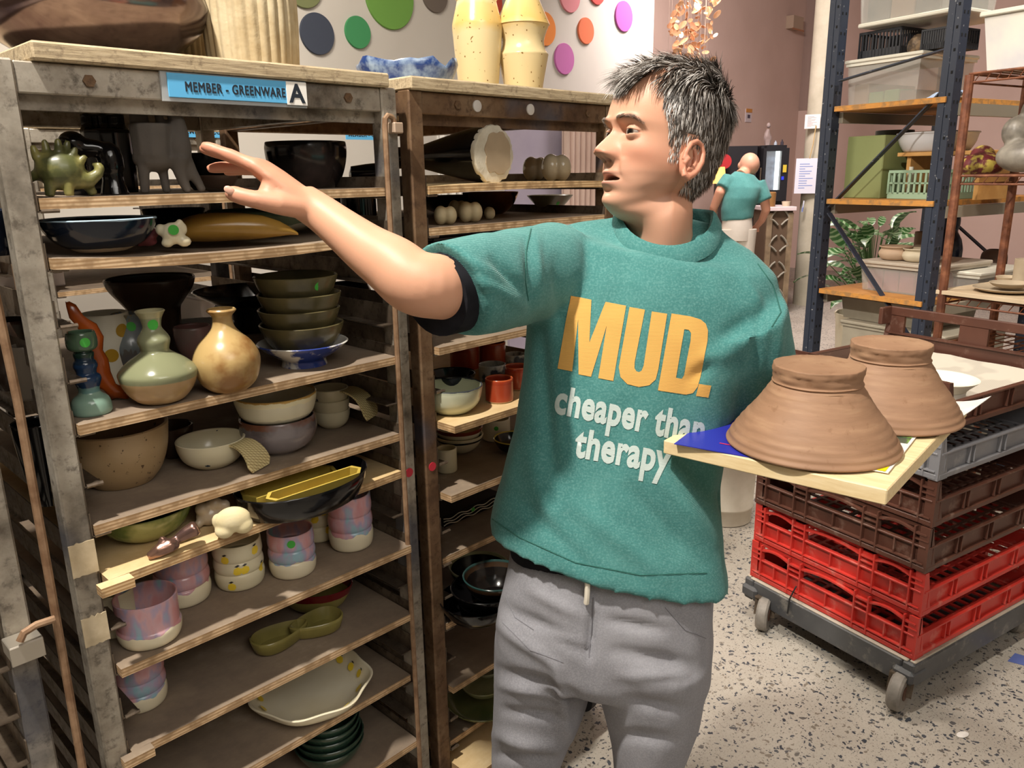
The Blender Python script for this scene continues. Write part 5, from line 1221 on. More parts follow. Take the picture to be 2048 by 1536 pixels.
TF = [((1010, 1215), (1170, 1300), 14, -.006), ((1000, 1250), (1120, 1340), 12, .005), ((1185, 1230), (1178, 1320), 8, -.008), ((995, 1340), (1150, 1390), 12, -.006), ((1000, 1370), (1150, 1400), 10, .005), ((1010, 1420), (1140, 1440), 10, -.006), ((1215, 1240), (1330, 1260), 10, -.005), ((1230, 1300), (1380, 1330), 14, -.006), ((1240, 1350), (1370, 1350), 12, .005),
      ((1250, 1400), (1370, 1420), 12, -.006), ((1110, 1330), (1140, 1480), 12, .006), ((990, 1470), (1110, 1500), 14, .007), ((990, 1510), (1110, 1520), 10, -.007), ((1240, 1470), (1350, 1480), 12, -.006), ((1080, 1260), (1170, 1290), 10, .005), ((1060, 1180), (1160, 1230), 12, .004)]
apply_folds(oT, [(a, b, w, amp * 1.6) for a, b, w, amp in TF], .0050, 13)
t_ = NT('grey_brushed_twill'); nz = t_.noise(7, 5, .6, t_.scaled((1, 1, .4))); c_ = t_.ramp(nz, [(.3, '#7b7b81'), (.55, '#8a8a90'), (.75, '#9a9aa0')])
c_ = t_.mix(t_.ramp(t_.noise(380, 2), [(.4, 0.0), (.7, .4)]), c_, '#a8a8ad'); t_.set(color=c_, rough=.92, spec=.15); t_.bump(t_.noise(300, 2), .25, .0006); oT.data.materials.append(t_.m); GREYT = t_.m
adopt(oT, 'trousers')
bvT = BVHTree.FromPolygons([v.co.copy() for v in oT.data.vertices], [tuple(p.vertices) for p in oT.data.polygons])
SEAMT = plain('grey_seam_thread', '#737278', .9)
seam('fly_seam', [(1187, 1195), (1184, 1240), (1180, 1290), (1178, 1320)], SEAMT, .0010, bvT)
seam('pocket_seam', [(1010, 1190), (1030, 1235), (1075, 1265)], SEAMT, .0006, bvT)
seam('pocket_seam', [(1005, 1245), (1060, 1300), (1140, 1330)], SEAMT, .0006, bvT)
seam('pocket_seam', [(1330, 1215), (1370, 1260), (1420, 1280)], SEAMT, .0006, bvT)
p, n = on_shirt(1176, 1176, bvT, .010); p2, n2 = on_shirt(1173, 1204, bvT, .006)
if p and p2:
    m = MB(); m.tube([p + Vector((0, 0, .02)), p, p.lerp(p2, .5) + Vector((0, -.002, 0)), p2], .0045, 8); adopt(m.build('drawcord', plain('white_drawcord', '#ddd6c6', .8), None), 'drawcord')
# ---- black undershirt: sleeve ends and the strip above the trousers
BLKCLOTH = plain('black_undershirt', '#1b1b1f', .95, 0, '#242429', 30, spec=.1)
m = MB(); m.loft(sleeve(RSH.lerp(REL, .45) + Vector((0, 0, -.006)), HEMR + (REL - RSH) * .09 + Vector((.0, -.0, -.006)), .060, .0560, -.12, 28)); adopt(m.build('undershirt_sleeve', BLKCLOTH, None, smooth=60), 'undershirt_sleeve')
m = MB(); m.loft([ring((1006, 1060), (1440, 1100), 1.245, .121, grow=-.012), ring((1004, 1085), (1436, 1080), 1.245, .118, grow=-.010), ring((1006, 1112), (1434, 1085), 1.245, .114, grow=-.010)])
adopt(m.build('undershirt', BLKCLOTH, None, smooth=60), 'undershirt')
# ---- shoes
for sx, (x, y) in (('r', (.0, 1.36)), ('l', (.23, 1.26))):
    m = MB(); rr = []
    for d, w, h0, h1 in ((-.10, .025, .02, .07), (-.085, .036, .0, .10), (-.03, .038, .0, .11), (.04, .044, .0, .085), (.11, .048, .0, .062), (.155, .040, .0, .05), (.178, .018, .008, .035)):
        c = Vector((x, y, 0)) + Vector((-.25, -.97, 0)) * d
        rr.append([c + Vector((.97, -.25, 0)) * (w * math.cos(a)) + Vector((0, 0, (h0 + h1) / 2 + (h1 - h0) / 2 * math.sin(a))) for a in [2 * math.pi * j / 18 for j in range(18)]])
    m.loft(rr); adopt(m.build('shoe', plain('dark_shoe_leather', '#2e2a28', .5), None, smooth=60), 'shoe')
# ---- body: head, arms and trunk in one mesh
eL, eR = ear(1), ear(-1)
trunk = MB(); trunk.loft([ring(*t[:3], t[3] * .75, 32, 2.2, -.035) for t in TR[:9]] + [ring((1262, 470), (1405, 485), 1.385, .040, 32, 2.0)])
oB = trunk.build('trunk_tmp', None, None, smooth=80)
bodyv = [tuple(v) for v in head.v]; bodyf = list(head.f); cols = list(hcol)
for o in (eL, eR, oR, oL, oB):
    off_ = len(bodyv); bodyv += [tuple(v.co) for v in o.data.vertices]; bodyf += [tuple(i + off_ for i in p.vertices) for p in o.data.polygons]
    for v in o.data.vertices:
        c = C_SKIN
        if o in (eL, eR): c = C_SKIN * .55 + C_RED * .45
        elif o is oR:
            k = sstep(.02, .14, (RWR - v.co).length); tipd = (v.co - RWR).dot(Dh); k1, k2 = sstep(-.02, .09, tipd), sstep(.08, .18, tipd)
            c = (C_PALE * .55 + C_SKIN * .45) * (1 - k1) + (C_SKIN * .75 + C_RED * .25) * k1; c = c * (1 - .4 * k2) + C_RED * .4 * k2
        cols.append(c)
    me_ = o.data; bpy.data.objects.remove(o); bpy.data.meshes.remove(me_)
me = bpy.data.meshes.new('body'); me.from_pydata(bodyv, [], bodyf)
at = me.color_attributes.new('tint', 'FLOAT_COLOR', 'POINT'); buf = np.ones((len(bodyv), 4), np.float32); buf[:, :3] = np.array(cols); at.data.foreach_set('color', buf.ravel())
me.materials.append(SKIN); me.shade_smooth(); body = bpy.data.objects.new('body', me); COL.objects.link(body); adopt(body, 'body')
# ---- eyes
t_ = NT('eyeball'); a = t_.n('ShaderNodeVertexColor'); a.layer_name = 'tint'; t_.set(color=a.outputs[0], rough=.08); EYEM = t_.m
for sg in (1, -1):
    m = MB(); R_ = EYE_R * .98; n = 24; rr = []
    look = Vector((1, .50, -.06)).normalized(); q = look.to_track_quat('Z', 'Y').to_matrix()
    cc = []
    for i in range(17):
        ph = math.pi * (i + .001) / 16.002; rr.append([hw(*(Vector((EYE_F, sg * EYE_L, 0)) + q @ Vector((R_ * math.sin(ph) * math.cos(t), R_ * math.sin(ph) * math.sin(t), R_ * math.cos(ph))))) for t in [2 * math.pi * j / n for j in range(n)]]); cc += [lin('#0c0908') if ph < .25 else (lin('#33271e') if ph < .56 else lin('#978a80'))] * n
    m.loft(rr); o = m.build('eye', EYEM, None, smooth=80); at = o.data.color_attributes.new('tint', 'FLOAT_COLOR', 'POINT'); at.data.foreach_set('color', np.array(cc, np.float32).ravel()); adopt(o, 'eye')
# thumb nail
nc = HP(.0925, -.0555, .0335); m = MB(); nrm = (CAM - nc).normalized(); tx = (Dh - nrm * Dh.dot(nrm)).normalized(); ty = nrm.cross(tx)
m.ball(nc, (.0078, .0055, .0022), 14, 8, Matrix((tx, ty, nrm)).transposed()); adopt(m.build('fingernail', plain('nail', '#d9aa95', .25), None), 'fingernail')
# ---- hair
def scalp(th, z):
    i = min(range(len(zs)), key=lambda k: abs(zs[k] - z)); f, l, u, _ = head_point(th, z); return Vector((f, l, u))
def hair_ok(p):
    f, l, u = p; al = abs(l)
    if f > .030:
        hl_ = .066 + .030 * gss(al - .047, .013) - .012 * sstep(.057, .068, al)
        if f < .052 and al > .052: return u > -.012 + 2.6 * (f - .030)
        return u > hl_
    if f > -.012: return u > -.030 if f > .014 else u > .000
    return u > -.070 - .10 * (-.012 - f) * 4 * .2
rngh = random.Random(5)
HCOL = [lin('#2b2420'), lin('#3d342d'), lin('#645a51'), lin('#a09a93'), lin('#d2cdc8')]
hmesh = MB(); hcols = []
def strand(p, n, d, L, w, col, lift, grav, wob):
    pts = []; cur = p.copy(); dr = (d * (1 - lift) + n * lift).normalized(); k = 6
    for i in range(k + 1):
        pts.append(cur.copy()); t = i / k
        dr = (dr + Vector((0, 0, -grav)) * .25 + wob * .10 - n * (.10 * lift)).normalized(); cur = cur + dr * (L / k)
        q = cur - Vector((0, 0, .015)); 
    sidev = dr.cross(n).normalized(); b = len(hmesh.v)
    for i, q in enumerate(pts):
        ww = w * (1 - (i / k) ** 2.2 * .9); hmesh.v += [tuple(hw(*(q - sidev * ww))), tuple(hw(*(q + n * ww * .6))), tuple(hw(*(q + sidev * ww)))]; hcols.extend([col] * 3)
    for i in range(k):
        a_ = b + 3 * i; hmesh.f += [(a_, a_ + 1, a_ + 4, a_ + 3), (a_ + 1, a_ + 2, a_ + 5, a_ + 4)]; hmesh.mi += [0, 0]
cnt = 0
while cnt < 11000:
    z = rngh.uniform(-.085, .1183); th = rngh.uniform(-math.pi, math.pi)
    w_ = hrow(z); 
    if rngh.random() > (w_[0] + w_[2]) / .18 * (1.0 if z < .09 else 1.0): continue
    p = scalp(th, z)
    if not hair_ok(p): continue
    e = .004; n = (p - Vector((0, 0, .01 if z > .02 else p.z))).normalized() if z > .02 else Vector((p.x, p.y, 0)).normalized()
    f, l, u = p; top = sstep(.055, .095, u); cl = Vector((noise.noise((f * 30, l * 30, u * 30)), noise.noise((f * 38 + 9, l * 38, u * 38)), noise.noise((f * 38, l * 38 + 9, u * 38))))
    fringe = sstep(.02, .07, f) * top
    back = sstep(-.02, -.07, f)
    d = Vector((.75 * top + .12 - .10 * back * (1 - top), .28 * top - (0 if abs(l) < .02 else 0), -(1 - top) - .25 * fringe)) + cl * (.55 * top + .25)
    d = (d - n * d.dot(n)).normalized()
    L = .014 + .030 * top + .012 * back * sstep(-.02, .03, u) + .008 * fringe
    if u < .0: L = .010 + .006 * back
    L *= rngh.uniform(.75, 1.2)
    lift = (.16 + .24 * top) * (1 if u > .02 else .5) * (1 - .45 * back) + .10 * cl.x * top
    g = rngh.random(); grey = .50 + .28 * top * noise.noise((f * 30, l * 30, 3)) - .22 * back * (1 - top)
    col = HCOL[4 if g < .26 * grey * 2 else (3 if g < .46 * grey * 2 else (2 if g < .66 else (1 if g < .85 else 0)))]
    strand(p - n * .001, n, d, L, rngh.uniform(.0005, .0009), col, max(.13, min(.6, lift)), .35 + .35 * (1 - top), cl + Vector((rngh.uniform(-.3, .3), rngh.uniform(-.3, .3), rngh.uniform(-.2, .2)))); cnt += 1
# scalp cap under the strands
capv = []; capi = {}
for i, z in enumerate(zs):
    for j in range(N):
        p = hv[i, j]
        if hair_ok(p): capi[(i, j)] = 1
for i in range(len(zs) - 1):
    for j in range(N):
        q = [(i, j), (i, (j + 1) % N), (i + 1, (j + 1) % N), (i + 1, j)]
        pz = hv[i, j]
        if all(k in capi for k in q) and hair_ok(Vector((pz[0], pz[1], pz[2] - .007))) and hair_ok(Vector((pz[0] + .007, pz[1], pz[2]))) and hair_ok(Vector((pz[0] - .006, pz[1], pz[2] - .004))):
            b = len(hmesh.v)
            for (a_, c_) in q:
                p = Vector(hv[a_, c_]); n = Vector((p.x, p.y, max(0, p.z) * 1.2)).normalized(); hmesh.v.append(tuple(hw(*(p + n * .0006)))); hcols.append(lin('#4a4038') if p.z > .0 or p.x < 0 else lin('#6a5648'))
            hmesh.f.append((b, b + 1, b + 2, b + 3)); hmesh.mi.append(0)
# eyebrow hairs
for sg in (1, -1):
    for i in range(170):
        al = rngh.uniform(.013, .053); bz = .0180 + .0022 * gss(al - .036, .014) - .006 * sstep(.042, .055, al) + rngh.uniform(-.0028, .0028)
        th = math.asin(min(.99, al / .085)) * sg
        for it in range(6):
            f, l, u, _ = head_point(th, bz); th += (sg * al - l) / .09
        n = Vector((.9, sg * .3, .1)).normalized(); d = Vector((-.1, sg * .95, .25 - .4 * sstep(.03, .05, al)))
        strand(Vector((f, l, u)), n, d.normalized(), rngh.uniform(.005, .0075), .00026, lin(rngh.choice(('#4b3b30', '#5d4c40', '#7a6a5e'))), .12, .1, Vector())
HAIRM = tinted('hair', .38, .5)
oH = hmesh.build('hair', HAIRM, None, smooth=0); at = oH.data.color_attributes.new('tint', 'FLOAT_COLOR', 'POINT')
at.data.foreach_set('color', np.array(hcols, np.float32).ravel()); oH.data.shade_smooth(); adopt(oH, 'hair')
# ================================================================== board and pots carried by the man
ZB = 1.215
bA, bB, bC = at_z(1327, 880, ZB), at_z(1775, 980, ZB), at_z(1975, 815, ZB)
e1_ = (bB - bA).normalized(); e2_ = (bC - bB); e2_ = (e2_ - e1_ * e2_.dot(e1_)); LB2 = e2_.length; e2_.normalize(); LB1 = (bB - bA).length
BM = Matrix((e1_, e2_, Vector((0, 0, 1)))).transposed()
def mk_pale():
    t = NT('pale_birch_board'); g = t.noise(6, 6, .65, t.scaled((3, 22, 22))); t.set(color=t.ramp(g, [(.3, '#d9bf8e'), (.55, '#e6d0a3'), (.75, '#edddb8')]), rough=.6); t.bump(g, .1, .001); return t.m
m = MB(); m.box((LB1 / 2, LB2 / 2, -.011), (LB1, LB2, .022), ch=.0015)
o = m.build('carrying_board', mk_pale(), None, smooth=None); o.matrix_world = Matrix.Translation(bA) @ BM.to_4x4(); tag(o, 'pale wooden board held level by the man with two clay pots on it', 'board')
def sheet(name, label, quad, mats, dz, n=10, lift=None, prints=(), cat='magazine', th=.0012):
    P = [at_z(x, y, ZB) for x, y in quad]; m = MB(); top = []
    def at(s, t, d=0): 
        p = (P[0] * (1 - s) + P[1] * s) * (1 - t) + (P[3] * (1 - s) + P[2] * s) * t; return p + Vector((0, 0, dz + d + (lift(s, t) if lift else 0)))
    for (i0, i1, j0, j1) in ((0, 1, 0, 1),):
        a = [[at(i / n, j / n, th) for j in range(n + 1)] for i in range(n + 1)]; b = [[at(i / n, j / n) for j in range(n + 1)] for i in range(n + 1)]
    vs = [p for r in a for p in r] + [p for r in b for p in r]; N_ = (n + 1) ** 2; fs = []
    for i in range(n):
        for j in range(n):
            q = (i * (n + 1) + j, (i + 1) * (n + 1) + j, (i + 1) * (n + 1) + j + 1, i * (n + 1) + j + 1); fs.append(q); fs.append(tuple(N_ + k for k in q[::-1]))
    for i in range(n):
        for f in (lambda k: k, lambda k: k * (n + 1), lambda k: n * (n + 1) + k, lambda k: k * (n + 1) + n): fs.append((f(i), f(i + 1), N_ + f(i + 1), N_ + f(i)))
    m.add(vs, fs); t = thing(name, label, cat, P[0]); o = m.build('page', mats, None, smooth=40); o.parent = t; o.location = -P[0]
    for (s0, s1, t0, t1, mt, nm, lb) in prints:
        m = MB(); vs = [at(s, t_, th + .0006) for s, t_ in ((s0, t0), (s1, t0), (s1, t1), (s0, t1))]; m.add(vs, [(0, 1, 2, 3)]); q = m.build(nm, mt, None, smooth=None); q.parent = t; q.location = -P[0]
        if lb: q['label'] = lb
    return t
COBALT = plain('cobalt_cover', '#2a2f9e', .35); PAGE = plain('white_page', '#eeeae4', .5, 0, '#dcd7d2', 30)
GREENPIC = speckle('garden_photo', '#2d3328', '#8cc04a', 60, .5, .62, .4, '#54604e')
sheet('magazine', 'cobalt blue magazine cover under the front clay pot', [(1348, 889), (1440, 820), (1690, 868), (1610, 936)], COBALT, .0004, 6, prints=((.13, .16, .52, .80, WHITEPAPER, 'print_line', 'line of small white print'), (.17, .185, .30, .5, plain('pink_print', '#d0305a', .5), 'print_line', 'short pink print')))
sheet('magazine', 'white open magazine with a green garden photo between the clay pots', [(1640, 848), (1837, 871), (1776, 950), (1570, 912)], PAGE, .0020, 6, prints=((.55, .97, .02, .30, GREENPIC, 'photo_print', 'green garden photo'), (.45, .97, .86, .99, plain('yellow_print', '#e8d416', .4), 'yellow_band', 'yellow printed band')))
sheet('newspaper_sheet', 'white sheet curling up off the board corner behind the rear pot', [(1700, 862), (1872, 868), (1978, 822), (1850, 800)], PAGE, .0034, 10, lambda s, t: .022 * (s ** 3) * (t ** 1.5), cat='paper')
CLAY = None
t_ = NT('leather_hard_clay'); g_ = t_.noise(5, 6, .6, t_.scaled((2, 2, 14))); c_ = t_.ramp(g_, [(.3, '#87674f'), (.55, '#96745a'), (.75, '#a58467')]); c_ = t_.mix(t_.ramp(t_.noise(70, 3), [(.62, 0.0), (.72, .5)]), c_, '#7c5a40'); t_.set(color=c_, rough=.62, spec=.35); t_.bump(t_.noise(40, 4, .6, t_.scaled((1, 1, 6))), .25, .001); CLAY = t_.m
PC = [(1, 0), (1.0, .018), (.985, .05), (.93, .15), (.81, .33), (.68, .50), (.585, .65), (.525, .745), (.50, .775), (.515, .79), (.515, .80), (.503, .815), (.508, .90), (.514, .985), (.50, 1)]
def claypot(label, px, yb, yt, w, z):
    C, s = seat(px, yb, z, w / 2); Rm = w / 2 * s; H = up_to(C, px, yt) - z
    P = catmull([(r * Rm, h * H) for r, h in PC], 6)
    P = [(r + (.0005 + .0004 * math.sin(h / H * 9)) * math.sin(h / H * 75) * (1 if h < .7 * H else .2), h) for r, h in P]
    inner = [(r - .006, max(h - .004, .0)) for r, h in P if h < .72 * H][::-1]
    m = MB(); rag = lambda a, r, h: r + (.0022 * noise.noise((a * 2.2, h * 90, 2)) + (.002 * noise.noise((math.cos(a) * 9, math.sin(a) * 9, 1)) if h > .93 * H else 0) if h > .75 * H else .0004 * math.sin(3 * a + h * 40))
    m.lathe([(.001, .70 * H)] + inner + [(P[0][0] - .003, 0)] + P + [(P[-1][0] * .9, H * 1.002), (.001, H)], 96, mod=rag)
    o = m.build('clay_pot', CLAY, None, smooth=50, loc=C); tag(o, label, 'pot', 'unfired clay pots on the carried board'); return o
claypot('large flared unfired clay pot upside down at the front of the carried board', 1619, 936, 727, 330, ZB + .0036)
claypot('unfired clay pot upside down at the back of the carried board', 1763, 866, 683, 286, ZB + .0048)

# ================================================================== crates on a dolly
F0 = Vector((1.208, 2.100, 0)); CR = math.atan2(.527, .85); xh = Vector((math.cos(CR), math.sin(CR), 0)); yh = Vector((-math.sin(CR), math.cos(CR), 0))
CL, CW, CH = .64, .70, .146     # along y (left-away), along x (right-away), stacking height
def plastic(name, c, c2, dust):
    t = NT(name); col = t.ramp(t.noise(6, 4), [(.35, c), (.65, c2)]); col = t.mix(t.ramp(t.noise(16, 6, .7), [(.56, 0.0), (.72, .55)]), col, dust); t.set(color=col, rough=.42); return t.m
P_RED = plastic('red_crate_plastic', '#b8312a', '#c93a30', '#c98a7c'); P_BRN = plastic('brown_crate_plastic', '#4e3026', '#5a382c', '#8f7769'); P_GRY = plastic('grey_crate_plastic', '#77777b', '#86868a', '#a9a6a4')
def make_crate(label, mat, z, H=CH - .003, tall=0.0, group='stacked bread crates'):
    t = thing('bread_crate', label, 'crate', F0 + Vector((0, 0, z)), CR, group)
    m = MB(); T = .006
    # floor lattice
    for i in range(15): m.box((CW * (i + .5) / 15, CL / 2, .008), (.012, CL - .02, .006))
    for j in range(13): m.box((CW / 2, CL * (j + .5) / 13, .008), (CW - .02, .012, .006))
    m.build('floor_grid', mat, t, smooth=None)
    def long_wall(x, s):     # along y: lower panel, mid rail, arched top rail, ribs, three slots
        m = MB(); inx = x + s * .014
        m.box((inx, CL / 2, .045), (T, CL - .02, .062))
        m.box((x + s * .010, CL / 2, .010), (.024, CL - .01, .018), ch=.003)
        m.bar((x + s * .006, .01, .026), (x + s * .006, CL - .01, .026), .020, .004)
        m.box((x + s * .007, CL / 2, .079), (.018, CL - .016, .006), ch=.001)
        bays = ((.045, .165), (.215, .425), (.475, .595)); pts = []
        for k, (a, b) in enumerate(bays):
            for i in range(9):
                q = i / 8; pts.append((x + s * .007, a + (b - a) * q, .118 + .012 * math.sin(math.pi * q)))
        pts = [(x + s * .007, .008, .118)] + pts + [(x + s * .007, CL - .008, .118)]
        for p, q in zip(pts, pts[1:]): m.bar(p, q, .018, .006)
        edges = [0, .045, .165, .215, .425, .475, .595, CL]
        for a, b in ((0, .045), (.165, .215), (.425, .475), (.595, CL)):
            m.box((inx, (a + b) / 2, .108), (T, b - a, .066)); m.box((x + s * .007, (a + b) / 2, .100), (.018, b - a - .004, .004))
        for y in edges[1:-1]: m.box((x + s * .006, y, H / 2), (.020, .005, H - .010))
        for y in (.045, .105, .165, .215, .32, .425, .475, .535, .595): m.box((x + s * .006, y, .05), (.016, .004, .05))
        m.box((inx, CL / 2, H - .006), (T, CL - .02, .012))
        return m.build('slotted_wall', mat, t, smooth=None)
    long_wall(0, 1)
    if not tall: long_wall(CW, -1)
    if tall:
        m = MB(); x = CW - .01; z1 = H + tall; hz0, hz1 = H - .030, H + tall - .034
        m.box((x, CL / 2, hz0 / 2), (.012, CL, hz0)); m.box((x, CL / 2, (hz1 + z1) / 2), (.014, CL, z1 - hz1), ch=.003)
        for a, b in ((0, .07), (.26, .36), (.57, CL)): m.box((x, (a + b) / 2, (hz0 + hz1) / 2), (.012, b - a, hz1 - hz0))
        m.box((x - .03, CL - .008, H + tall / 2), (.07, .016, tall), ch=.003)
        m.box((x - .004, CL / 2, hz0 - .004), (.022, CL, .006))
        m.build('handle_wall', mat, t, smooth=None)
    for y, s in ((0, 1), (CL, -1)):
        m = MB(); m.box((CW / 2, y + s * .014, .045), (CW - .02, T, .062)); m.box((CW / 2, y + s * .010, .010), (CW - .01, .022, .018), ch=.003)
        m.box((CW / 2, y + s * .007, .079), (CW - .016, .018, .006), ch=.001)
        for x in (.03, .16, .185, .33, .36, .52, .545, .67): m.box((x, y + s * .007, .05), (.004, .016, .055))
        m.build('low_wall', mat, t, smooth=None)
    for x, sx in ((0, 1), (CW, -1)):
        for y, sy in ((0, 1), (CL, -1)):
            m = MB(); m.add([(x, y, 0), (x + sx * .05, y, 0), (x + sx * .018, y, H), (x, y, H), (x, y + sy * .03, 0), (x + sx * .02, y + sy * .02, 0), (x + sx * .012, y + sy * .02, H), (x, y + sy * .03, H)], [(0, 1, 2, 3), (4, 7, 6, 5), (0, 3, 7, 4), (1, 5, 6, 2), (3, 2, 6, 7), (0, 4, 5, 1)])
            m.build('corner_post', mat, t, smooth=None)
    return t
ZD = .165
c1 = make_crate('red bread crate at the bottom of the stack on the dolly', P_RED, ZD)
dup(c1, F0 + Vector((0, 0, ZD + CH)) + xh * .006, None, 'second red bread crate from the bottom of the stack')
c3 = make_crate('lower brown bread crate resting on the red ones', P_BRN, ZD + 2 * CH)
dup(c3, F0 + Vector((0, 0, ZD + 3 * CH)) + xh * .005, None, 'middle brown bread crate below the grey crate')
make_crate('grey bread crate near the top of the stack', P_GRY, ZD + 4 * CH)
make_crate('topmost brown bread crate with a tall handled end holding newspaper', P_BRN, ZD + 5 * CH, tall=.065)
ZTOP = ZD + 5 * CH + .012
nw = NT('newsprint'); ln_ = nw.n('ShaderNodeTexWave', wave_type='BANDS', bands_direction='Y'); ln_.inputs['Scale'].default_value = 70; nw.l(nw.coord(), ln_.inputs[0])
blk = nw.ramp(nw.noise(7, 2), [(.45, 0.0), (.5, 1.0)]); nw.set(color=nw.mix(nw.math('MULTIPLY', nw.math('MULTIPLY', ln_.outputs['Fac'], blk), .5), '#cbc3b4', '#7d7972'), rough=.8)
m = MB(); rings = []; nx, ny = 14, 12
vs = [(.03 + .63 * i / nx, .03 + .58 * j / ny, ZTOP + .004 + .05 * (i / nx) ** 3 + .006 * noise.noise((i * .5, j * .5, 1))) for i in range(nx + 1) for j in range(ny + 1)]
vs2 = [(x, y, z - .002) for x, y, z in vs]; N_ = len(vs)
fs = [(i * (ny + 1) + j, (i + 1) * (ny + 1) + j, (i + 1) * (ny + 1) + j + 1, i * (ny + 1) + j + 1) for i in range(nx) for j in range(ny)]
m.add(vs + vs2, fs + [tuple(N_ + k for k in f[::-1]) for f in fs])
o = m.build('newspaper', nw.m, None, smooth=60, loc=F0, rotz=CR); tag(o, 'newspaper lining the topmost brown crate', 'newspaper')
C_ = F0 + xh * .20 + yh * .14; m = MB(); m.lathe([(.001, 0), (.075, 0), (.085, .012), (.105, .030), (.108, .034), (.100, .033), (.080, .014), (.001, .012)], 48)
tag(m.build('white_dish', plain('cream_white_bisque', '#e8e2cf', .5), None, smooth=50, loc=C_ + Vector((0, 0, ZTOP + .055))), 'round cream white dish on the newspaper in the top crate', 'dish')
m = MB(); m.lathe([(.001, 0), (.07, 0), (.075, .05), (.068, .05), (.06, .006), (.001, .006)], 32); tag(m.build('upturned_bowl', plain('white_bisque', '#d8d2c4', .6), None, smooth=50, loc=C_ + Vector((0, 0, ZTOP + .004))), 'white bowl under the cream dish in the top crate', 'bowl')
# dolly
DL_ = thing('dolly', 'grey black plastic platform dolly under the crate stack', 'dolly', F0, CR)
DP = plastic('dolly_plastic', '#3f4043', '#505153', '#9a958a')
DUST = plastic('dusty_dolly_top', '#a69d8e', '#b8af9f', '#6b665c')
m = MB(); x0, x1, y0, y1 = -.015, CW + .05, -.012, CL + .012
for y in (y0 + .02, y1 - .02): m.box(((x0 + x1) / 2, y, .118), (x1 - x0, .040, .084), ch=.006)
for x in (x0 + .02, x1 - .02): m.box((x, (y0 + y1) / 2, .118), (.040, y1 - y0 - .08, .084), ch=.006)
m.box(((x0 + x1) / 2, (y0 + y1) / 2, .140), (x1 - x0 - .06, y1 - y0 - .06, .02)); m.build('deck_frame', DP, DL_, smooth=None)
m = MB()
for y in (y0 + .012, y1 - .012): m.box(((x0 + x1) / 2, y, .1615), (x1 - x0 - .02, .018, .007), ch=.002)
for x in (x0 + .012, x1 - .012): m.box((x, (y0 + y1) / 2, .1615), (.018, y1 - y0 - .05, .007), ch=.002)
m.build('rim', DUST, DL_, smooth=None)
for x in (x0 + .03, x1 - .03):
    for y in (y0 + .03, y1 - .03):
        m = MB(); m.box((x, y, .112), (.085, .070, .046), ch=.01); m.build('corner_block', DP, DL_, smooth=None)
WHL = plain('grey_rubber_wheel', '#8d877f', .6, 0, '#6f6a63', 20); HUB = plain('rust_hub', '#5d4234', .6, .3)
for x, y, a in ((-.050, .012, .25), (-.042, .535, .5), (CW, .03, .9), (CW, CL - .03, .2)):
    cs = MB(); d = Vector((math.cos(a), math.sin(a), 0)); n = Vector((-d.y, d.x, 0)); c = Vector((x, y, 0)) + d * .02
    AXM = Matrix((d, Vector((0, 0, 1)), n)).transposed()
    cs.lathe([(.03, -.018), (.054, -.020), (.060, -.013), (.060, .013), (.054, .020), (.03, .018)], 30, c + Vector((0, 0, .060)), axis=AXM); w = cs.build('castor_wheel', WHL, DL_)
    cs = MB(); cs.lathe([(.001, -.021), (.022, -.021), (.022, .021), (.001, .021)], 16, c + Vector((0, 0, .060)), axis=AXM); h = cs.build('wheel_hub', HUB, w)
    cs = MB()
    for sg in (-1, 1): cs.bar(c + n * sg * .022 + Vector((0, 0, .05)), c + n * sg * .022 + d * .02 + Vector((0, 0, .112)), .003, .03, up=n)
    cs.box(tuple(c + d * .03 + Vector((0, 0, .114))), (.07, .05, .006)); cs.build('castor_fork', RAIL, DL_, smooth=None)
ti = MB(); q0 = F0 + yh * .435 - xh * .008; ti.tube([q0 - xh * -.006 + Vector((0, 0, .215)), q0 - xh * .006 + Vector((0, 0, .20)), q0 - xh * .012 + yh * .01 + Vector((0, 0, .165)), q0 - xh * .014 + yh * .012 + Vector((0, 0, .11))], .003, 6)
tag(ti.build('cable_tie', plain('black_strap', '#1c1c1e', .5), None), 'black strap hanging from the bottom red crate over the dolly rim', 'strap')
# bucket behind the man
C_ = at_z(1462, 1055, 0); m = MB(); Pb = [(.118, 0), (.124, .004), (.126, .07), (.131, .075), (.131, .085), (.127, .09), (.140, .36), (.146, .365), (.146, .385), (.138, .39), (.134, .37), (.120, .02), (.001, .015)]
m.lathe([(.001, 0)] + Pb, 48, mod=lambda a, r, h: r + (.0012 * math.cos(26 * a) if .1 < h < .35 else 0))
tag(m.build('bucket', plain('off_white_plastic', '#e6e0d0', .45, 0, '#dad3c1', 12), None, smooth=50, loc=C_ + Vector((0, .12, 0))), 'off white ribbed bucket on the terrazzo between the man and the crates', 'bucket')
m = MB(); tpq = [at_z(x, y, .001) for x, y in ((2015, 1322), (2120, 1350), (2130, 1335), (2030, 1306))]; m.add(tpq, [(0, 1, 2, 3)]); m.add([p - Vector((0, 0, .0008)) for p in tpq], [(3, 2, 1, 0)])
tag(m.build('floor_tape', plain('blue_floor_tape', '#5a6aa8', .6), None, smooth=None), 'strip of blue tape on the terrazzo at the right edge', 'tape')
m = MB(); C_ = at_z(1925, 1470, 0); m.ball((0, 0, .002), (.022, .012, .002), 12, 6); tag(m.build('clay_scrap', PAGE, None, loc=C_, rotz=.4), 'small white scrap lying on the terrazzo floor', 'scrap')

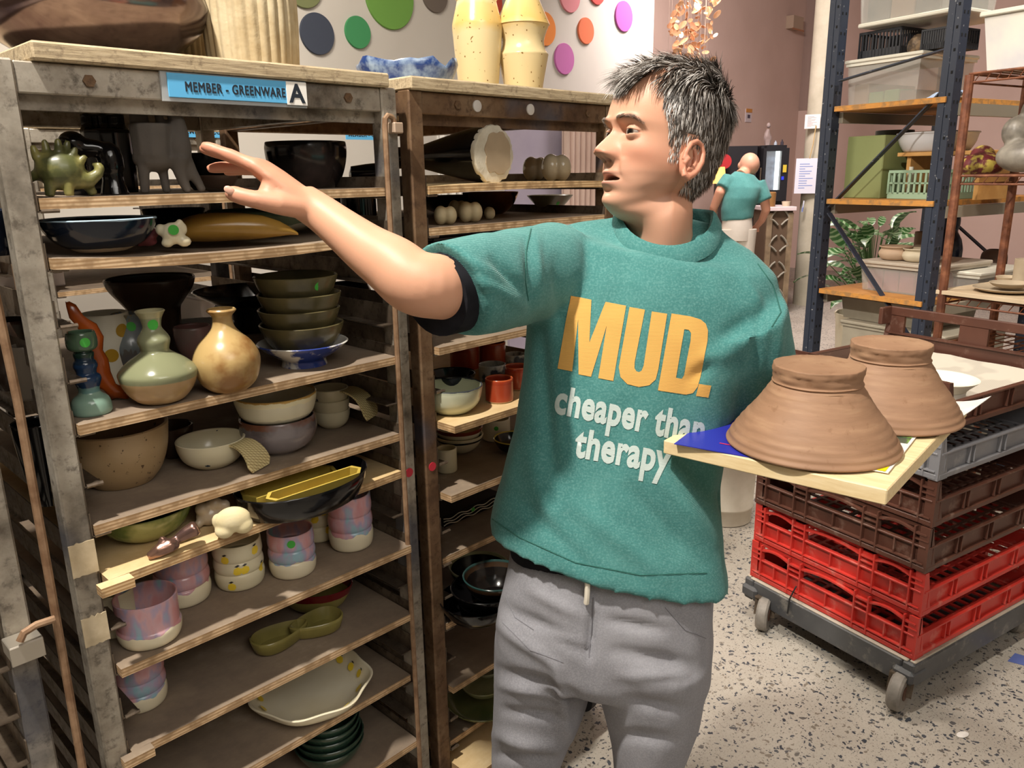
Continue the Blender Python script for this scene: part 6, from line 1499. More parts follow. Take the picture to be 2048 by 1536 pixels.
# ================================================================== blue upright shelving
SA = math.radians(31); ah = Vector((math.cos(SA), math.sin(SA), 0)); bh = Vector((-math.sin(SA), math.cos(SA), 0)); S0 = Vector((1.90, 3.54, 0)); SD, SL = .59, .90
def SP(a, b, z): return S0 + ah * a + bh * b + Vector((0, 0, z))
t_ = NT('navy_rack_paint'); t_.set(color=t_.mix(t_.ramp(t_.noise(60, 4), [(.66, 0.0), (.72, 1.0)]), '#2c3342', '#8d8f92'), rough=.5); NAVY = t_.m
SHF = thing('shelving_unit', 'tall navy perforated steel shelving unit with orange plywood shelves', 'shelf unit', S0, SA)
HOLE = plain('dark_hole', '#0a0b0d', .9)
for a in (0, SL):
    for b, nm in ((0, 1), (SD, 2)):
        m = MB(); w = .055
        m.box((a, b - .0, 1.5), (w, .004, 3.0)); m.box((a - w / 2, b + (.02 if b else .02), 1.5), (.004, .045, 3.0)); m.box((a + w / 2, b + .02, 1.5), (.004, .045, 3.0))
        m.box((a - w / 2 - .002 if not a else a, b + .042, 1.5), (.006, .03, 3.0))
        u = m.build('upright', NAVY, SHF, smooth=None)
        if a == 0:
            m = MB()
            for k in range(30):
                for dx in (-.013, .013): m.box((a + dx, b - .0025, .12 + k * .088), (.008, .002, .012))
                m.box((a - w / 2 - .0025, b + .012, .15 + k * .088), (.002, .008, .012))
            h = m.build('slot_holes', HOLE, u, smooth=None); h['kind'] = 'stuff'
zs_ = [up_to(SP(0, SD, 0), 1660, 575), up_to(SP(0, SD, 0), 1672, 397), up_to(SP(0, SD, 0), 1700, 213)]
for b0_, z0_, b1_, z1_ in ((SD, 1.43, 0, 1.95), (SD, 1.40, 0, .80), (SD, 2.02, 0, 2.10), (SD, .15, 0, .78)):
    m = MB(); m.bar((-.01, b0_ - .02, z0_), (-.01, b1_ + .03, z1_), .006, .032, up=(1, 0, 0)); m.build('brace', NAVY, SHF, smooth=None)
m = MB(); m.bar((SL, SD - .02, 1.40), (SL, .03, 1.0), .006, .03, up=(1, 0, 0)); m.build('brace', NAVY, SHF, smooth=None)
ORP = ply('orange_shelf_plywood', ('#b3793a', '#c48a48', '#d09b5a'), '#d89c4e', '#b87a35')
for k, z in enumerate(zs_):
    m = MB(); m.box((SL / 2 - .01, SD / 2, z - .012), (SL + .06, SD - .04, .024), ch=.001); m.build('shelf_panel', ORP, SHF, smooth=None)
    m = MB(); m.box((SL / 2, .01, z - .05), (SL - .05, .03, .05)); m.box((SL / 2, SD - .01, z - .05), (SL - .05, .03, .05)); m.build('shelf_beam', plain('grey_beam', '#8f8778', .5), SHF, smooth=None)
z1_, z2_, z3_ = zs_
def sbox(name, label, cat, px, yb, yt, wpx, b, z, d, mat, ch=.004, rot=SA):
    """box on a shelf: its near left face seen at px; local x = along the face"""
    C = SP(0, 0, 0); base = at_depth(px, yb, 1); r = ray(px, yb)
    # point on level z
    o0 = S0 + ah * b; n = ah; t = ((o0 - Vector((CAM.x, CAM.y, 0))).dot(n)) / Vector((r.x, r.y, 0)).dot(n); P = CAM + r * t; P.z = z
    s = (P - CAM).dot(FW) / FPX; w = wpx * s / .80; h = up_to(P, px, yt) - z
    return P, w, h, s
CLEAR = NT('clear_tub_plastic'); CLEAR.set(color='#d5d3cc', rough=.25, alpha=.28); CLEAR = CLEAR.m
def tub(label, px, yb, yt, wpx, b, z, d, mat, lid=None, name='storage_tub', fill=None, cat='tub'):
    P, w, h, s = sbox(name, label, cat, px, yb, yt, wpx, b, z, d, mat)
    t = thing(name, label, cat, P, SA); m = MB(); T = .003; k = .93
    o_ = [(0, -w / 2 * k), (d, -w / 2 * k), (d, w / 2 * k), (0, w / 2 * k)]
    r0 = [(x, y, 0) for x, y in o_]; f = lambda x, y, q: (x + (q if x > d / 2 else -q), y + (q if y > 0 else -q))
    r1 = [f(x, y, .012) + (h,) for x, y in o_]; r2 = [f(x, y, .012 - T) + (h,) for x, y in o_]; r3 = [f(x, y, -T) + (T,) for x, y in o_]
    m.loft([r0, r1, r2, r3]); m.build('tub_body', mat, t, smooth=None)
    if lid:
        m = MB(); m.box((d / 2, 0, h + .008), (d + .05, w * k + .05, .016), ch=.004); m.box((d / 2, 0, h - .006), (d + .036, w * k + .036, .014)); m.build('lid', lid, t, smooth=None)
    if fill:
        for i, (c, fr) in enumerate(fill):
            m = MB(); m.box((d / 2, (i - (len(fill) - 1) / 2) * w * .86 / len(fill), h * fr / 2 + .004), (d - .03, w * .82 / len(fill), h * fr), ch=.004); m.build('contents', c, t, smooth=None)
    return t
WLID = plain('white_lid', '#dcd8c9', .4); GREYTUB = plain('grey_beige_tub', '#a39b8a', .5, 0, '#958d7d', 8)
PINKC = plain('pink_contents', '#a05a6c', .6, 0, '#8d4a5e', 10); GRNC = plain('green_contents', '#5d8a52', .6); BRWC = plain('brown_contents', '#8a6a4e', .7); DKC = plain('dark_contents', '#3a3836', .6, 0, '#5a5048', 14)
tl_ = tub('lower grey beige tub with a rim under the upper grey tub', 1770, 790, 660, 170, .06, .005, .5, GREYTUB, GREYTUB)
zl_ = up_to(Vector(tl_.location), 1770, 660) + .018
tub('large grey beige tub standing on another tub under the shelving unit', 1762, 650, 604, 150, .10, zl_, .42, GREYTUB)
tk = tub('clear tub of pink things with a dusty lid holding two small pots', 1790, 590, 532, 128, .10, z1_, .42, CLEAR, plain('dusty_lid', '#b9ad9d', .6), fill=[(PINKC, .78)] * 4)
zt = z1_ + (up_to(Vector(tk.location), 1790, 532) - z1_) + .017
NECK = [(.62, 0), (.85, .12), (1, .45), (.92, .72), (.84, .80), (.9, .9), (1, .97), (.98, 1)]
def spot_pot(name, label, cat, mat, px, yb, yt, wpx, z, b, prof, t=.005, group=None):
    P, w, h, s = sbox(None, None, None, px, yb, yt, wpx, b, z, 0, None); r = wpx / 2 * s
    pr = catmull([(r * a_, h * b_) for a_, b_ in prof], 4); o = vessel_mb(pr, t, 32).build(name, mat, None, loc=P); tag(o, label, cat, group); return o
BISQ = plain('cream_bisque', '#c6ab90', .7, 0, '#b89c82', 8); BISQ2 = plain('pale_bisque', '#d3c6ad', .7, 0, '#c6b89d', 8); TERRA = plain('terracotta_bisque', '#bd8d6c', .7); DKCLAY = plain('dark_wet_clay', '#5b4638', .7, 0, '#4d3a2f', 9)
spot_pot('small_pot', 'pinkish squat pot on the tub lid, left of the pair', 'pot', BISQ, 1788, 531, 492, 62, zt, .20, NECK)
spot_pot('small_pot', 'cream squat pot on the tub lid, right of the pair', 'pot', BISQ2, 1832, 534, 497, 56, zt, .20, NECK)
spot_pot('clay_cylinder', 'brown clay cylinder behind the cream squat pot', 'cylinder', plain('brown_clay_pot', '#82705c', .7), 1846, 500, 464, 36, zt, .40, CYL)
tub('clear tub on the right end of the plywood shelf behind the rust post', 1915, 595, 548, 60, .30, z1_, .4, CLEAR, WLID)
# second shelf
P, w, h, s = sbox(None, None, None, 1722, 384, 272, 66, .10, z2_, 0, None); m = MB(); m.box((.10, 0, h / 2), (.20, w, h), ch=.004)
tag(m.build('green_box', plain('olive_green_box', '#8b9460', .6, 0, '#828a58', 4), None, smooth=None, loc=P, rotz=SA), 'pale olive green box at the left of the second shelf', 'box')
spot_pot('dark_bin', 'dark green round bin behind the olive box', 'bin', plain('dark_green_bin', '#33382a', .5), 1778, 378, 262, 70, z2_, .38, [(.85, 0), (.95, .1), (1, .9), (1.0, 1)])
ST = thing('wooden_stool_shelf', 'small pale wooden stand holding the white basin', 'stand', SP(.16, .06, z2_), SA)
P, w, h, s = sbox(None, None, None, 1875, 390, 303, 150, .16, z2_, 0, None); PINE = plain('pale_pine', '#cf9f5f', .6, 0, '#bb8a4c', 10)
yc = (P - SP(.16, .06, z2_)).dot(bh)
m = MB(); m.box((.14, yc, h - .009), (.30, w, .018), ch=.002); m.build('top', PINE, ST, smooth=None)
for y in (yc + w / 2 - .05, yc - w / 2 + .05): m = MB(); m.box((.14, y, (h - .018) / 2), (.26, .02, h - .018)); m.build('leg', PINE, ST, smooth=None)
bs = spot_pot('white_basin', 'wide white plastic basin on the pale wooden stand', 'basin', plain('white_basin_plastic', '#d3d3d6', .4), 1872, 300, 266, 150, z2_ + h, .30, [(.70, 0), (.80, .08), (.92, .5), (.97, .92), (1, .96), (1.0, 1)])
C_ = bs.location; m = MB(); m.lathe([(.001, 0), (.12, 0), (.10, .02), (.001, .024)], 30); tag(m.build('basin_cover', plain('beige_cloth', '#9c8c78', .8), None, loc=(C_.x, C_.y, C_.z + .075)), 'beige cloth bundle lying in the white basin', 'cloth')
# mint crate
P, w, h, s = sbox(None, None, None, 1832, 392, 340, 100, .12, z2_, 0, None)
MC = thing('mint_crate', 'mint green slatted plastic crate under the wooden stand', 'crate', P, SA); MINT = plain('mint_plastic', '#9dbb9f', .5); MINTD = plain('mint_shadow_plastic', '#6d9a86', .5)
d = .26
for (cx, cy, dx, dy) in ((0, 0, .006, w), (d, 0, .006, w), (d / 2, -w / 2, d, .006), (d / 2, w / 2, d, .006)):
    m = MB(); m.box((cx, cy, h * .12), (dx, dy, h * .22)); m.box((cx, cy, h * .95), (dx * 1.6 if dx < .01 else dx, dy * 1.6 if dy < .01 else dy, h * .10))
    along_y = dy > dx; L_ = dy if along_y else dx; n = 11
    for i in range(n + 1):
        q = -L_ / 2 + L_ * i / n
        m.box((cx + (0 if along_y else q), cy + (q if along_y else 0), h * .55), (.006 if along_y else .010, .010 if along_y else .006, h * .75))
    m.box((cx, cy, h * .55), (dx, dy, h * .06)); m.build('crate_wall', MINT, MC, smooth=None)
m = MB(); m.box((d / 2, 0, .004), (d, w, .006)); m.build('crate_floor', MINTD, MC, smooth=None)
for i, (dx, dy, hh) in enumerate(((.05, .07, .02), (.08, -.02, .014), (.06, -.08, .03), (.14, .02, .03))):
    m = MB(); m.lathe([(.001, 0), (.014, 0), (.014, .03), (.010, .034), (.010, .05), (.001, .05)], 14); q = P + ah * dx + bh * dy + Vector((0, 0, h * .78 + hh * .2 - .01))
    o = m.build('white_bottle', WLID, None, loc=q); tag(o, ('first', 'second', 'third', 'rearmost')[i] + ' small white capped bottle from the left in the mint crate', 'bottle', 'white bottles in the mint crate')
    m = MB(); m.lathe([(.013, -h * .78 + .02), (.013, 0)], 12); m.build('bottle_body', WLID, o)
# third shelf: tubs and baskets
tub('clear plastic tub with green things on the third shelf', 1762, 200, 120, 128, .06, z3_, .40, CLEAR, WLID, fill=[(DKC, .25), (GRNC, .30), (GRNC, .28), (BRWC, .5)])
P, w, h, s = sbox(None, None, None, 1762, 200, 118, 128, .06, z3_, 0, None); zl = z3_ + h + .018
def basket(label, px, wpx, yb, yt, b, z, d=.22):
    P, w, h, s = sbox(None, None, None, px, yb, yt, wpx, b, z, 0, None); t = thing('black_basket', label, 'basket', P, SA, 'black slatted baskets'); BB = plain('black_basket_plastic', '#26282e', .5)
    m = MB(); m.box((d / 2, 0, .004), (d, w, .006)); m.build('basket_floor', BB, t, smooth=None)
    for (cx, cy, dx, dy) in ((0, 0, .005, w), (d, 0, .005, w), (d / 2, -w / 2, d, .005), (d / 2, w / 2, d, .005)):
        m = MB(); m.box((cx, cy, h * .95), (dx * 2 if dx < .01 else dx, dy * 2 if dy < .01 else dy, h * .1)); m.box((cx, cy, h * .15), (dx, dy, h * .3)); al = dy > dx; L_ = dy if al else dx
        for i in range(13): q = -L_ / 2 + L_ * i / 12; m.box((cx + (0 if al else q), cy + (q if al else 0), h * .5), (.005 if al else .008, .008 if al else .005, h))
        m.build('basket_wall', BB, t, smooth=None)
basket('black slatted basket on the clear tub lid near the left upright', 1757, 72, 106, 60, .10, zl)
basket('black slatted basket on the clear tub lid near the right upright', 1868, 46, 104, 56, .10, zl)
P, w, h, s = sbox(None, None, None, 1815, 105, 62, 40, .12, zl, 0, None); m = MB(); m.ball((.08, 0, .045), (.05, .04, .045), 14, 9); m.ball((.06, .03, .03), (.03, .04, .03), 12, 8)
fuse(m.build('tool_bundle', plain('mixed_tools', '#5a4c40', .6, 0, '#a78b6c', 40), None, loc=P, rotz=SA), .006, 1); tag([x for x in COL.objects if x.name == 'tool_bundle'][0], 'lumpy bundle of tools between the black baskets', 'tools')
zl2 = zl + .13
PL = thing('hanging_lid_shelf', 'white plastic shelf tray resting across the black baskets', 'tray', SP(.04, SD / 2, zl + h + .045), SA)
m = MB(); m.box((.22, 0, 0), (.44, SD - .10, .018), ch=.004); m.build('tray_panel', WLID, PL, smooth=None)
tub('cloudy plastic tub full of dark things at the top of the shelving', 1800, 22, -60, 150, .06, zl + h + .056, .40, CLEAR, None, fill=[(DKC, .6), (BRWC, .5), (DKC, .7)])
m = MB(); P, w, h2, s = sbox(None, None, None, 1880, 200, 182, 44, .02, z3_, 0, None); n = 8
vs = [(.10 * i / n, -.07 + .14 * j / n, .022 + .010 * math.sin(i * 1.1 + j * .9) - (.035 * (1 - i / 3) if i < 3 else 0) * (.5 + .5 * math.sin(j))) for i in range(n + 1) for j in range(n + 1)]
fs = [(i * (n + 1) + j, (i + 1) * (n + 1) + j, (i + 1) * (n + 1) + j + 1, i * (n + 1) + j + 1) for i in range(n) for j in range(n)]; N_ = len(vs)
m.add(vs + [(x, y, z - .002) for x, y, z in vs], fs + [tuple(N_ + k for k in f[::-1]) for f in fs])
tag(m.build('blue_cloth', plain('pale_blue_cloth', '#9fb2cf', .8), None, smooth=60, loc=P, rotz=SA), 'pale blue cloth draped over the third shelf edge', 'cloth')

# ================================================================== rust wire rack at the right edge
G0 = at_depth(1911, 380, 3.0); G0.z = 0
def GP(a, b, z): return G0 + ah * a - bh * b + Vector((0, 0, z))
t_ = NT('rust_brown_metal'); t_.set(color=t_.ramp(t_.noise(30, 5), [(.35, '#5a3322'), (.55, '#74452e'), (.72, '#8d5a3e')]), rough=.6, metal=.2); RUSTB = t_.m
GR = thing('wire_rack', 'rust brown wire rack with boards of pots at the right edge', 'rack', G0, SA); GD, GL = .40, .62
for a, b in ((0, 0), (GD, 0), (0, GL), (GD, GL)):
    m = MB(); m.tube([(a, -b, 0.02), (a, -b, up_to(G0, 1942, 150) if True else 2)], .0165, 10); m.build('post', RUSTB, GR)
for zpx in ((1942, 148), (1914, 352), (1893, 592), (1885, 690)):
    z = up_to(G0, *zpx); m = MB()
    for a in (0, GD): m.tube([(a, 0, z), (a, -GL, z)], .005, 6); m.tube([(a, 0, z - .03), (a, -GL, z - .03)], .004, 6)
    for b in (0, GL): m.tube([(0, -b, z), (GD, -b, z)], .005, 6); m.tube([(0, -b, z - .03), (GD, -b, z - .03)], .004, 6)
    for i in range(16):
        b = GL * (i + .5) / 16; m.tube([(0, -b, z + .003), (GD, -b, z + .003)], .0025, 5)
        m.tube([(0, -b, z - .03), (0, -b - GL / 32, z), ], .002, 4)
    m.build('wire_shelf', RUSTB, GR)
zg = up_to(G0, 1893, 592) + .007
m = MB(); m.box((GD / 2 + .01, -GL / 2, .008), (GD + .05, GL + .04, .016), ch=.001); tag(m.build('pot_board', plain('dusty_white_board', '#cdb99c', .7, 0, '#bfa98b', 6), None, smooth=None, loc=G0 + Vector((0, 0, zg)), rotz=SA), 'dusty pale board of drying plates and pots on the rust rack', 'board')
zp = zg + .017
def rp0(name, label, cat, mat, P, r, H, prof):
    o = vessel_mb(catmull([(r * x, H * y) for x, y in prof], 4), .004, 36).build(name, mat, None, loc=P); tag(o, label, cat); return o
def gpot(name, label, cat, mat, a, b, r, H, prof, z=None, **k):
    pr = catmull([(r * x, H * y) for x, y in prof], 4); o = vessel_mb(pr, .004, 36).build(name, mat, None, loc=GP(a, b, z or zp)); tag(o, label, cat); return o
DRY = plain('drying_grey_clay', '#b5a48c', .8, 0, '#a6957d', 8)
gpot('drying_plate', 'large flat drying plate at the front of the dusty board', 'plate', DRY, .13, .17, .115, .016, WIDE)
gpot('drying_plate', 'smaller drying plate lying on the large flat one', 'plate', DRY, .13, .18, .070, .020, WIDE, zp + .0165)
gpot('drying_cylinder', 'tall grey drying cylinder on the dusty board', 'cylinder', DRY, .30, .14, .036, .11, CYL)
gpot('drying_bowl', 'ribbed grey drying bowl at the frame edge on the dusty board', 'bowl', DRY, .28, .27, .062, .075, BOWL)
gpot('drying_bowl', 'low grey dish behind the drying cylinder', 'dish', DRY, .36, .06, .05, .028, WIDE)
gpot('drying_vase', 'leaning grey clay jug behind the ribbed bowl', 'jug', DRY, .37, .21, .045, .16, [(.7, 0), (.8, .3), (.75, .6), (.95, 1)])
o = rp0('terracotta_pot', 'terracotta flared pot behind the rust post', 'pot', TERRA, SP(.50, .12, z1_), .05, .12, [(.7, 0), (.75, .3), (.8, .8), (1, 1)])
o = rp0('dark_clay_jar', 'dark brown rounded clay jar between the rust posts', 'jar', DKCLAY, SP(.82, .18, z1_), .062, .17, [(.75, 0), (.95, .1), (1, .5), (.95, .85), (.7, .97), (.5, 1)])
# white tub on top, grey bag, dark bag, orange screen
zt2 = up_to(G0, 1942, 148) + .008
T_ = thing('white_tub', 'cloudy white plastic tub with a rim on top of the rust rack', 'tub', GP(GD / 2, .26, zt2), SA); m = MB()
ct = plain('cloudy_white_plastic', '#d9d4c8', .35, 0, '#c3c0c2', 5); hT = .19
m.loft([[(x * .9, y * .9, 0) for x, y in ((-.19, -.24), (.19, -.24), (.19, .24), (-.19, .24))], [(x, y, hT) for x, y in ((-.19, -.24), (.19, -.24), (.19, .24), (-.19, .24))], [(x * .97, y * .97, hT) for x, y in ((-.19, -.24), (.19, -.24), (.19, .24), (-.19, .24))], [(x * .88, y * .88, .005) for x, y in ((-.19, -.24), (.19, -.24), (.19, .24), (-.19, .24))]]); m.build('tub_body', ct, T_, smooth=None)
m = MB()
for (x, y, a, b) in ((0, -.245, .40, .016), (0, .245, .40, .016), (-.195, 0, .016, .50), (.195, 0, .016, .50)): m.box((x, y, hT), (a, b, .016), ch=.003)
m.build('rim', WLID, T_, smooth=None)
zw = up_to(G0, 1914, 352) + .008
def lump(name, label, cat, mat, P, parts, vox=.008): 
    m = MB()
    for (c, r) in parts: m.ball(c, r, 14, 9)
    o = m.build(name, mat, None, loc=P, rotz=SA); fuse(o, vox, 3); tag(o, label, cat); return o
lump('plastic_bag', 'crumpled grey plastic bundle on the middle wire shelf', 'bag', plain('grey_plastic_wrap', '#9b9488', .4, 0, '#6d675f', 14), GP(.22, .12, zw), [((0, 0, .06), (.09, .10, .06)), ((.02, .05, .15), (.06, .05, .06)), ((-.03, -.07, .12), (.05, .06, .05)), ((.03, .02, .22), (.03, .03, .05))])
lump('fruit_print_bag', 'dark red and yellow patterned bundle on the middle wire shelf', 'bag', plain('red_yellow_bundle', '#5e1f22', .6, 0, '#b3a04a', 26, .5, .6), GP(.30, -.08, zw - .02), [((0, 0, .05), (.10, .08, .05)), ((.05, .03, .08), (.05, .05, .05))])
lump('bin_bag', 'shiny dark blue bag hanging behind the rust rack', 'bag', plain('blue_black_bag', '#1b2233', .18, 0, '#2c3650', 20), SP(.80, .44, z1_), [((0, 0, .14), (.08, .10, .14)), ((.02, .02, .30), (.06, .08, .10)), ((.0, -.02, .40), (.04, .05, .05))])
SCN = thing('folding_screen', 'orange tan paper screen with a dark grid behind the rust rack', 'screen', GP(.86, .45, 0), SA)
OP = plain('orange_tan_paper', '#bf8a45', .7, 0, '#b37f3c', 4); GRD = plain('dark_grid_wire', '#4a3a28', .6)
m = MB(); m.box((0, 0, 1.0), (.012, .95, 2.0)); m.build('paper_panel', OP, SCN, smooth=None)
m = MB()
for i in range(9): m.box((-.010, -.46 + .115 * i, 1.0), (.008, .006, 2.0))
for j in range(10): m.box((-.012, 0, .1 + .2 * j), (.008, .95, .006 if j % 2 else .012))
m.build('grid', GRD, SCN, smooth=None)

# ================================================================== column and its notices
CP = at_z(1613, 612, 0); CP = Vector((CP.x, CP.y, 0)) * 1.017
t_ = NT('raw_concrete'); g_ = t_.noise(3, 6, .65); t_.set(color=t_.ramp(g_, [(.3, '#a19b88'), (.55, '#b1ab98'), (.75, '#bdb7a6')]), rough=.85); t_.bump(t_.noise(30, 5), .25, .002)
m = MB(); m.lathe([(.165, 0), (.165, HT)], 40); o = m.build('column', t_.m, None, loc=CP); o['kind'] = 'structure'
nd = Vector((CAM.x - CP.x, CAM.y - CP.y, 0)).normalized(); rz = math.atan2(nd.y, nd.x) + math.pi / 2
def notice(name, label, px, py, w, h, mat, pr=None, dd=.0):
    q = CP + nd * (.17 + dd); d = (q - CAM).dot(Vector((0, 1, 0))); P = at_y(px, py, q.y - .005); s = (P - CAM).dot(FW) / FPX
    t = thing(name, label, 'notice', P, rz); m = MB(); m.box((0, 0, 0), (w * s, .004, h * s)); m.build('paper', mat, t, smooth=None)
    if pr:
        m = MB()
        for k in range(11):
            ww = w * s * .62 * (.7 + .3 * math.sin(k * 2.3)); m.box((-w * s * .02 - (w * s * .62 - ww) / 2, -.0035, h * s * (.34 - .068 * k)), (ww, .001, h * s * .022))
        o = m.build('print_lines', pr, t, smooth=None); o['kind'] = 'stuff'
    return t, P, s
notice('notice_card', 'small white card stuck on the concrete column', 1625, 243, 29, 27, plain('white_card', '#d9d3cf', .6), plain('grey_print', '#9a96a0', .6))
t_, P, s = notice('notice_sleeve', 'plastic sleeve with a blue printed sheet hanging on the column', 1613, 352, 43, 68, plain('sleeve_white', '#cfd0dc', .3), plain('blue_print', '#7f92c4', .6), .01)
m = MB(); m.tube([(.02, -.003, 34 * s), (.045, -.003, 60 * s), (.06, -.003, 96 * s)], .006, 6); m.build('hanging_string', plain('jute_string', '#b59a6a', .8), t_)
q = CP + nd * .168; P = at_y(1604, 424, q.y - .005); m = MB(); m.tube([P, P + Vector((.006, -.004, .06))], .010, 8); m.tube([P + Vector((.007, -.004, .06)), P + Vector((.012, -.004, .13))], .008, 8)
tag(m.build('pen', plain('blue_white_pen', '#5f73b5', .4, 0, '#d6dbe6', 9), None), 'small blue and white pen stuck to the column below the sleeve', 'pen')

# ================================================================== plant
PLP = at_y(1742, 560, 5.3); PLP.z = 0
m = MB(); m.lathe([(.001, 0), (.15, 0), (.16, .02), (.20, .62), (.21, .66), (.20, .66), (.18, .60), (.001, .58)], 36, mod=lambda a, r, h: r * (1 + (.02 * math.sin(9 * a) if h > .4 else 0)))
PT = thing('potted_plant', 'leafy potted plant with striped leaves behind the shelving unit', 'plant', PLP)
o = m.build('planter', plain('cream_planter', '#d8cfb9', .6, 0, '#cbc0a7', 6), PT)
m = MB(); m.lathe([(.001, 0), (.17, 0), (.001, .02)], 20, (0, 0, .60)); m.build('soil', plain('soil', '#3a2c20', .95), PT)
t_ = NT('striped_leaf'); w_ = t_.n('ShaderNodeTexWave', wave_type='BANDS', bands_direction='X'); w_.inputs['Scale'].default_value = 9; w_.inputs['Distortion'].default_value = 2; t_.l(t_.coord(), w_.inputs[0])
t_.set(color=t_.mix(t_.ramp(w_.outputs['Fac'], [(.55, 0.0), (.75, 1.0)]), '#3c6b35', '#9db58d'), rough=.35); LEAFM = t_.m
m = MB(); n = 9; vs = []; fs = []
for i in range(n + 1):
    q = i / n; w = .036 * math.sin(math.pi * (q ** .8)) + .001; z = .05 * math.sin(q * 2.4); vs += [(q * .20, -w, z + .008), (q * .20, 0, z), (q * .20, w, z + .008)]
for i in range(n): a = 3 * i; fs += [(a, a + 1, a + 4, a + 3), (a + 1, a + 2, a + 5, a + 4)]
m.add(vs, fs); lf = m.build('leaf', LEAFM, PT, smooth=80); lme = lf.data; rl = random.Random(3); sm_ = MB()
for k in range(90):
    o = lf if k == 0 else bpy.data.objects.new('leaf', lme)
    if k: COL.objects.link(o); o.parent = PT
    az, el = rl.uniform(0, 6.283), rl.uniform(-.2, .9); hh = rl.uniform(.78, 1.25); rr = rl.uniform(.04, .26) * (1.3 - .5 * abs(hh - 1.0))
    p = Vector((math.cos(az) * rr, math.sin(az) * rr, hh)); o.location = p; o.rotation_euler = (rl.uniform(-.5, .5), -el + .35, az); s_ = rl.uniform(.7, 1.25); o.scale = (s_, s_, s_)
    sm_.tube([(.02 * math.cos(az), .02 * math.sin(az), .60), (p.x * .5, p.y * .5, .60 + (hh - .60) * .65), tuple(p)], .003, 5)
st = sm_.build('stems', plain('green_stem', '#4d6b3a', .6), PT)

# ================================================================== far end: counter, fridge, second man
def FB(name, label, cat, px0, px1, y0, y1, d, depth, mat, kind=None, ch=.004, z0=None, parent=None):
    """upright box whose camera-side face spans the pixels at distance d (metres along the view)"""
    a = at_depth((px0 + px1) / 2, (y0 + y1) / 2, 1); ym = d; A = at_y(px0, (y0 + y1) / 2, ym); B = at_y(px1, (y0 + y1) / 2, ym)
    zt_ = at_y((px0 + px1) / 2, y0, ym).z; zb = at_y((px0 + px1) / 2, y1, ym).z if z0 is None else z0
    m = MB(); m.box((0, depth / 2, (zt_ + zb) / 2), (B.x - A.x, depth, zt_ - zb), ch=ch); o = m.build(name, mat, parent, smooth=None, loc=Vector(((A.x + B.x) / 2, ym, 0)))
    if label: tag(o, label, cat)
    if kind: o['kind'] = kind
    return o
BLKP = plain('black_panel', '#15141a', .5); FRM = plain('fridge_black', '#1b1b20', .4)
FB('dark_opening_box', 'tall black box standing for the dark opening behind the second man', 'cabinet', 1446, 1508, 292, 560, 9.75, .5, BLKP, z0=0)  # plain black box standing in for the dark opening left of the fridge
fr = thing('drinks_fridge', 'black glass door drinks fridge with a lit strip behind the counter', 'fridge', at_y(1550, 345, 9.6) * 1)
fr.location = Vector((fr.location.x, fr.location.y, 0))
def fpart(name, px0, px1, y0, y1, dy, dp, mat, z0=None):
    A, B = at_y(px0, 345, 9.6), at_y(px1, 345, 9.6); zt_ = at_y(1550, y0, 9.6).z; zb = at_y(1550, y1, 9.6).z if z0 is None else z0
    m = MB(); m.box(((A.x + B.x) / 2 - fr.location.x, dy + dp / 2, (zt_ + zb) / 2), (B.x - A.x, dp, zt_ - zb)); return m.build(name, mat, fr, smooth=None)
fpart('cabinet_body', 1525, 1576, 290, 560, .10, .5, FRM, 0)
fpart('door_frame', 1525, 1531, 296, 402, .0, .10, FRM); fpart('door_frame', 1561, 1576, 296, 402, .0, .10, FRM); fpart('door_frame', 1531, 1561, 290, 302, .0, .10, FRM); fpart('door_frame', 1531, 1561, 380, 402, .0, .10, FRM)
t_ = NT('fridge_inside'); t_.set(color=t_.ramp(t_.noise(9, 3), [(.3, '#2b3648'), (.6, '#6f7f95'), (.75, '#a9b6c4')]), rough=.4); fpart('shelf_view', 1531, 1556, 302, 380, .06, .03, t_.m)
t_ = NT('fridge_light'); t_.b.inputs['Emission Color'].default_value = (.85, 1, .95, 1); t_.b.inputs['Emission Strength'].default_value = 1.6; fpart('light_strip', 1552, 1560, 301, 387, .04, .02, t_.m)
g = NT('fridge_glass'); g.set(color='#c8d6de', rough=.05, alpha=.15); fpart('glass_door', 1531, 1561, 302, 380, .0, .01, g.m)
fpart('yellow_sticker', 1565, 1572, 330, 345, -.01, .01, plain('yellow_badge', '#c9b03a', .5)); fpart('blue_display', 1563, 1568, 353, 360, -.01, .01, plain('blue_badge', '#2a3ee0', .5)); fpart('handle', 1519, 1521, 335, 362, -.03, .02, RAIL)
m = MB(); P = at_y(1535, 286, 9.8); k = 9.8 / FPX
m.tube([(0, 0, 0), (0, 0, 14 * k), (-.01, 0, 24 * k), (.0, 0, 30 * k)], [5 * k, 8 * k, 5 * k, 3 * k], 10); m.ball((.0, 0, 37 * k), (4 * k, 4 * k, 5 * k), 10, 7)
tag(m.build('bust_figure', plain('brown_white_figure', '#6b5750', .6, 0, '#a99a98', 4), None, loc=Vector((P.x, P.y, at_y(1550, 290, 9.6).z))), 'small standing figure on top of the drinks fridge', 'figurine')
for px, h, c in ((1551, 9, '#a9b3c0'), (1564, 11, '#3a343e')):
    P = at_y(px, 288, 9.85); m = MB(); m.lathe([(.001, 0), (3 * k, 0), (3 * k, h * .6 * k), (1.2 * k, h * .75 * k), (1.2 * k, h * k), (.001, h * k)], 12); tag(m.build('bottle', plain('bottle_' + c[1:], c, .3), None, loc=Vector((P.x, P.y, at_y(1550, 290, 9.6).z))), ('pale' if h == 9 else 'dark') + ' bottle standing on top of the drinks fridge', 'bottle')
ct_ = thing('counter', 'white topped counter with a carved grey wooden front beside the column', 'counter', Vector((at_y(1562, 420, 9.0).x, 9.0, 0)))
